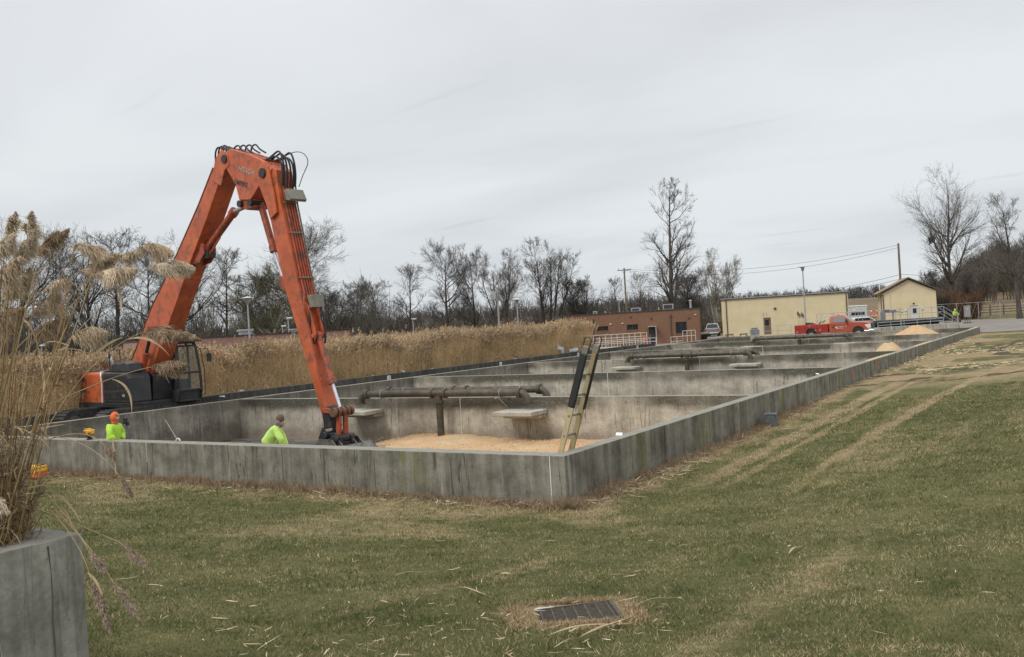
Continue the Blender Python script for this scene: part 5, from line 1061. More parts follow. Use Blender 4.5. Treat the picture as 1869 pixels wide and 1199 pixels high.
# brick building railings
M['whiterail'] = mat('white_rail', (.50, .49, .44), (.64, .62, .56), 6, .5)
p0 = at(1083, 613, 92); p1 = at(1177, 608, 92)
wr_ = thing('ramp_railing', 'white pipe railing round the access ramp in front of the brick building', 'railing', (p0[0], p0[1], -.9))
for dz, yy in ((1.75, 0.0), (1.2, -1.3)):
    n_ = 9
    for k in range(n_+1): MB().tube([wp(5.4*k/n_+(.7 if yy else 0), yy, 0), wp(5.4*k/n_+(.7 if yy else 0), yy, dz)], .03, 6).build('post', M['whiterail'], wr_)
    for z in (dz, dz-.35, dz-.75): MB().tube([wp(-2.6 if yy == 0 else .2, yy, z), wp(5.4+(.7 if yy else 0), yy, z)], .032, 6).build('rail', M['whiterail'], wr_)
b_ = MB(); b_.cbox(wp(2.9, -.6, .45), (6.0, 1.2, .1), Mw); b_.build('ramp_deck', M['off_white'], wr_)
b_ = MB(); b_.cbox(wp(4.3, -1.45, .30), (3.4, .04, .62), Mw); b_.build('skirt_panel', M['dark_grey'], wr_)
b_ = MB(); b_.cbox(wp(5.1, -.1, 1.15), (.16, .1, .75), Mw); b_.build('orange_marker', M['tool_orange'], wr_)
p0 = at(1225, 628, 97); p1 = at(1247, 624, 97); p2 = at(1270, 620, 97)
s1 = railing('stair_railing', 'short white stair railing left of the large shuttered window of the brick building', 'railing', (p0[0], p0[1], -.85), (p1[0], p1[1], -.85), 2, .98, M['whiterail'], rails=(1, .5), r=.03)
s2 = railing('landing_railing', 'taller white landing railing at the right corner of the brick building', 'railing', (p1[0], p1[1], -.35), (p2[0], p2[1], -.35), 3, 1.05, M['whiterail'], rails=(1, .48), r=.03, drop=.5)
p0 = at(1395, 609, 104); p1 = at(1444, 606, 104)
railing('door_railing', 'thin grey pipe railing in front of the brown door of the long cream building', 'railing', (p0[0], p0[1], -.6), (p1[0], p1[1], -.6), 2, 1.15, M['galv'], r=.028)
p0 = at(1511, 600, 92)
# ------------------------------------------------------------------ lamps and poles
def lamp(label, P, top, sc=1.0, kind=0, group='dish head lamp posts'):
    gz_ = Hs(P[0], P[1]); h = top-gz_; t_ = thing('lamp_post', label, 'lamp post', (P[0], P[1], gz_), 0, group)
    b_ = MB(); b_.tube([(0, 0, 0), (0, 0, h-.55*sc)], [.075*sc, .05*sc], 10); b_.build('pole', M['galv'], t_, smooth=True)
    if kind == 0:
        b_ = MB(); b_.lathe((0, 0, h-.55*sc), [(.06*sc, 0), (.12*sc, .08*sc), (.17*sc, .30*sc), (.19*sc, .36*sc)], 14); hd_ = b_.build('lamp_head', M['galv'], t_, smooth=True)
        b_ = MB(); b_.lathe((0, 0, h-.16*sc), [(.05*sc, -.02), (.42*sc, .0), (.42*sc, .025*sc), (.15*sc, .09*sc), (.02, .12*sc)], 18); b_.build('dish', M['off_white'], hd_, smooth=True)
    else:
        b_ = MB(); b_.cbox((.18*sc, 0, h-.5*sc), (.6*sc, .22*sc, .12*sc)); b_.cbox((.3*sc, 0, h-.58*sc), (.3*sc, .18*sc, .05*sc)); b_.build('lamp_head', M['off_white'], t_, bevel=.03)
    return t_
for lb, px, py, D, sc, kd in (('tall dish head lamp post in front of the long cream building beside the red truck', 1464.5, 484, 104, 1.25, 0),
        ('dish head lamp post standing over the pink brick building left of the digger arm', 451, 540, 70, 1.15, 0),
        ('dish head lamp post over the reeds between the digger arm and the brick building', 943, 543.5, 95, 1.2, 0),
        ('taller of the two plain lamp posts close beside the digger arm', 525, 570, 88, 1.1, 1), ('shorter and left of the two plain lamp posts close beside the digger arm', 515, 586, 92, 1.0, 1),
        ('small lamp post over the reeds right of the digger arm', 753, 574, 105, 1.0, 1), ('lamp post behind the brick building roof beside the wooden utility pole', 1129, 540, 125, 1.1, 1), ('lamp post behind the tall near reeds at far left', 75, 620, 88, 1.1, 1)):
    P = at(px, py, D); lamp(lb, P, P[2], sc, kd)
M['polewood'] = mat('pole_wood', (.13, .10, .065), (.22, .17, .11), 3, .9, stretch=(1, 1, .1)); M['palepole'] = mat('weathered_pole', (.27, .26, .235), (.36, .35, .32), 3, .85, stretch=(1, 1, .1))
def pole(label, px, py, D, mt, r=.14, arms=0, can=0):
    P = at(px, py, D); gz_ = Hs(P[0], P[1]); h = P[2]-gz_; t_ = thing('utility_pole', label, 'utility pole', (P[0], P[1], gz_), math.atan2(.543, .839))
    b_ = MB(); b_.tube([(0, 0, 0), (0, 0, h)], [r, r*.7], 10); b_.build('shaft', mt, t_, smooth=True)
    if arms:
        b_ = MB(); b_.bar((-1.1, 0, h-.35), (1.1, 0, h-.35), .12, .12); b_.bar((-.5, 0, h-.35), (0, .05, h-.9), .04, .04); b_.bar((.5, 0, h-.35), (0, .05, h-.9), .04, .04)
        for x in (-1, 0, 1): b_.cyl((x, 0, h-.29), (x, 0, h-.1), .05, 8)
        b_.build('crossarm', mt, t_)
    if can:
        b_ = MB(); b_.cyl((-.35, -.1, h-can-.45), (-.35, -.1, h-can+.45), .25, 12); b_.build('transformer', M['galv'], t_, bevel=.03)
    return P
pA_ = pole('brown wooden utility pole with a crossarm behind the brick building roof', 1139, 489, 150, M['polewood'], .17, 1, 0)
pB_ = pole('bare wooden utility pole rising behind the gable roof', 1639.5, 444, 128, M['polewood'], .19)
pC_ = pole('pale weathered utility pole with a grey transformer in front of the multi stem tree', 907, 524, 108, M['palepole'], .15, 0, 1.0)
def wire(label, A_, B_, sag, r=.018):
    A_ = Vector(A_); B_ = Vector(B_); pts = [A_.lerp(B_, t)-Vector((0, 0, sag*4*t*(1-t))) for t in np.linspace(0, 1, 25)]
    b_ = MB(); b_.tube([p-A_ for p in pts], r, 5); o = b_.build('power_line', M['roofedge'], None); o.location = A_; tag(o, label, 'power line', 'overhead power lines')
EP = at(1900, 455, 110)
wire('top overhead wire between the crossarm pole and the bare pole', at(1141, 491, 150), at(1639, 447, 128), 1.6, .02)
wire('second overhead wire just under the top one between the crossarm pole and the bare pole', at(1137, 493, 150), at(1639, 452, 128), 2.0, .02)
wire('lower overhead wire from behind the brick building to the bare pole low down', at(1139, 533, 150), at(1639, 502, 128), 2.2, .025)
wire('lowest overhead wire from behind the brick building passing over the long cream building', at(1139, 546, 150), at(1640, 510, 128), 2.0, .025)
wire('upper overhead wire leaving the bare pole to the right', at(1640, 500, 128), at(1905, 478, 118), .8, .022)
wire('lower overhead wire leaving the bare pole to the right', at(1640, 510, 128), at(1905, 489, 118), .8, .022)
wire('thin sagging wire from the pale transformer pole to the crossarm pole', at(908, 545, 108), at(1139, 505, 150), 5.5, .018)

# ------------------------------------------------------------------ vehicles
M['truckred'] = mat('truck_red', (.34, .075, .036), (.40, .092, .045), 1.5, .32, 0, 0, c3=(.28, .05, .03), c3pos=(.62, .75), c3scale=3)
M['silver'] = mat('silver_paint', (.34, .35, .36), (.42, .43, .44), 2, .35, .5)
M['grille'] = mat('grille', (.02, .02, .02), (.05, .05, .05), 9, .4)
M['lens'] = mat('lamp_lens', (.6, .58, .5), (.75, .72, .66), 9, .15); M['redlens'] = mat('red_lens', (.35, .015, .01), (.45, .02, .015), 9, .2)
def wheel(parent, x, y, r, w_, s):
    b_ = MB(); prof = [(r*.62, -w_/2), (r*.93, -w_/2), (r, -w_/2+.04), (r, w_/2-.04), (r*.93, w_/2), (r*.62, w_/2)]
    n = 26; V = [(x+a*math.cos(2*math.pi*j/n), y+z, r+a*math.sin(2*math.pi*j/n)) for a, z in prof for j in range(n)]
    F = [(i*n+j, i*n+(j+1) % n, ((i+1) % 6)*n+(j+1) % n, ((i+1) % 6)*n+j) for i in range(6) for j in range(n)]
    b_.add(V, F); wh = b_.build('wheel', M['rubber'], parent, smooth=True)
    b_ = MB(); b_.cyl((x, y-w_*.3, r), (x, y+w_*.3, r), r*.63, 20); b_.cyl((x, y-w_*.36, r), (x, y+w_*.36, r), r*.2, 12); b_.build('rim', M['galv'], wh)
def arch(cx, r, z0, n=9): return [(cx+r*math.cos(a), z0+r*math.sin(a)) for a in np.linspace(math.pi, 0, n)]
# red service truck; local x forward, -y faces the tank
st = thing('service_truck', 'orange red service pickup truck with tool body and white lettering on its door', 'truck', (-15.65, 72.0, -.56), 0.02)
Wd = .98
body = [(3.1, .52)]+[(4.95, .52)]+arch(5.62, .52, .50)+[(6.25, .50), (6.62, .62), (6.66, 1.20), (6.52, 1.34), (5.9, 1.40), (5.05, 1.43), (4.95, 1.40), (3.1, 1.40)]
b_ = MB(); b_.prism(body, SIDE, -Wd, Wd); sb = b_.build('body', M['truckred'], st, bevel=.05, seg=3)
b_ = MB()
cabp = [(3.12, 1.405), (3.16, 1.95), (3.3, 2.04), (4.2, 2.05), (4.36, 2.0), (5.12, 1.405)]
V_ = [(p[0], -(.95-(p[1]-1.4)*.28), p[1]) for p in cabp]+[(p[0], (.95-(p[1]-1.4)*.28), p[1]) for p in cabp]; k = 6
b_.add(V_, [tuple(range(k)), tuple(range(2*k-1, k-1, -1))]+[(i, i+k, (i+1) % k+k, (i+1) % k) for i in range(k)]); cb_ = b_.build('cab', M['truckred'], st, bevel=.04, seg=3)
def side_quad(b_, P, s, off=.006):
    V = [(x, s*((.95-(z-1.4)*.28)+off), z) for x, z in P]; b_.add(V, [tuple(range(len(P)))])
for s in (-1, 1):
    b_ = MB(); side_quad(b_, [(3.52, 1.45), (4.62, 1.45), (4.62, 1.58), (4.22, 1.93), (3.54, 1.93)], s); b_.build('side_window', M['glass_light'], st)
b_ = MB(); V_ = [(4.40, -.76, 1.985), (4.40, .76, 1.985), (5.10, .90, 1.43), (5.10, -.90, 1.43)]; b_.add([(x+.012, y, z+.012) for x, y, z in V_], [(0, 1, 2, 3)]); b_.build('windscreen', M['glass_light'], st)
toolb = [(.0, .56), (1.0, .56)]+arch(1.48, .48, .56)+[(1.96, .56), (3.0, .56), (3.0, 1.36), (0.0, 1.36)]
b_ = MB(); b_.prism(toolb, SIDE, -1.03, -.62); b_.prism(toolb, SIDE, .62, 1.03); b_.box(0, 3.0, -.62, .62, .6, .95); tb = b_.build('tool_body', mat('tool_body_red', (.30, .026, .016), (.36, .034, .02), 2, .4), st, bevel=.02)
b_ = MB()
for x in (.06, .92, 1.98, 2.55): b_.box(x, x+.015, -1.038, -1.03, .6, 1.32)
b_.box(.05, 2.95, -1.038, -1.03, 1.0, 1.012); b_.build('door_seam', M['black'], tb)
b_ = MB()
for x, z in ((.22, .72), (2.3, .85), (1.9, .82)): b_.box(x-.06, x+.06, -1.045, -1.031, z-.05, z+.05)
b_.box(1.32, 1.42, -1.045, -1.031, 1.17, 1.28); b_.build('latch', M['galv'], tb)
b_ = MB(); b_.box(6.665, 6.74, -.72, .72, .78, 1.27); [b_.box(6.74, 6.755, -.7, .7, z, z+.05) for z in (.84, .95, 1.06, 1.17)]; b_.build('grille', M['grille'], st, bevel=.02)
for s in (-1, 1): b_ = MB(); b_.prism([(6.18, 1.12), (6.66, 1.22), (6.70, .86), (6.45, .80)], SIDE, s*(Wd+.006), s*.74); b_.build('headlight', M['lens'], st, bevel=.01)
b_ = MB(); b_.box(6.5, 6.95, -1.0, 1.0, .52, .72); b_.box(6.1, 6.55, -1.01, -.93, .52, .64); b_.build('front_bumper', M['chrome'], st, bevel=.04)
b_ = MB(); b_.cyl((5.62, -.9, .5), (5.62, .9, .5), .50, 20) ; b_.cyl((1.48, -.9, .5), (1.48, .9, .5), .46, 20); b_.build('wheel_well', M['black'], st)
for x in (1.48, 5.62):
    for s in (-1, 1): wheel(st, x, s*.86, .40, .26, s)
for s in (-1, 1): b_ = MB(); b_.cbox((4.66, s*1.12, 1.56), (.14, .2, .34)); b_.bar((4.66, s*.9, 1.5), (4.66, s*1.1, 1.5), .04, .04); b_.build('mirror', M['black'], st, bevel=.02)
b_ = MB(); b_.box(3.5, 3.62, -.99, -.982, 1.12, 1.2); b_.build('door_handle', M['black'], st)
MB().cyl((3.42, -.985, 1.02), (3.42, -.99, 1.02), .075, 14).build('fuel_cap', M['black'], st)
b_ = MB(); b_.add([(3.62, -.988, 1.06), (3.80, -.988, 1.06), (3.84, -.988, .93), (3.94, -.988, 1.02), (3.84, -.988, .84)], [(0, 1, 2, 4)]); b_.build('door_emblem', M['white'], st)
text('lettering', 'V Howell', .13, (4.12, -.988, 1.05), (math.pi/2, 0, 0), M['white'], st, .002); text('lettering', 'Kline Services', .085, (4.14, -.988, .92), (math.pi/2, 0, 0), M['white'], st, .002)
text('lettering', '2', .17, (4.56, -.988, 1.06), (math.pi/2, 0, 0), M['white'], st, .002)
b_ = MB(); b_.lathe((3.75, 0, 2.05), [(.12, 0), (.12, .1), (.03, .16)], 12); b_.box(3.55, 4.15, -.5, .5, 2.05, 2.09); b_.build('beacon', mat('beacon', (.5, .14, .06), (.6, .2, .1), 5, .3), st)
b_ = MB()
for y in (-.6, .6): b_.tube([(1.9, y, 1.36), (1.9, y, 1.78), (3.0, y, 1.82)], .025, 6)
b_.tube([(1.9, -.6, 1.78), (1.9, .6, 1.78)], .025, 6); b_.tube([(2.4, -.6, 1.8), (2.4, -.6, 1.36)], .025, 6); b_.build('ladder_rack', M['off_white'], st)
b_ = MB(); b_.tube([(1.0, -.5, 1.45), (1.0, .4, 1.45)], .12, 10); b_.tube([(1.35+.28*math.cos(a), -.5, 1.45+.06*math.sin(a)) for a in np.linspace(0, 6.28, 14)], .05, 6); b_.box(.85, 1.75, -.6, .2, 1.37, 1.43); b_.tube([(2.1, -.4, 1.4), (2.3, -.4, 1.6), (2.45, -.4, 1.5), (2.65, -.4, 1.68)], .05, 6); b_.build('load', M['black'], st)
# shovels standing in the bed rack
for i, (x, h) in enumerate(((.28, 1.05), (.42, .85), (.62, .95), (.75, .8))):
    tl = thing('shovel', ['leftmost long tool standing upright in the truck bed, dark blade up', 'second long tool in the truck bed, shorter than the one left of it', 'third long tool in the truck bed with a bent top', 'rightmost long tool in the truck bed close to the lamp post'][i], 'shovel', (-15.65+x+.0, 72.0-.55, -.56+1.3), 0, 'long tools standing in the truck bed')
    MB().tube([(0, 0, -.3), (.02*i-.03, 0, h)], .02, 6).build('handle', M['ladder'], tl); MB().prism([(-.09, h-.1), (.09, h-.1), (.08, h+.22), (0, h+.33), (-.08, h+.22)], SIDE, -.012, .012).build('blade', M['steel'] if i else mat('green_blade', (.03, .06, .02), (.05, .09, .03), 5, .6), tl)
# silver pickup seen from behind
P = at(1299.5, 613, 132); gz_ = Hs(P[0], P[1])
sp_ = thing('pickup_truck', 'silver pickup truck seen from behind between the brick building and the long cream building', 'pickup truck', (P[0], P[1], gz_), math.atan2(P[1]-CAM[1], P[0]-CAM[0])-.06)
body = [(0, .55)]+[(.8, .5)]+arch(1.25, .45, .5)+[(3.6, .5)]+arch(4.55, .45, .5)+[(5.5, .55), (5.55, 1.05), (4.3, 1.18), (3.6, 1.2), (0, 1.22)]
b_ = MB(); b_.prism(body, SIDE, -.98, .98); b_.build('body', M['silver'], sp_, bevel=.05, seg=3)
cabp = [(1.75, 1.225), (1.95, 1.82), (2.15, 1.9), (3.3, 1.9), (4.1, 1.225)]
V_ = [(p[0], -(.95-(p[1]-1.2)*.35), p[1]) for p in cabp]+[(p[0], (.95-(p[1]-1.2)*.35), p[1]) for p in cabp]; k = 5
b_ = MB(); b_.add(V_, [tuple(range(k)), tuple(range(2*k-1, k-1, -1))]+[(i, i+k, (i+1) % k+k, (i+1) % k) for i in range(k)]); b_.build('cab', M['silver'], sp_, bevel=.04)
b_ = MB(); b_.add([(1.755, -.84, 1.27), (1.755, .84, 1.27), (1.925, .68, 1.80), (1.925, -.68, 1.80)], [(0, 1, 2, 3)]); b_.build('rear_window', M['glass'], sp_)
MB().box(-.012, 0, -.86, .86, .66, 1.16).build('tailgate', mat('silver_dark', (.22, .23, .24), (.28, .29, .3), 3, .4, .5), sp_, bevel=.005)
for s in (-1, 1): MB().box(-.02, .02, s*.80, s*.985, .80, 1.12).build('tail_light', M['redlens'], sp_)
MB().box(1.93, 1.99, -.12, .12, 1.84, 1.88).build('brake_light', M['redlens'], sp_)
b_ = MB(); b_.box(-.15, -.01, -.95, .95, .46, .62); b_.build('rear_bumper', M['chrome'], sp_, bevel=.03); MB().box(-.02, .6, -.8, .8, .30, .45).build('chassis', M['black'], sp_); MB().box(-.165, -.151, -.16, .16, .5, .6).build('number_plate', M['white'], sp_)
for x in (1.25, 4.55):
    for s in (-1, 1): wheel(sp_, x, s*.84, .38, .26, s)
for s in (-1, 1): MB().cbox((3.5, s*1.13, 1.28), (.1, .22, .2)).build('mirror', M['black'], sp_, bevel=.02)
# white camper and white van behind the walkway
P = at(1568, 600, 118); gz_ = Hs(P[0], P[1]); hC = 2.45-(557.5-555)/FPX*118-gz_
cp = thing('box_truck', 'white box bodied vehicle parked between the two cream buildings', 'box truck', (P[0], P[1], gz_), math.atan2(.543, .839)-.12)
b_ = MB(); b_.box(-1.15, 1.15, 0, 4.6, .55, hC-.15); bx_ = b_.build('box_body', mat('camper_white', (.50, .52, .54), (.60, .62, .63), 2, .5), cp, bevel=.08)
b_ = MB(); b_.box(-1.2, 1.2, -.05, 4.65, hC-.148, hC); b_.build('roof_cap', M['white'], cp, bevel=.05)
b_ = MB()
for x0, x1 in ((-.85, -.42), (-.36, .22), (.28, .8)): b_.box(x0, x1, -.02, -.003, hC-1.25, hC-.88)
b_.build('dark_vent', M['glass'], cp)
b_ = MB(); b_.cyl((-.5, -.06, hC-.6), (-.5, -.002, hC-.6), .13, 12); b_.box(-.4, .5, -.03, -.003, hC-.42, hC-.37); b_.build('lamp_row', M['white'], cp)
b_ = MB(); b_.box(-1.1, 1.1, .1, 4.5, .35, .548); b_.build('chassis', M['black'], cp)
for y in (.8, 3.9):
    for s in (-1, 1): b_ = MB(); b_.cyl((s*.85, y, .4), (s*1.12, y, .4), .4, 18); b_.build('wheel', M['rubber'], cp)
P = at(1577, 600, 108); gz_ = Hs(P[0], P[1]); hV = 2.45-(579-555)/FPX*108-gz_
vn = thing('white_van', 'white car roof and bonnet showing just behind the bonnet of the red truck', 'car', (P[0], P[1], gz_), math.atan2(.543, .839))
cs_ = hV/1.55
b_ = MB(); b_.prism([(-2.1*1, .3), (2.1, .3), (2.15, .8*cs_), (1.2, 1.0*cs_), (-2.0, 1.0*cs_)], SIDE, -.9, .9); b_.build('body', M['white'], vn, bevel=.08, seg=3)
b_ = MB(); b_.prism([(-1.7, 1.002*cs_), (-1.4, hV-.03), (.4, hV), (1.25, 1.002*cs_)], SIDE, -.8, .8); b_.build('roof', M['white'], vn, bevel=.07)
b_ = MB(); b_.prism([(-1.45, 1.07*cs_), (-1.25, hV-.1), (.35, hV-.1), (.95, 1.07*cs_)], SIDE, -.812, .812); b_.build('window', M['glass'], vn)
for x in (-1.3, 1.35):
    for s in (-1, 1): wheel(vn, x, s*.8, .33, .2, s)
# ------------------------------------------------------------------ yard things
cabn = at(1766.5, 590, 106); gz_ = Hs(cabn[0], cabn[1])
cn = thing('electrical_cabinet', 'grey electrical cabinet on short legs beside the gravel road', 'cabinet', (cabn[0], cabn[1], gz_), math.atan2(.543, .839)-.1)
zt = 2.45-(558.5-543)/FPX*106-gz_
b_ = MB(); b_.box(-.30, .30, -.2, .2, .75, zt); b_.box(-.33, .33, -.23, .23, zt+.002, zt+.04); b_.build('housing', M['galv'], cn, bevel=.02)
b_ = MB(); [b_.box(x-.03, x+.03, -.03, .03, 0, .75) for x in (-.25, 0, .25)]; b_.box(-.4, .4, -.3, .3, 0, .12); b_.build('leg', M['steel'], cn)
b_ = MB(); b_.box(-.26, .26, -.212, -.201, .82, zt-.08); cd = b_.build('door', mat('cabinet_grey', (.24, .25, .27), (.3, .31, .33), 4, .5), cn); MB().box(-.06, .04, -.225, -.213, zt-.35, zt-.25).build('label_plate', M['white'], cd)
pp = at(1752, 585, 104); o = MB().lathe((0, 0, 0), [(.15, 0), (.15, .55), (.08, .62)], 12).build('bollard', M['roofedge'], None); o.location = (pp[0], pp[1], Hs(pp[0], pp[1])); tag(o, 'short dark post between the distant worker and the grey cabinet', 'post')
M['oldwood'] = mat('old_wood', (.11, .085, .06), (.2, .16, .12), 5, .9)
def picnic(label, px, py, D, w_, rz):
    P = at(px, py, D); gz_ = Hs(P[0], P[1]); t_ = thing('picnic_table', label, 'picnic table', (P[0], P[1], gz_), rz, 'picnic tables at the cream building')
    b_ = MB(); [b_.box(-w_/2, w_/2, y, y+.13, .72, .76) for y in (-.38, -.23, -.08, .07, .22)]; b_.build('tabletop', M['oldwood'], t_)
    for s in (-1, 1): b_ = MB(); b_.box(-w_/2, w_/2, s*.72-.13, s*.72+.13, .42, .46); b_.build('bench', M['oldwood'], t_)
    b_ = MB()
    for s in (-1, 1):
        x = s*(w_/2-.25)
        b_ = MB()
        for q in (-1, 1): b_.bar((x, q*.22, .72), (x, q*.62, 0), .09, .05)
        b_.bar((x, -.8, .38), (x, .8, .38), .05, .09); b_.bar((x, -.36, .69), (x, .36, .69), .05, .05); b_.build('leg_frame', M['oldwood'], t_)
    
picnic('dark wooden picnic table seen end on just right of the silver pickup', 1331, 611, 98, 1.8, math.atan2(.543, .839)+1.2)
picnic('dark wooden picnic table seen end on just left of the grey vent stack', 1357, 610, 95, 1.8, math.atan2(.543, .839)+1.25)
P = at(1378, 612, 83); gz_ = -.55
vt = thing('vent_stack', 'grey stacked metal vent hood on a concrete base left of the brown door', 'vent', (P[0], P[1], gz_), math.atan2(.543, .839))
b_ = MB(); b_.box(-.34, .34, -.34, .34, 0, .78); b_.build('base', M['conc_pad'], vt)
b_ = MB(); [b_.box(-a, a, -a, a, z0, z1) for a, z0, z1 in ((.33, .785, .92), (.36, .922, 1.02), (.34, 1.022, 1.15), (.36, 1.152, 1.22), (.25, 1.222, 1.38), (.27, 1.382, 1.42))]; b_.build('hood', mat('vent_metal', (.22, .24, .26), (.3, .32, .34), 4, .5, .3), vt, bevel=.015)
P = at(1283, 616, 118); t_ = thing('trailer', 'small dark and grey trailer partly hidden by the brick building corner', 'trailer', (P[0], P[1], Hs(P[0], P[1])), .6)
b_ = MB(); b_.box(-.7, .9, -.6, .6, .35, .6); b_.box(-.7, -.62, -.6, .6, .6, 1.3); b_.build('bed', M['roofedge'], t_); MB().box(-.5, .8, -.5, .5, .61, .9).build('load', M['galv'], t_, bevel=.1); b_ = MB(); [b_.cyl((.1, s*.66, .3), (.1, s*.8, .3), .3, 14) for s in (-1, 1)]; b_.build('wheel', M['rubber'], t_)
# white flood lamps on the kerb wall
for px, py, lb, s_ in ((1022, 641, 'white hooded lamp on the kerb wall left of the ladder top, standing upright', 0), (1046, 639, 'white flat lamp lying on the kerb wall close to the ladder top', 1)):
    rr = _F+_R*(px-934.5)/FPX-_U*(py-599.5)/FPX; tt = (-26.95-CAM[0])/rr[0]; P_ = CAM+rr*tt
    t_ = thing('flood_lamp', lb, 'lamp', (-26.95, P_[1], -.015), .8)
    b_ = MB()
    if s_ == 0: b_.cbox((0, 0, .42), (.5, .3, .26), Euler((0, .35, 0)).to_matrix()); b_.cbox((.18, 0, .22), (.2, .2, .3)); b_.cyl((.15, 0, 0), (.15, 0, .2), .05, 8)
    else: b_.cbox((0, 0, .16), (.75, .4, .22), Euler((0, -.15, 0)).to_matrix()); b_.cbox((.1, 0, .04), (.3, .3, .08))
    b_.build('housing', mat('lamp_white', (.5, .54, .6), (.66, .7, .76), 6, .4), t_, bevel=.05)
# wooden rail fence and wire fence at right
f0, f1 = at(1758, 566, 138), at(1905, 556, 138)
fn_ = thing('rail_fence', 'weathered wooden rail fence along the field at far right', 'fence', (f0[0], f0[1], Hs(f0[0], f0[1])))
d_ = Vector((f1[0]-f0[0], f1[1]-f0[1], 0)); n_ = 6
for k in range(n_+1):
    b_ = MB(); q = d_*(k/n_); zz = Hs(f0[0]+q.x, f0[1]+q.y)-Hs(f0[0], f0[1]); b_.cbox(q+Vector((0, 0, zz+.85)), (.2, .2, 1.7)); b_.build('post', M['oldwood'], fn_)
for z in (.55, .95, 1.35): b_ = MB(); b_.bar((0, 0, z), d_+Vector((0, 0, z+Hs(f1[0], f1[1])-Hs(f0[0], f0[1]))), .06, .16); b_.build('rail', M['oldwood'], fn_)
f0, f1 = at(1708, 585, 119), at(1905, 572, 119)
fc = thing('wire_fence', 'thin wire fence with slim steel posts in front of the dark bushes at right', 'fence', (f0[0], f0[1], Hs(f0[0], f0[1])))
d_ = Vector((f1[0]-f0[0], f1[1]-f0[1], 0)); n_ = 5
for k in range(n_+1): MB().tube([d_*(k/n_), d_*(k/n_)+Vector((0, 0, 2.35 if k else 2.6))], .04, 6).build('post', M['galv'], fc); b_ = MB(); [b_.tube([Vector((0, 0, z)), d_+Vector((0, 0, z))], .022, 5) for z in (2.3,)]
for x in np.arange(0, d_.length, .9):
    e_ = d_.normalized(); b_.tube([e_*x+Vector((0, 0, .1)), e_*(x+.9)+Vector((0, 0, 2.2))], .006, 3); b_.tube([e_*(x+.9)+Vector((0, 0, .1)), e_*x+Vector((0, 0, 2.2))], .006, 3)
b_.build('wire', M['galv'], fc)
# ------------------------------------------------------------------ vegetation helpers
def unit(v): return v/np.maximum(np.linalg.norm(v, axis=-1, keepdims=True), 1e-9)
def perp(d, g):
    a = unit(np.cross(d, np.array([0.31, 0.27, 1.0]))); b = np.cross(d, a); th = g.uniform(0, 2*np.pi, len(d))[:, None]
    return a*np.cos(th)+b*np.sin(th)
def branches(base, d, L_, r0, r1, K, wand, trop, g, up=np.array([0, 0, 1.0])):
    "N curved branches -> pts (N,K,3), rad (N,K)"
    n = len(base); P = np.zeros((n, K, 3)); P[:, 0] = base; d = unit(d.copy()); st = (L_/(K-1))[:, None]
    for k in range(1, K):
        d = unit(d+g.normal(0, wand, (n, 3))+up*trop); P[:, k] = P[:, k-1]+d*st
    t = np.linspace(0, 1, K)[None]; return P, r0[:, None]*(1-t)+r1[:, None]*t
def tubes(P, R_, ns):
    n, K, _ = P.shape; T = np.zeros_like(P); T[:, 1:-1] = P[:, 2:]-P[:, :-2]; T[:, 0] = P[:, 1]-P[:, 0]; T[:, -1] = P[:, -1]-P[:, -2]; T = unit(T)
    ref = np.where(np.abs(T[..., 2:3]) < .9, np.array([0, 0, 1.0]), np.array([1.0, 0, 0])); a = unit(np.cross(T, ref)); b = np.cross(a, T)
    th = np.linspace(0, 2*np.pi, ns, endpoint=False)
    V = P[:, :, None]+(a[:, :, None]*np.cos(th)[None, None, :, None]+b[:, :, None]*np.sin(th)[None, None, :, None])*R_[:, :, None, None]
    i = np.arange(n*K*ns).reshape(n, K, ns); j = np.roll(i, -1, 2)
    F = np.stack([i[:, :-1], j[:, :-1], j[:, 1:], i[:, 1:]], -1).reshape(-1, 4)
    return V.reshape(-1, 3), F
def join(parts):
    V = []; F = []; o = 0
    for v, f in parts: V.append(v); F.append(f+o); o += len(v)
    return np.concatenate(V), np.concatenate(F)
def ribbons(P, Wd_, side):
    "flat strips along P (N,K,3) with widths (N,K), side (N,3)"
    n, K, _ = P.shape; V = np.stack([P-side[:, None]*Wd_[..., None]/2, P+side[:, None]*Wd_[..., None]/2], 2)
    i = np.arange(n*K*2).reshape(n, K, 2); F = np.stack([i[:, :-1, 0], i[:, :-1, 1], i[:, 1:, 1], i[:, 1:, 0]], -1).reshape(-1, 4); return V.reshape(-1, 3), F
def kids(P, R_, cnt, t0, t1, ang, lenf, rr, K, wand, trop, g, rmin, tpow=1.0):
    n, Kp, _ = P.shape; idx_ = np.repeat(np.arange(n), cnt); N_ = len(idx_); t = (t0+(t1-t0)*g.uniform(0, 1, N_)**tpow)
    f = t*(Kp-1); k = np.minimum(f.astype(int), Kp-2); w_ = (f-k)[:, None]
    p = P[idx_, k]*(1-w_)+P[idx_, k+1]*w_; d = unit(P[idx_, k+1]-P[idx_, k]); r = R_[idx_, k]*(1-w_[:, 0])+R_[idx_, k+1]*w_[:, 0]
    Lp = np.linalg.norm(P[idx_, 1:]-P[idx_, :-1], axis=-1).sum(1)
    an = np.radians(g.normal(ang, 9, N_))[:, None]; dd = d*np.cos(an)+perp(d, g)*np.sin(an)
    L_ = Lp*lenf(t)*g.uniform(.65, 1.12, N_); r0 = np.maximum(np.minimum(r*.85, r*rr*g.uniform(.8, 1.1, N_)), rmin)
    return branches(p, dd, L_, r0, np.maximum(r0*.3, rmin*.7), K, wand, trop, g)
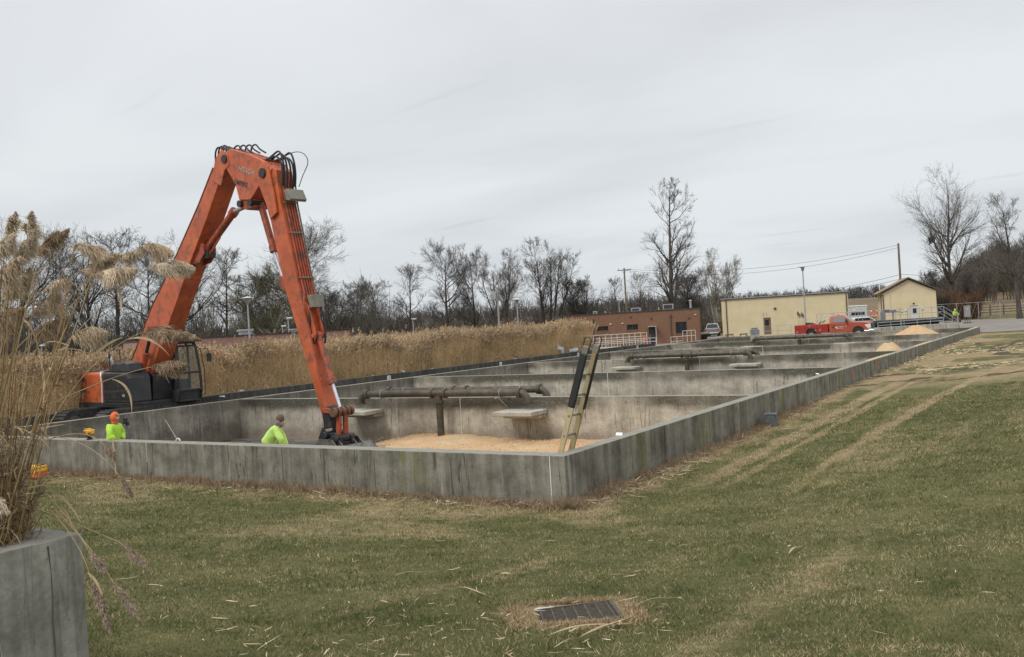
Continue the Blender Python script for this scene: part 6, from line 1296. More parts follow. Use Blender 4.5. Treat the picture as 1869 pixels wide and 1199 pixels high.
def tree_mesh(seed, h, r0, l1=18, spread=.32, t0=.28, ang1=48, shape='oval', stems=1, dens=(8, 8, 4), twig=.014, trop=.05, wand=.12, lean=0.0, a2=45, stemspread=.2):
    g = np.random.default_rng(seed)
    base = np.zeros((stems, 3)); base[:, :2] = g.normal(0, .12*(stems > 1), (stems, 2)); d0 = np.zeros((stems, 3)); d0[:, 2] = 1
    if stems > 1: d0[:, :2] = g.normal(0, stemspread, (stems, 2))
    d0[:, 0] += lean
    T, TR = branches(base, d0, np.full(stems, h)*np.where(stems > 1, g.uniform(.85, 1.0, stems), 1), np.full(stems, r0), np.full(stems, .03), 14, .022 if stems == 1 else .035, .03, g)
    TR = r0*np.linspace(1, .12, 14)[None]**1.1*np.ones((stems, 1)); TR[:, 0] *= 1.35
    prof = {'oval': lambda t: spread*np.sqrt(np.clip(1-((t-.52)/.56)**2, .05, 1)), 'cone': lambda t: spread*(1.15-t)**.8, 'broad': lambda t: spread*np.clip(1.25-t*.75, .3, 1.2), 'tall': lambda t: spread*(.85+.2*np.sin(t*11))*np.clip(1.35-t, .42, 1)}[shape]
    A_, AR = kids(T, TR, l1, t0, .99, ang1, prof, .55, 9, wand, trop, g, .03)
    B_, BR = kids(A_, AR, dens[0], .18, 1, a2*.9, lambda t: .62*(1.15-t*.6), .55, 7, wand*.8, trop*.7, g, .016)
    C_, CR = kids(B_, BR, dens[1], .12, 1, 36, lambda t: .58*(1.1-t*.4), .55, 5, wand*.7, trop*.6, g, twig*.62)
    D2, DR = kids(C_, CR, dens[2], .1, 1, 32, lambda t: .62+0*t, .6, 4, wand*.6, 0.03, g, twig*.42)
    # leader twigs at the tips of trunk
    trunk = join([tubes(T, TR, 9), tubes(A_, AR, 6)]); crown = join([tubes(B_, BR, 4), tubes(C_, CR, 3), tubes(D2, DR, 3)])
    return trunk, crown
def barkmat(name, c1, c2): return mat(name, c1, c2, 2.5, .92, 0, .6, stretch=(1, 1, .35))
M['bark'] = barkmat('grey_bark', (.045, .038, .032), (.105, .09, .076)); M['twig'] = mat('twigs', (.095, .083, .072), (.16, .14, .12), .35, .95)
M['bark_pale'] = barkmat('sycamore_bark', (.22, .20, .165), (.42, .39, .33)); M['twig_pale'] = mat('pale_twigs', (.17, .15, .12), (.26, .235, .19), .35, .95)
M['bark_dark'] = barkmat('dark_bark', (.028, .024, .02), (.07, .06, .05)); M['twig_dark'] = mat('dark_twigs', (.072, .062, .055), (.125, .108, .094), .35, .95)
M['twig_olive'] = mat('olive_twigs', (.085, .082, .050), (.16, .15, .09), .35, .95)
PROTO = {}
def tree(label, px, py_top, D, proto, style=('bark', 'twig'), rz=0.0, wide=1.0, dz=0.0, group='bare winter trees behind the site', zbase=None):
    "a tree standing at depth D whose crown top reaches photo row py_top"
    top = at(px, py_top, D); gz_ = Hs(top[0], top[1]) if zbase is None else zbase; h = top[2]-gz_
    key = (proto, style)
    t_ = thing('bare_tree', label, 'tree', (top[0], top[1], gz_-.1), rz, group)
    kw = PROTOS[proto]; h0 = kw['h']
    if key not in PROTO:
        tr, cr_ = tree_mesh(**kw); a = npmesh('trunk', tr[0], tr[1], M[style[0]], None, t_, True); b = npmesh('crown', cr_[0], cr_[1], M[style[1]], None, t_); PROTO[key] = (a, b, max(tr[0][:, 2].max(), cr_[0][:, 2].max()))
    else:
        for o in PROTO[key][:2]: c = o.copy(); C.objects.link(c); c.parent = t_
    s = h/PROTO[key][2]; t_.scale = (s*wide, s*wide, s); return t_
PROTOS = {
 'tall':   dict(seed=15, h=24, r0=.46, l1=30, spread=.36, t0=.14, ang1=46, shape='tall', dens=(6, 7, 4), twig=.019, trop=.06, wand=.13),
 'oval':   dict(seed=8, h=22, r0=.55, l1=24, spread=.50, t0=.22, ang1=50, shape='oval', dens=(7, 7, 4), twig=.019, trop=.06, wand=.10),
 'knobby': dict(seed=21, h=15, r0=.36, l1=20, spread=.46, t0=.25, ang1=56, shape='oval', dens=(8, 8, 5), twig=.020, trop=.10, wand=.20, a2=52),
 'multi':  dict(seed=33, h=17, r0=.26, l1=9, spread=.30, t0=.3, ang1=34, shape='oval', stems=5, dens=(7, 8, 4), twig=.020, trop=.10, wand=.10, stemspread=.26),
 'broad':  dict(seed=41, h=18, r0=.5, l1=24, spread=.66, t0=.18, ang1=58, shape='broad', dens=(8, 8, 4), twig=.024, trop=.06, wand=.18),
 'round':  dict(seed=55, h=13, r0=.26, l1=20, spread=.40, t0=.22, ang1=44, shape='oval', stems=2, dens=(9, 8, 4), twig=.020, trop=.08, wand=.13, stemspread=.22),
 'sparse': dict(seed=61, h=17, r0=.30, l1=22, spread=.32, t0=.35, ang1=46, shape='oval', dens=(6, 6, 3), twig=.020, trop=.09, wand=.2),
 'right':  dict(seed=77, h=16, r0=.45, l1=20, spread=.48, t0=.3, ang1=55, shape='broad', dens=(7, 7, 3), twig=.022, trop=.09, wand=.22),
}
dk = ('bark_dark', 'twig_dark'); pl_ = ('bark_pale', 'twig_pale'); gr_ = ('bark', 'twig')
TREES = [
 ('tallest narrow bare tree rising behind the right end of the brick building', 1213, 318, 150, 'tall', gr_, .4, 1.0),
 ('large oval crowned bare tree right of the gable building, a dark clump in its crown', 1721, 289, 135, 'oval', gr_, 2.2, .80),
 ('bare tree with heavy twisting limbs cut by the right edge of the picture', 1848, 340, 112, 'right', gr_, 1.0, .85),
 ('huge spreading bare tree directly behind the digger arm', 540, 384, 140, 'broad', gr_, .3, 1.0),
 ('gnarled dense bare tree, left one of the tall pair right of the digger arm', 806, 430, 150, 'knobby', dk, .2, 1.0),
 ('gnarled bare tree with a leaning trunk, right one of the tall gnarled pair', 858, 443, 152, 'knobby', dk, 2.6, .75),
 ('bare tree of many slim upright stems behind the pale transformer pole', 912, 447, 150, 'multi', gr_, 0, .95),
 ('tall full crowned bare tree just left of the brick building', 990, 424, 158, 'multi', dk, 1.8, 1.0),
 ('small bare tree over the left end of the brick building roof', 1050, 500, 165, 'round', dk, 1.1, 1.0),
 ('small thin bare tree left of the crossarm pole', 1117, 500, 180, 'sparse', gr_, .5, .9),
 ('small thin bare tree between the crossarm pole and the tallest narrow tree', 1165, 490, 180, 'sparse', gr_, 2.7, 1.0),
 ('low dark bare tree under the right limbs of the tallest narrow tree', 1252, 490, 145, 'round', dk, 2.0, 1.2),
 ('pale barked upright tree left of the long cream building', 1302, 446, 160, 'multi', pl_, .9, .85),
 ('rounded bare tree alone between the digger arm and the gnarled pair', 657, 502, 160, 'round', gr_, .3, 1.05),
 ('bare tree close left of the gnarled pair', 737, 474, 150, 'sparse', dk, 1.3, 1.2),
 ('bushy olive twigged tree left of the digger arm over the pink building', 470, 482, 120, 'round', ('bark_pale', 'twig_olive'), .6, 1.5),
 ('bare tree seen through the gap between the boom and the digger arm', 398, 440, 118, 'sparse', dk, 2.1, 1.1),
 ('bare tree behind the middle of the digger boom', 322, 410, 132, 'oval', dk, .8, .9),
 ('bare tree with a forked crown left of the digger boom', 262, 428, 128, 'knobby', dk, 1.5, .95),
 ('tall bare tree behind the drooping reed plumes', 205, 408, 134, 'sparse', dk, .2, 1.2),
 ('broad bare tree behind the reeds, second from the left edge group', 150, 402, 136, 'oval', dk, 2.9, .9),
 ('bare tree with steep limbs showing behind the dark pointed reed plume', 92, 405, 126, 'knobby', dk, .9, .9),
 ('leftmost bare tree, mostly hidden behind the tall near reeds', 28, 388, 140, 'oval', dk, 1.9, 1.0),
 ('low dark bare tree right behind the digger arm lower half', 600, 520, 128, 'round', dk, .1, 1.3),
 ('low bare tree between the large oval tree and the wooded hill', 1762, 488, 150, 'round', dk, 1.7, .9),
 ('dark low tree at the foot of the large oval tree on its left side', 1692, 486, 138, 'round', dk, .7, .8),
]
for a in TREES: tree(a[0], a[1], a[2], a[3], a[4], a[5], a[6], a[7])
# clump in the oval tree
def twigmass(pts, hts, n_each, wid, g, spreadf=.25, t0=.05, upk=.7):
    "pts (N,3) bases; each becomes a bush of thin rising strips"
    n = len(pts); b0 = np.repeat(pts, n_each, 0); hh = np.repeat(hts, n_each); N_ = len(b0)
    t = g.uniform(t0, .8, N_)**.9; lat = g.normal(0, 1, (N_, 2)); st = b0+np.c_[lat*(spreadf*hh*t*.35)[:, None], hh*t]
    d = np.c_[g.normal(0, .55, (N_, 2)), g.uniform(upk, 1.1, N_)]; L_ = hh*g.uniform(.14, .34, N_)
    P, R_ = branches(st, d, L_, wid*g.uniform(.6, 1.4, N_), wid*.25*np.ones(N_), 4, .22, .10, g)
    sd_ = unit(np.cross(np.tile(_F, (N_, 1))+g.normal(0, .5, (N_, 3)), unit(P[:, -1]-P[:, 0]))); v1 = ribbons(P, R_*2, sd_)
    # stems
    S_, SR = branches(pts, np.c_[g.normal(0, .12, (n, 2)), np.ones(n)], hts*.93, np.full(n, wid*2.2), np.full(n, wid*.5), 6, .06, .02, g)
    v2 = ribbons(S_, SR*2, unit(np.cross(np.tile(_F, (n, 1)), np.tile([0, 0, 1.0], (n, 1)))))
    V, F = join([v1, v2]); col = None; return V, F, (np.repeat(np.arange(n), n_each*4*2), n)
def wood(name, label, px0, px1, D0, D1, n, hmin, hmax, n_each, wid, c1, c2, seed, mtl='wood_attr', dz=0, topf=None, cat='woodland'):
    g = np.random.default_rng(seed); px = g.uniform(px0, px1, n); D = g.uniform(D0, D1, n)
    hz_ = np.array([at(p, 600, 1)-CAM for p in px]); P = CAM+hz_*D[:, None]; P[:, 2] = H(P[:, 0], P[:, 1])-.1+dz
    hh = g.uniform(hmin, hmax, n)*(1 if topf is None else topf(px))*(.72+.56*vnoise(px, D, .035, seed)); V, F, (ix, _) = twigmass(P, hh, n_each, wid, g)
    mixf = g.uniform(0, 1, (n, 1)); cb = np.array(c1)*(1-mixf)+np.array(c2)*mixf
    ctw = np.repeat(cb, n_each*8, 0)*g.uniform(.75, 1.25, (n*n_each, 1)).repeat(8, 0); cst = np.repeat(cb*.8, 12, 0)
    return tag(npmesh(name, V, F, M[mtl], np.concatenate([ctw, cst])), label, cat, kind='stuff')
M['wood_attr'] = attrmat('brushwood', .95, .25, nscale=.15)
wood('thicket', 'dense dark brush and saplings along the field edge behind the reeds, left part', -60, 700, 122, 175, 1050, 4.0, 10.5, 30, .026, (.065, .057, .050), (.135, .118, .095), 5)
wood('thicket', 'dark brush and saplings along the field edge behind the brick building', 600, 1330, 160, 215, 800, 4.5, 9.0, 28, .03, (.062, .056, .052), (.13, .115, .098), 6)
wood('distant_wood', 'far off wooded ridge along the horizon', -100, 1760, 470, 560, 2600, 4.0, 8.0, 22, .11, (.075, .072, .074), (.125, .118, .112), 7)
wood('hill_wood', 'dark bare wood climbing the hill at far right', 1690, 1960, 190, 300, 900, 6, 9.0, 34, .045, (.066, .056, .048), (.13, .108, .085), 8, dz=0, topf=lambda px: .55+.75*np.clip((px-1690)/110, 0, 1))
wood('red_brush', 'low reddish brown brush behind the distant worker', 1722, 1790, 124, 131, 130, 2.2, 4.2, 40, .03, (.11, .060, .036), (.16, .10, .06), 9, cat='shrubs')
wood('dark_brush', 'dark brush at the foot of the large oval tree', 1702, 1732, 122, 128, 60, 2.6, 4.0, 34, .035, (.035, .028, .022), (.06, .05, .04), 10, cat='shrubs')
wood('field_scrub', 'scattered low scrub on the tan field right of the brick building', 1270, 1330, 150, 175, 60, 1.5, 3.4, 26, .035, (.10, .08, .055), (.16, .12, .08), 12, cat='shrubs')
g = np.random.default_rng(4); P = at(1700, 455, 135); ball = P+g.normal(0, .28, (40, 3))+[0, 0, 1.2]; V, F, _ = twigmass(ball, np.full(40, .7), 12, .025, g); 
mt_ = tag(npmesh('mistletoe_clump', V, F, M['twig_dark']), 'dark twiggy clump in the crown of the large oval tree', 'nest')

# ------------------------------------------------------------------ reed bed (a standing mass: stuff)
def plume_fans(base, d, L_, n, g, wid, droop=.5):
    N_ = len(base); b = np.repeat(base, n, 0); dd = np.repeat(d, n, 0); LL = np.repeat(L_, n); t = g.uniform(0, .85, len(b))
    st = b+dd*(LL*t)[:, None]; d2 = unit(dd*.9+g.normal(0, .42, (len(b), 3))+np.array([.12, .1, -.1*droop])); ln_ = LL*.42*(1.05-t)+.03
    P = np.stack([st, st+d2*ln_[:, None]*.5, st+d2*ln_[:, None]+np.array([0, 0, -.03*droop])], 1)
    Wd_ = np.tile(np.array([.5, 1.0, .15])*wid, (len(b), 1)); sd_ = unit(np.cross(d2, g.normal(0, 1, (len(b), 3)))); return ribbons(P, Wd_, sd_)
def reedmass(name, label, P, h, mt, seed, nl=4, npf=12, wst=.012, wl=.026, pw=.036, pal=((.45, .325, .175), (.74, .56, .33)), ppal=((.37, .27, .17), (.60, .465, .305)), lean=.06, pl_len=.40):
    g = np.random.default_rng(seed); n = len(P); d = np.c_[g.normal(.03, lean, (n, 2)), np.ones(n)]
    S_, SR = branches(P, d, h-.25, np.full(n, wst/2), np.full(n, wst/3), 5, .035, .01, g)
    v1 = ribbons(S_, SR*2, unit(np.cross(np.tile(_F, (n, 1)), unit(S_[:, -1]-S_[:, 0])))); L_t = unit(S_[:, -1]-S_[:, -2])
    v2 = plume_fans(S_[:, -1], unit(L_t+np.array([.25, .15, 0])), g.uniform(.7, 1.2, n)*pl_len, npf, g, pw)
    ix = np.repeat(np.arange(n), nl); t = g.uniform(.15, .93, len(ix)); f = t*4; k = np.minimum(f.astype(int), 3); w_ = (f-k)[:, None]; lb = S_[ix, k]*(1-w_)+S_[ix, k+1]*w_
    ld = np.c_[g.normal(0, .6, (len(ix), 2)), g.uniform(.2, 1.0, len(ix))]; LB, LR = branches(lb, ld, g.uniform(.2, .5, len(ix)), np.full(len(ix), wl/2), np.full(len(ix), .003), 4, .12, .05, g)
    v3 = ribbons(LB, LR*2, unit(np.cross(unit(LB[:, 1]-LB[:, 0]), g.normal(0, 1, (len(ix), 3)))))
    V, F = join([v1, v2, v3])
    def pc(pal_, m_, rep): f_ = g.uniform(0, 1, (m_, 1))**1.3; return np.repeat(np.array(pal_[0])*(1-f_)+np.array(pal_[1])*f_, rep, 0)
    zf = np.clip((S_[:, :, 2]-P[:, None, 2])/h[:, None], 0, 1)
    col = np.concatenate([pc(pal, n, 10), pc(ppal, n*npf, 6), pc(((.44, .31, .17), (.74, .58, .36)), len(ix), 8)])
    return tag(npmesh(name, V, F, mt, col), label, 'reeds', kind='stuff')
M['reed_attr'] = attrmat('dry_reeds', .9, .28, nscale=.5)
def bed_pts(n, x0, x1, y0, y1, g, bias=1.6):
    y = y0+(y1-y0)*g.uniform(0, 1, n); x = x1-(x1-x0)*g.uniform(0, 1, n)**bias; return np.c_[x, y, np.full(n, -.92)]
g = np.random.default_rng(2)
P1_ = bed_pts(15000, -46, -27.12, -6, 30, g, 2.0); P2_ = bed_pts(11500, -46, -27.12, 30, 52.5, g, 1.9); P1_ = np.concatenate([P1_, P2_])
P1_[:, 2] = -.92; hn = 2.76+.75*(fbm(P1_[:, 0], P1_[:, 1], .55, 5)-.5)*2+g.normal(0, .19, len(P1_)); hn += .2*sstep(40, 50, P1_[:, 1])
reedmass('reed_bed', 'wide bed of tall dry brown reeds with feathery tops behind the dark kerb wall', P1_, hn, M['reed_attr'], 3)

# ------------------------------------------------------------------ near planter reeds
M['plume_attr'] = attrmat('reed_plume', .95, .18, nscale=9)
M['stalk'] = mat('reed_stalk', (.24, .17, .085), (.42, .32, .18), 9, .6, stretch=(1, 1, .3)); M['reed_leaf'] = mat('reed_leaf', (.30, .22, .12), (.46, .36, .22), 5, .7)
PAL = {'tan': ((.34, .25, .165), (.70, .58, .42)), 'dark': ((.17, .12, .075), (.44, .33, .22)), 'pale': ((.40, .32, .22), (.74, .64, .48)), 'mauve': ((.20, .15, .11), (.44, .35, .26))}
def bez(a, b, c, n):
    t = np.linspace(0, 1, n)[:, None]; a, b, c = map(np.asarray, (a, b, c)); return a*(1-t)**2+b*2*t*(1-t)+c*t*t
def plume(parent, ax, hang, side, n, pal, seed, fwd=.085, prof=None, drop=(0, 0, -1)):
    g = np.random.default_rng(seed); K = len(ax); t = g.uniform(0, 1, n)**.9; f = t*(K-1); k = np.minimum(f.astype(int), K-2); w_ = (f-k)[:, None]
    p = ax[k]*(1-w_)+ax[k+1]*w_; tg = unit(ax[k+1]-ax[k]); pr_ = np.where(t < .3, (t/.3+.12)**.6, np.clip(1-(t-.3)/.72, .05, 1)**.75)
    dn = np.array(drop, float); sv = g.normal(0, 1, (n, 3))*side; ln_ = hang*pr_*g.uniform(.15, 1.0, n)**.6
    # clumped side branches: fibres share a few directions
    cl = np.minimum((t*22).astype(int)+g.integers(0, 5, n), 25); cv = g.normal(0, .34, (26, 3)); d1 = unit(tg*1.1+cv[cl]*.7+dn*.25)
    q1 = p+d1*(fwd*pr_)[:, None]*g.uniform(.4, 1.1, (n, 1)); q2 = q1+unit(dn*.8+tg*.75+cv[cl]*.7)*(ln_*.55)[:, None]+sv*pr_[:, None]; q3 = q2+unit(dn+tg*.55+cv[cl]*.4+g.normal(0, .3, (n, 3)))*(ln_*.45)[:, None]
    P = np.stack([p, q1, q2, q3], 1); Wd_ = np.tile(np.array([.0016, .0030, .0028, .0008]), (n, 1))*g.uniform(.8, 1.5, (n, 1)); V, F = ribbons(P, Wd_, unit(np.cross(np.tile(_F, (n, 1))+g.normal(0, .6, (n, 3)), q2-p+1e-6)))
    a_, c_ = PAL[pal]; m_ = (.35*g.uniform(0, 1, (26, 1))[cl]+.65*g.uniform(0, 1, (n, 1))); col = np.repeat(np.array(a_)*(1-m_)+np.array(c_)*m_, 8, 0)
    return npmesh('plume', V, F, M['plume_attr'], col, parent)
def reed(label, base, mid, pb, pt, D, arch=0.0, hang=.15, pal='tan', n=1500, side=.014, leaf=None, r=.0042, seed=0, Db=None, drop=(0, 0, -1), fwd=.085):
    """base/mid/pb/pt are photo pixels of stalk foot, bend, plume base and plume tip"""
    Db = Db or D; A_ = at(*base, Db); B_ = at(*mid, (D+Db)/2); P0 = at(*pb, D); P1 = at(*pt, D-.1)
    t_ = thing('reed', label, 'reed', tuple(A_)); o = A_
    st = bez(A_, B_, P0, 14)-o; MB().tube([Vector(p) for p in st], [r*(1-.45*i/13) for i in range(14)], 6).build('stalk', M['stalk'], t_, smooth=True)
    mid_ = (P0+P1)/2+np.array([0, 0, arch]); ax = bez(P0, mid_, P1, 16)-o; MB().tube([Vector(p) for p in ax], [.0018*(1-.7*i/15) for i in range(16)], 4).build('plume_axis', M['stalk'], t_)
    plume(t_, ax, hang, side, n, pal, seed, drop=drop, fwd=fwd)
    if leaf:
        for (l0, l1, l2) in leaf:
            a, b, c = at(*l0, D), at(*l1, D-.05), at(*l2, D-.1); L_ = bez(a, b, c, 9)[None]-o; wd = (.016*np.sin(np.linspace(.25, np.pi, 9))+.001)[None]; V, F = ribbons(L_, wd, unit(np.cross(_F, (c-a))+np.array([.002, .001, .004]))[None]); npmesh('leaf', V, F, M['reed_leaf'], None, t_)
    return t_
R_LIST = [
 ('reed with a dark pointed upright plume left of the drooping group', (-40, 700), (-5, 560), (55, 465), (124, 417), 6.4, .015, .12, 'dark', 1500),
 ('reed whose arched plume is the upper left one of the drooping group', (-80, 640), (20, 530), (129, 449), (203, 468), 6.6, .075, .15, 'tan', 1700),
 ('reed with a plume in the middle of the drooping group, under the arched one', (-60, 700), (40, 560), (142, 497), (216, 462), 6.7, .03, .12, 'tan', 1400),
 ('reed with the long lowest plume of the drooping group', (-40, 760), (60, 610), (165, 503), (250, 489), 6.3, .05, .15, 'tan', 1700),
 ('reed with a small pale plume squeezed between two drooping ones', (-50, 720), (90, 570), (205, 472), (255, 462), 7.0, .03, .09, 'tan', 1100),
 ('reed with a rounded drooping plume highest at right, left of the boom', (-20, 720), (110, 560), (247, 456), (314, 462), 6.5, .085, .15, 'tan', 1700),
 ('reed with a pale drooping plume overlapping the left edge of the boom', (-10, 800), (120, 600), (272, 487), (354, 489), 6.3, .065, .14, 'pale', 1700),
 ('reed with a slim tan plume left above the double headed one', (-60, 720), (0, 600), (78, 530), (122, 509), 6.9, .02, .10, 'tan', 1100),
 ('reed with a broad soft plume standing over the dark tree trunks', (30, 860), (50, 700), (55, 575), (106, 530), 6.5, .03, .17, 'tan', 1900),
 ('reed with a ragged brown plume at the middle height of the clump', (20, 900), (40, 720), (58, 612), (126, 577), 6.3, .02, .14, 'dark', 1700),
 ('reed with a hanging fan shaped plume below the ragged brown one', (60, 960), (80, 760), (127, 617), (192, 604), 6.1, .07, .17, 'tan', 1700),
 ('reed with a long arching stalk and dark plume across the boom foot', (60, 830), (150, 650), (256, 608), (364, 618), 6.0, .075, .08, 'dark', 1900),
 ('reed with a level stalk and brown plume in front of the digger cab', (30, 770), (180, 690), (275, 670), (337, 664), 5.9, .035, .12, 'dark', 1500),
 ('reed bending down to the right of the planter, small brown plume near its middle', (70, 930), (150, 960), (219, 990), (270, 1036), 5.3, .0, .06, 'mauve', 1200),
 ('reed hanging along the planter corner with its plume just below the corner', (60, 880), (120, 930), (160, 1002), (192, 1046), 5.1, .0, .08, 'mauve', 1300),
 ('reed hanging beside the planter wall with a long dark plume', (90, 930), (150, 990), (166, 1058), (204, 1158), 5.0, .0, .07, 'mauve', 1700),
 ('reed hanging right of the planter wall, its plume ending in a point', (100, 930), (170, 1000), (206, 1062), (256, 1130), 5.0, .0, .065, 'mauve', 1500),
 ('reed arching in front of the tank wall with a small nodding brown plume', (60, 815), (150, 770), (190, 812), (208, 834), 6.2, .0, .045, 'mauve', 600),
 ('reed arching low before the front wall with a small plume hanging to the grass', (50, 800), (150, 780), (218, 868), (242, 908), 6.2, .0, .06, 'mauve', 800),
 ('tallest reed of the left edge cluster, narrow pointed top', (-20, 800), (10, 600), (48, 455), (58, 386), 6.6, .0, .10, 'pale', 1700),
 ('reed with a thin pointed top left of the tallest one', (-30, 800), (0, 600), (15, 440), (28, 388), 6.8, .0, .07, 'tan', 1200),
 ('broad pale plume in the upper middle of the left edge cluster', (-20, 850), (0, 640), (20, 480), (60, 420), 6.3, .0, .15, 'pale', 2000),
 ('broad pale plume reaching in from the left edge, upper one', (-60, 800), (-40, 620), (-30, 470), (24, 425), 6.2, .0, .15, 'pale', 2000),
 ('broad brown plume reaching in from the left edge, middle one', (-60, 850), (-40, 660), (-25, 520), (35, 468), 6.1, .02, .16, 'tan', 2000),
 ('broad plume of the left edge cluster just left of the dark pointed plume', (-20, 850), (0, 700), (8, 545), (52, 490), 6.4, .0, .16, 'pale', 2000),
 ('brown plume low in the left edge cluster', (-60, 880), (-40, 720), (-20, 590), (40, 560), 6.0, .03, .15, 'dark', 1700),
 ('pale nodding plume crossing the left edge low down beside the number plate', (-90, 860), (-60, 780), (-28, 762), (30, 775), 5.6, .05, .07, 'pale', 900),
 ('small pale nodding plume at the left edge over the planter soil', (-90, 960), (-60, 900), (-30, 885), (16, 935), 5.0, .02, .06, 'pale', 900),
]
DOWN = {13, 14, 15, 16, 17, 18}
for i, a in enumerate(R_LIST):
    lb, b0, m0, p0, p1, D, ar, hg, pal, n_ = a
    lf = None
    if i == 6: lf = [((215, 520), (222, 545), (221, 575))]
    if i == 10: lf = [((28, 580), (60, 575), (75, 660)), ((72, 640), (85, 700), (78, 740))]
    if i == 11: lf = [((230, 620), (275, 605), (310, 650)), ((160, 660), (195, 622), (225, 616))]
    if i == 12: lf = [((205, 692), (245, 700), (240, 760))]
    if i == 13: lf = [((84, 893), (125, 905), (148, 955)), ((110, 922), (128, 940), (131, 965))]
    if i == 15: lf = [((160, 1045), (180, 1060), (187, 1090))]
    if i == 18: lf = [((205, 800), (210, 840), (212, 870))]
    if i in DOWN: reed(lb, b0, m0, p0, p1, D, ar, hg*.5, pal, n_, side=.010, leaf=lf, seed=i, Db=D+.3, drop=(.35, .2, -.9), fwd=.06)
    else: reed(lb, b0, m0, p0, p1, D, ar, hg, pal, n_, leaf=lf, seed=i, Db=D-.3 if D > 5.5 else D)
# standing clump below the plumes
g = np.random.default_rng(17); n_ = 4600
foot = np.c_[g.uniform(2.05, 3.03, n_), g.uniform(-12.0, -11.55, n_), np.full(n_, 1.02)]
fpx = np.array([934.5+FPX*((f_-CAM)@_R)/((f_-CAM)@_F) for f_ in foot]); keep = (fpx > -60) & (fpx < 150); foot = foot[keep]; fpx = fpx[keep]; n_ = len(foot)
slope_ = np.interp(fpx, [-60, 60, 100, 130], [.95, .55, .30, .10]); tall_ = g.uniform(0, 1, n_) < np.interp(fpx, [-60, 0, 60, 80], [.22, .12, .01, 0])
hh = np.where(tall_, g.uniform(1.0, 2.1, n_), slope_*g.uniform(.35, 1.0, n_)+.03); dl = np.c_[g.normal(.06, .10, n_)[:, None]*np.array([[.839, .543]])+g.normal(0, .09, (n_, 2)), np.ones(n_)]
S_, SR = branches(foot, dl, hh, np.full(n_, .0042), np.full(n_, .0025), 9, .035, -.01, g); v1 = tubes(S_, SR, 4)
ix = np.repeat(np.arange(n_), 5); t = g.uniform(.0, .9, len(ix)); f = t*8; k = np.minimum(f.astype(int), 7); lb = S_[ix, k]; ld = np.c_[g.normal(0, .7, (len(ix), 2)), g.uniform(-.3, 1, len(ix))]
LB, LR = branches(lb, ld, g.uniform(.08, .26, len(ix)), np.full(len(ix), .006), np.full(len(ix), .0008), 6, .2, -.28, g); v3 = ribbons(LB, LR*2, unit(np.cross(unit(LB[:, 1]-LB[:, 0]), g.normal(0, 1, (len(ix), 3)))))
# broken stems leaning over
m_ = 520; fb = foot[g.integers(0, n_, m_)]+np.c_[g.normal(0, .1, (m_, 2)), np.zeros(m_)]; dlb = np.c_[g.normal(.5, .6, m_)[:, None]*np.array([[.839, .543]]), g.uniform(.25, .9, m_)]
BB, BR = branches(fb, dlb, g.uniform(.2, .5, m_), np.full(m_, .0045), np.full(m_, .002), 5, .12, -.05, g); BB[..., 0] = np.minimum(BB[..., 0], 3.2); v4 = tubes(BB, BR, 4)
v2 = plume_fans(S_[::9, -1], unit(S_[::9, -1]-S_[::9, -2]), np.full(len(S_[::9]), .18), 30, g, .006)
V, F = join([v1, v3, v4, v2])
def pc(a, b, m, rep, pw=1.2): f_ = g.uniform(0, 1, (m, 1))**pw; return np.repeat(np.array(a)*(1-f_)+np.array(b)*f_, rep, 0)
col = np.concatenate([pc((.17, .11, .052), (.44, .32, .165), n_, 36), pc((.17, .115, .065), (.48, .36, .21), len(ix), 12, 1.6), pc((.10, .065, .032), (.30, .21, .11), m_, 20), pc((.2, .15, .1), (.36, .28, .19), len(S_[::9])*30, 6)])
tag(npmesh('reed_clump', V, F, attrmat('reed_clump_straw', .85, .2, nscale=3), col), 'tangled standing clump of brown reed stems and dry leaves in the near planter', 'reeds', kind='stuff')

# ------------------------------------------------------------------ grass, dead fringe, litter
def blades(P, h, wd, lean, g):
    n = len(P); d = np.c_[g.normal(0, lean, (n, 2)), np.ones(n)]; d = unit(d); s = unit(np.c_[g.normal(0, 1, (n, 2)), np.zeros(n)])
    V = np.stack([P-s*wd[:, None]/2, P+s*wd[:, None]/2, P+d*h[:, None]+np.c_[d[:, :2]*h[:, None]*.6, np.zeros(n)]], 1).reshape(-1, 3); return V, np.arange(3*n).reshape(n, 3)
g = np.random.default_rng(23); n_ = 430000
Dd = 4.6+(30-4.6)*g.uniform(0, 1, n_)**1.15; lat = g.uniform(-.58, .58, n_); P = CAM[:2]+np.outer(Dd, [math.sin(YAW), math.cos(YAW)])+(lat*Dd)[:, None]*np.array([[math.cos(YAW), -math.sin(YAW)]])
ok = ~((P[:, 0] < .02) & (P[:, 1] > -.02) & (P[:, 0] > -22.6)) & ~((P[:, 0] < 3.3) & (P[:, 1] < -11.28)) & ~((np.abs((P[:, 0]-GR[0])*.814+(P[:, 1]-GR[1])*.581) < .38) & (np.abs((P[:, 1]-GR[1])*.814-(P[:, 0]-GR[0])*.581) < .38)) & (P[:, 0] > -22)
P = P[ok]; Dd = Dd[ok]; n_ = len(P); tn, md, sw = gmask(P[:, 0], P[:, 1]); keep = g.uniform(0, 1, n_) > md*.8; P = P[keep]; Dd = Dd[keep]; tn = tn[keep]; n_ = len(P)
z = H(P[:, 0], P[:, 1])+(fbm(P[:, 0], P[:, 1], .9, 40)-.5)*.05-.006; P3 = np.c_[P, z]
tone = vnoise(P[:, 0], P[:, 1], 6, 3)*.5+vnoise(P[:, 0], P[:, 1], 1.3, 5)*.5; pt_ = np.clip(.32+.55*tn+(tone-.5)*1.2, .06, .95); dry = g.uniform(0, 1, n_) < pt_
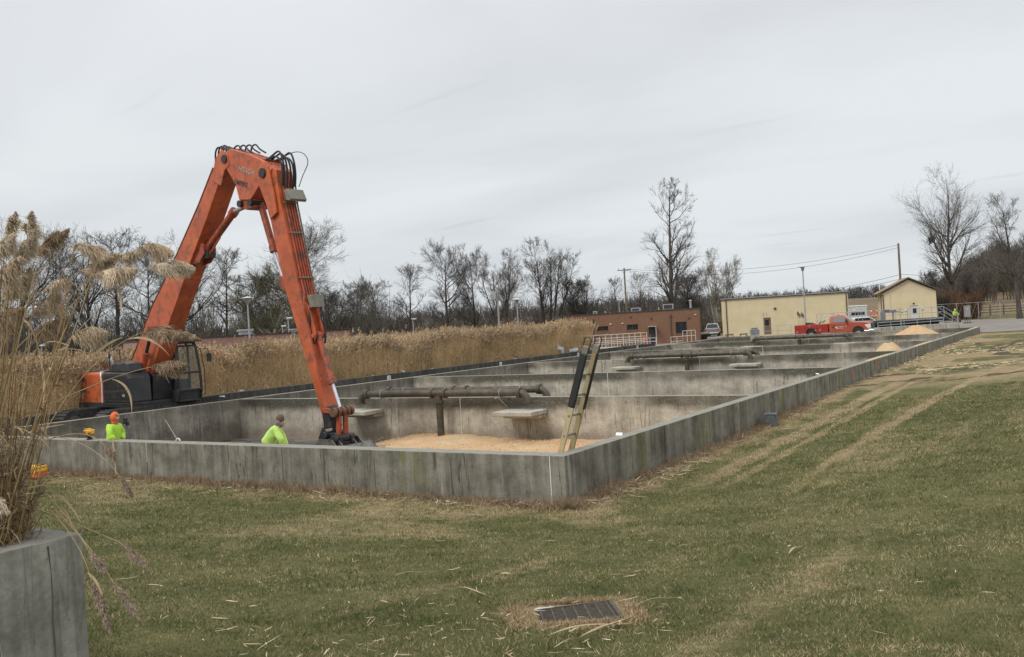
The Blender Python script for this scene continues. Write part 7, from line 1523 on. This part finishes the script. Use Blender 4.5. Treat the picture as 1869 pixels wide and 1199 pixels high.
mixv = g.uniform(0, 1, (n_, 1)); cg = np.array([.048, .068, .016])*(1-mixv)+np.array([.145, .165, .052])*mixv; cd_ = np.array([.20, .155, .080])*(1-mixv)+np.array([.48, .395, .235])*mixv
colb = np.where(dry[:, None], cd_, cg)*(.8+.4*tone[:, None]); hgt = g.uniform(.022, .058, n_)*np.where(dry, .8, 1.0)*(1+.25*sstep(8, 20, Dd))*(.55+.9*vnoise(P[:, 0], P[:, 1], 2.7, 13)); wd = (.0028+.00050*Dd)*g.uniform(.7, 1.3, n_)
V, F = blades(P3, hgt, wd, .55, g); tag(npmesh('grass', V, F, attrmat('grass_blades', .85, .12, nscale=1.5), np.repeat(colb, 3, 0)), 'short mown grass mixed green and straw coloured', 'grass', kind='stuff')
# dead fringe along the walls and round the grate
fr = []; n1 = 26000; x = g.uniform(-22, .1, n1); fr.append(np.c_[x, -.02-g.gamma(1.3, .13, n1)])
n2 = 15000; y = -.2+16*g.uniform(0, 1, n2)**1.4; fr.append(np.c_[.02+g.gamma(1.3, .12, n2), y])
n3 = 7000; a_ = g.uniform(0, 2*np.pi, n3); rr_ = .42+g.gamma(1.6, .05, n3); 
sq = np.maximum(np.abs(np.cos(a_-.62)), np.abs(np.sin(a_-.62))); fr.append(np.c_[GR[0]+np.cos(a_)*rr_/sq, GR[1]+np.sin(a_)*rr_/sq])
P = np.concatenate(fr); n_ = len(P); P3 = np.c_[P, H(P[:, 0], P[:, 1])-.01]; mixv = g.uniform(0, 1, (n_, 1)); isg = np.arange(n_) >= n1+n2
ca = np.where(isg[:, None], np.array([.23, .165, .095]), np.array([.165, .125, .082])); cb = np.where(isg[:, None], np.array([.46, .35, .21]), np.array([.42, .32, .205])); clump = vnoise(P[:, 0], P[:, 1], 1.5, 9)
hg = np.where(isg, g.uniform(.02, .06, n_), g.uniform(.06, .30, n_)*(.40+.9*clump)); V, F = blades(P3, hg, np.full(n_, .009)*g.uniform(.6, 1.4, n_), .6, g)
tag(npmesh('dead_grass', V, F, attrmat('dead_grass_blades', .9, .15), np.repeat((ca*(1-mixv)+cb*mixv), 3, 0)), 'brown dead grass along the foot of the tank walls and round the drain grate', 'grass', kind='stuff')
# fallen reed leaves
def litter(name, label, P, L_, wd, g, curl=.25, lift=.02, pal=((.33, .25, .14), (.62, .53, .36))):
    n = len(P); a = g.uniform(0, 2*np.pi, n); d = np.c_[np.cos(a), np.sin(a), g.normal(0, .10, n)]; b = np.c_[P, H(P[:, 0], P[:, 1])+lift+g.uniform(0, .02, n)]
    K = 6; Q = np.zeros((n, K, 3)); Q[:, 0] = b; dd = unit(d)
    for k in range(1, K):
        dd = unit(dd+g.normal(0, curl*.35, (n, 3))*[1, 1, .35]); Q[:, k] = Q[:, k-1]+dd*(L_/(K-1))[:, None]
    gz_ = H(Q[..., 0], Q[..., 1])+lift*.8; Q[..., 2] = np.maximum(Q[..., 2], gz_); Q[..., 2] = np.minimum(Q[..., 2], gz_+.10)
    w_ = wd[:, None]*np.sin(np.linspace(.35, np.pi-.12, K))[None]; sd_ = unit(np.cross(d, np.array([0, 0, 1.0])+g.normal(0, .35, (n, 3)))); V, F = ribbons(Q, w_, sd_)
    m_ = g.uniform(0, 1, (n, 1)); return tag(npmesh(name, V, F, attrmat(name+'_straw', .8, .12, nscale=8), np.repeat(np.array(pal[0])*(1-m_)+np.array(pal[1])*m_, 2*K, 0)), label, 'fallen leaves', kind='stuff')
def inview(n, D0, D1, l0, l1, g):
    Dd = g.uniform(D0, D1, n); la = g.uniform(l0, l1, n)*Dd; return CAM[:2]+np.outer(Dd, [math.sin(YAW), math.cos(YAW)])+la[:, None]*np.array([[math.cos(YAW), -math.sin(YAW)]])
g = np.random.default_rng(31)
A1 = inview(130, 5.6, 9.0, -.40, .16, g); A2 = inview(90, 8, 15, -.45, .3, g); A3 = inview(30, 5.5, 14, .1, .5, g); A4 = inview(95, 6.0, 7.8, -.34, .10, g)
P = np.concatenate([A1, A2, A3, A4]); P = P[~((P[:, 0] < 3.45) & (P[:, 1] < -11.1)) & ~((P[:, 0] < .1) & (P[:, 1] > -.1))]
L_ = g.gamma(1.8, .038, len(P))+.03; litter('fallen_reed_leaves', 'pale dry reed leaves and stem pieces scattered over the near lawn', P, L_,   .004+.008*g.uniform(0, 1, len(P))**2+L_*.012, g)
P = np.concatenate([np.c_[g.gamma(1.6, .16, 900)+.03, g.uniform(.2, 30, 900)], np.c_[g.uniform(.05, .75, 240), g.uniform(1.0, 5, 240)], np.c_[g.uniform(-22, 0, 420), -.2-g.gamma(1.6, .22, 420)]])
L_ = g.gamma(2.2, .075, len(P))+.06; litter('reed_leaf_drift', 'drift of straw coloured reed leaves heaped along the foot of the tank walls', P, L_, .008+.014*g.uniform(0, 1, len(P)), g, lift=.04, pal=((.26, .19, .11), (.56, .46, .30)))
P = np.concatenate([np.c_[g.gamma(1.6, .2, 500)+.03, g.uniform(28, 60, 500)], np.c_[g.uniform(.8, 7, 500), g.uniform(38, 44, 500)], np.c_[g.uniform(1, 5, 200), g.uniform(26, 31, 200)]])
litter('straw_scatter', 'pale straw scattered on the muddy grass near the far end of the side wall', P, g.uniform(.08, .3, len(P)), g.uniform(.02, .06, len(P)), g)
# the biggest fallen leaves, each its own thing
BIG = [('long pale reed leaf with a split end lying just below the drain grate', (1000, 1168), (1080, 1150), (1162, 1140), .026), ('broad tan reed leaf crossing the long one below the drain grate', (1060, 1170), (1110, 1150), (1165, 1120), .022),
       ('pale short leaf lying alone on the green lawn right of centre', (1440, 1016), (1452, 1006), (1465, 998), .03), ('slim pale leaf lying on the lawn left of the alone pale short leaf', (1236, 1003), (1255, 1001), (1276, 997), .016),
       ('slim leaf lying across the upper left edge of the drain grate', (1021, 1106), (1040, 1098), (1061, 1092), .010), ('curved tan leaf lying left of the drain grate', (825, 1081), (860, 1083), (905, 1095), .018),
       ('long tan leaf lying on the lawn above the curved one', (720, 1057), (755, 1050), (800, 1045), .014), ('long thin stem piece on the right of the drain grate', (1170, 1108), (1205, 1100), (1243, 1092), .008)]
def ground_at(px, py):
    r = _F+_R*(px-934.5)/FPX-_U*(py-599.5)/FPX; lo, hi = 3.0, 60.0
    for _ in range(40):
        m = (lo+hi)/2; q = CAM+r*m
        if q[2] > H(q[0], q[1]): lo = m
        else: hi = m
    return CAM+r*lo
for lb, a, b, c, w_ in BIG:
    a, b, c = ground_at(*a), ground_at(*b), ground_at(*c); o = a.copy(); pts = bez(a, 2*b-(a+c)/2, c, 10); pts[:, 2] = H(pts[:, 0], pts[:, 1])+.035+.02*np.sin(np.linspace(0, 5, 10))
    wv = w_*np.sin(np.linspace(.3, np.pi-.1, 10)); sd_ = unit(np.cross(unit(c-a), [0, 0, 1.0])); b_ = MB(); V = []
    for p, ww in zip(pts-o, wv): V += [p-sd_*ww/2, p+np.array([0, 0, -.003]), p+sd_*ww/2]
    b_.add(V, [(3*i+j, 3*i+j+1, 3*i+j+4, 3*i+j+3) for i in range(9) for j in (0, 1)]); ob = b_.build('fallen_leaf', M['reed_leaf'], None, recalc=False); ob.location = tuple(o); ob.modifiers.new('thick', 'SOLIDIFY').thickness = .0012
    tag(ob, lb, 'leaf', 'large fallen reed leaves')

# loose chips on the basin floor
g = np.random.default_rng(71); n_ = 9000; x = g.uniform(-13.8, -.4, n_); y = g.uniform(.5, Dn-.1, n_); P = np.c_[x, y, -1.36+g.uniform(-.03, .05, n_)]
d_ = unit(np.c_[g.normal(0, 1, (n_, 2)), g.normal(0, .5, n_)]); s_ = unit(np.cross(d_, g.normal(0, 1, (n_, 3)))); L_ = g.uniform(.010, .026, n_)[:, None]; V = np.stack([P-d_*L_-s_*L_*.4, P+d_*L_-s_*L_*.4, P+d_*L_+s_*L_*.4, P-d_*L_+s_*L_*.4], 1).reshape(-1, 3)
m_ = g.uniform(0, 1, (n_, 1)); tag(npmesh('loose_chips', V, np.arange(4*n_).reshape(n_, 4), attrmat('loose_chip_wood', .9, .1), np.repeat(np.array([.48, .30, .16])*(1-m_)+np.array([.76, .55, .34])*m_, 4, 0)), 'loose single wood chips lying on the chip layer in the nearest basin', 'wood chips', kind='stuff')
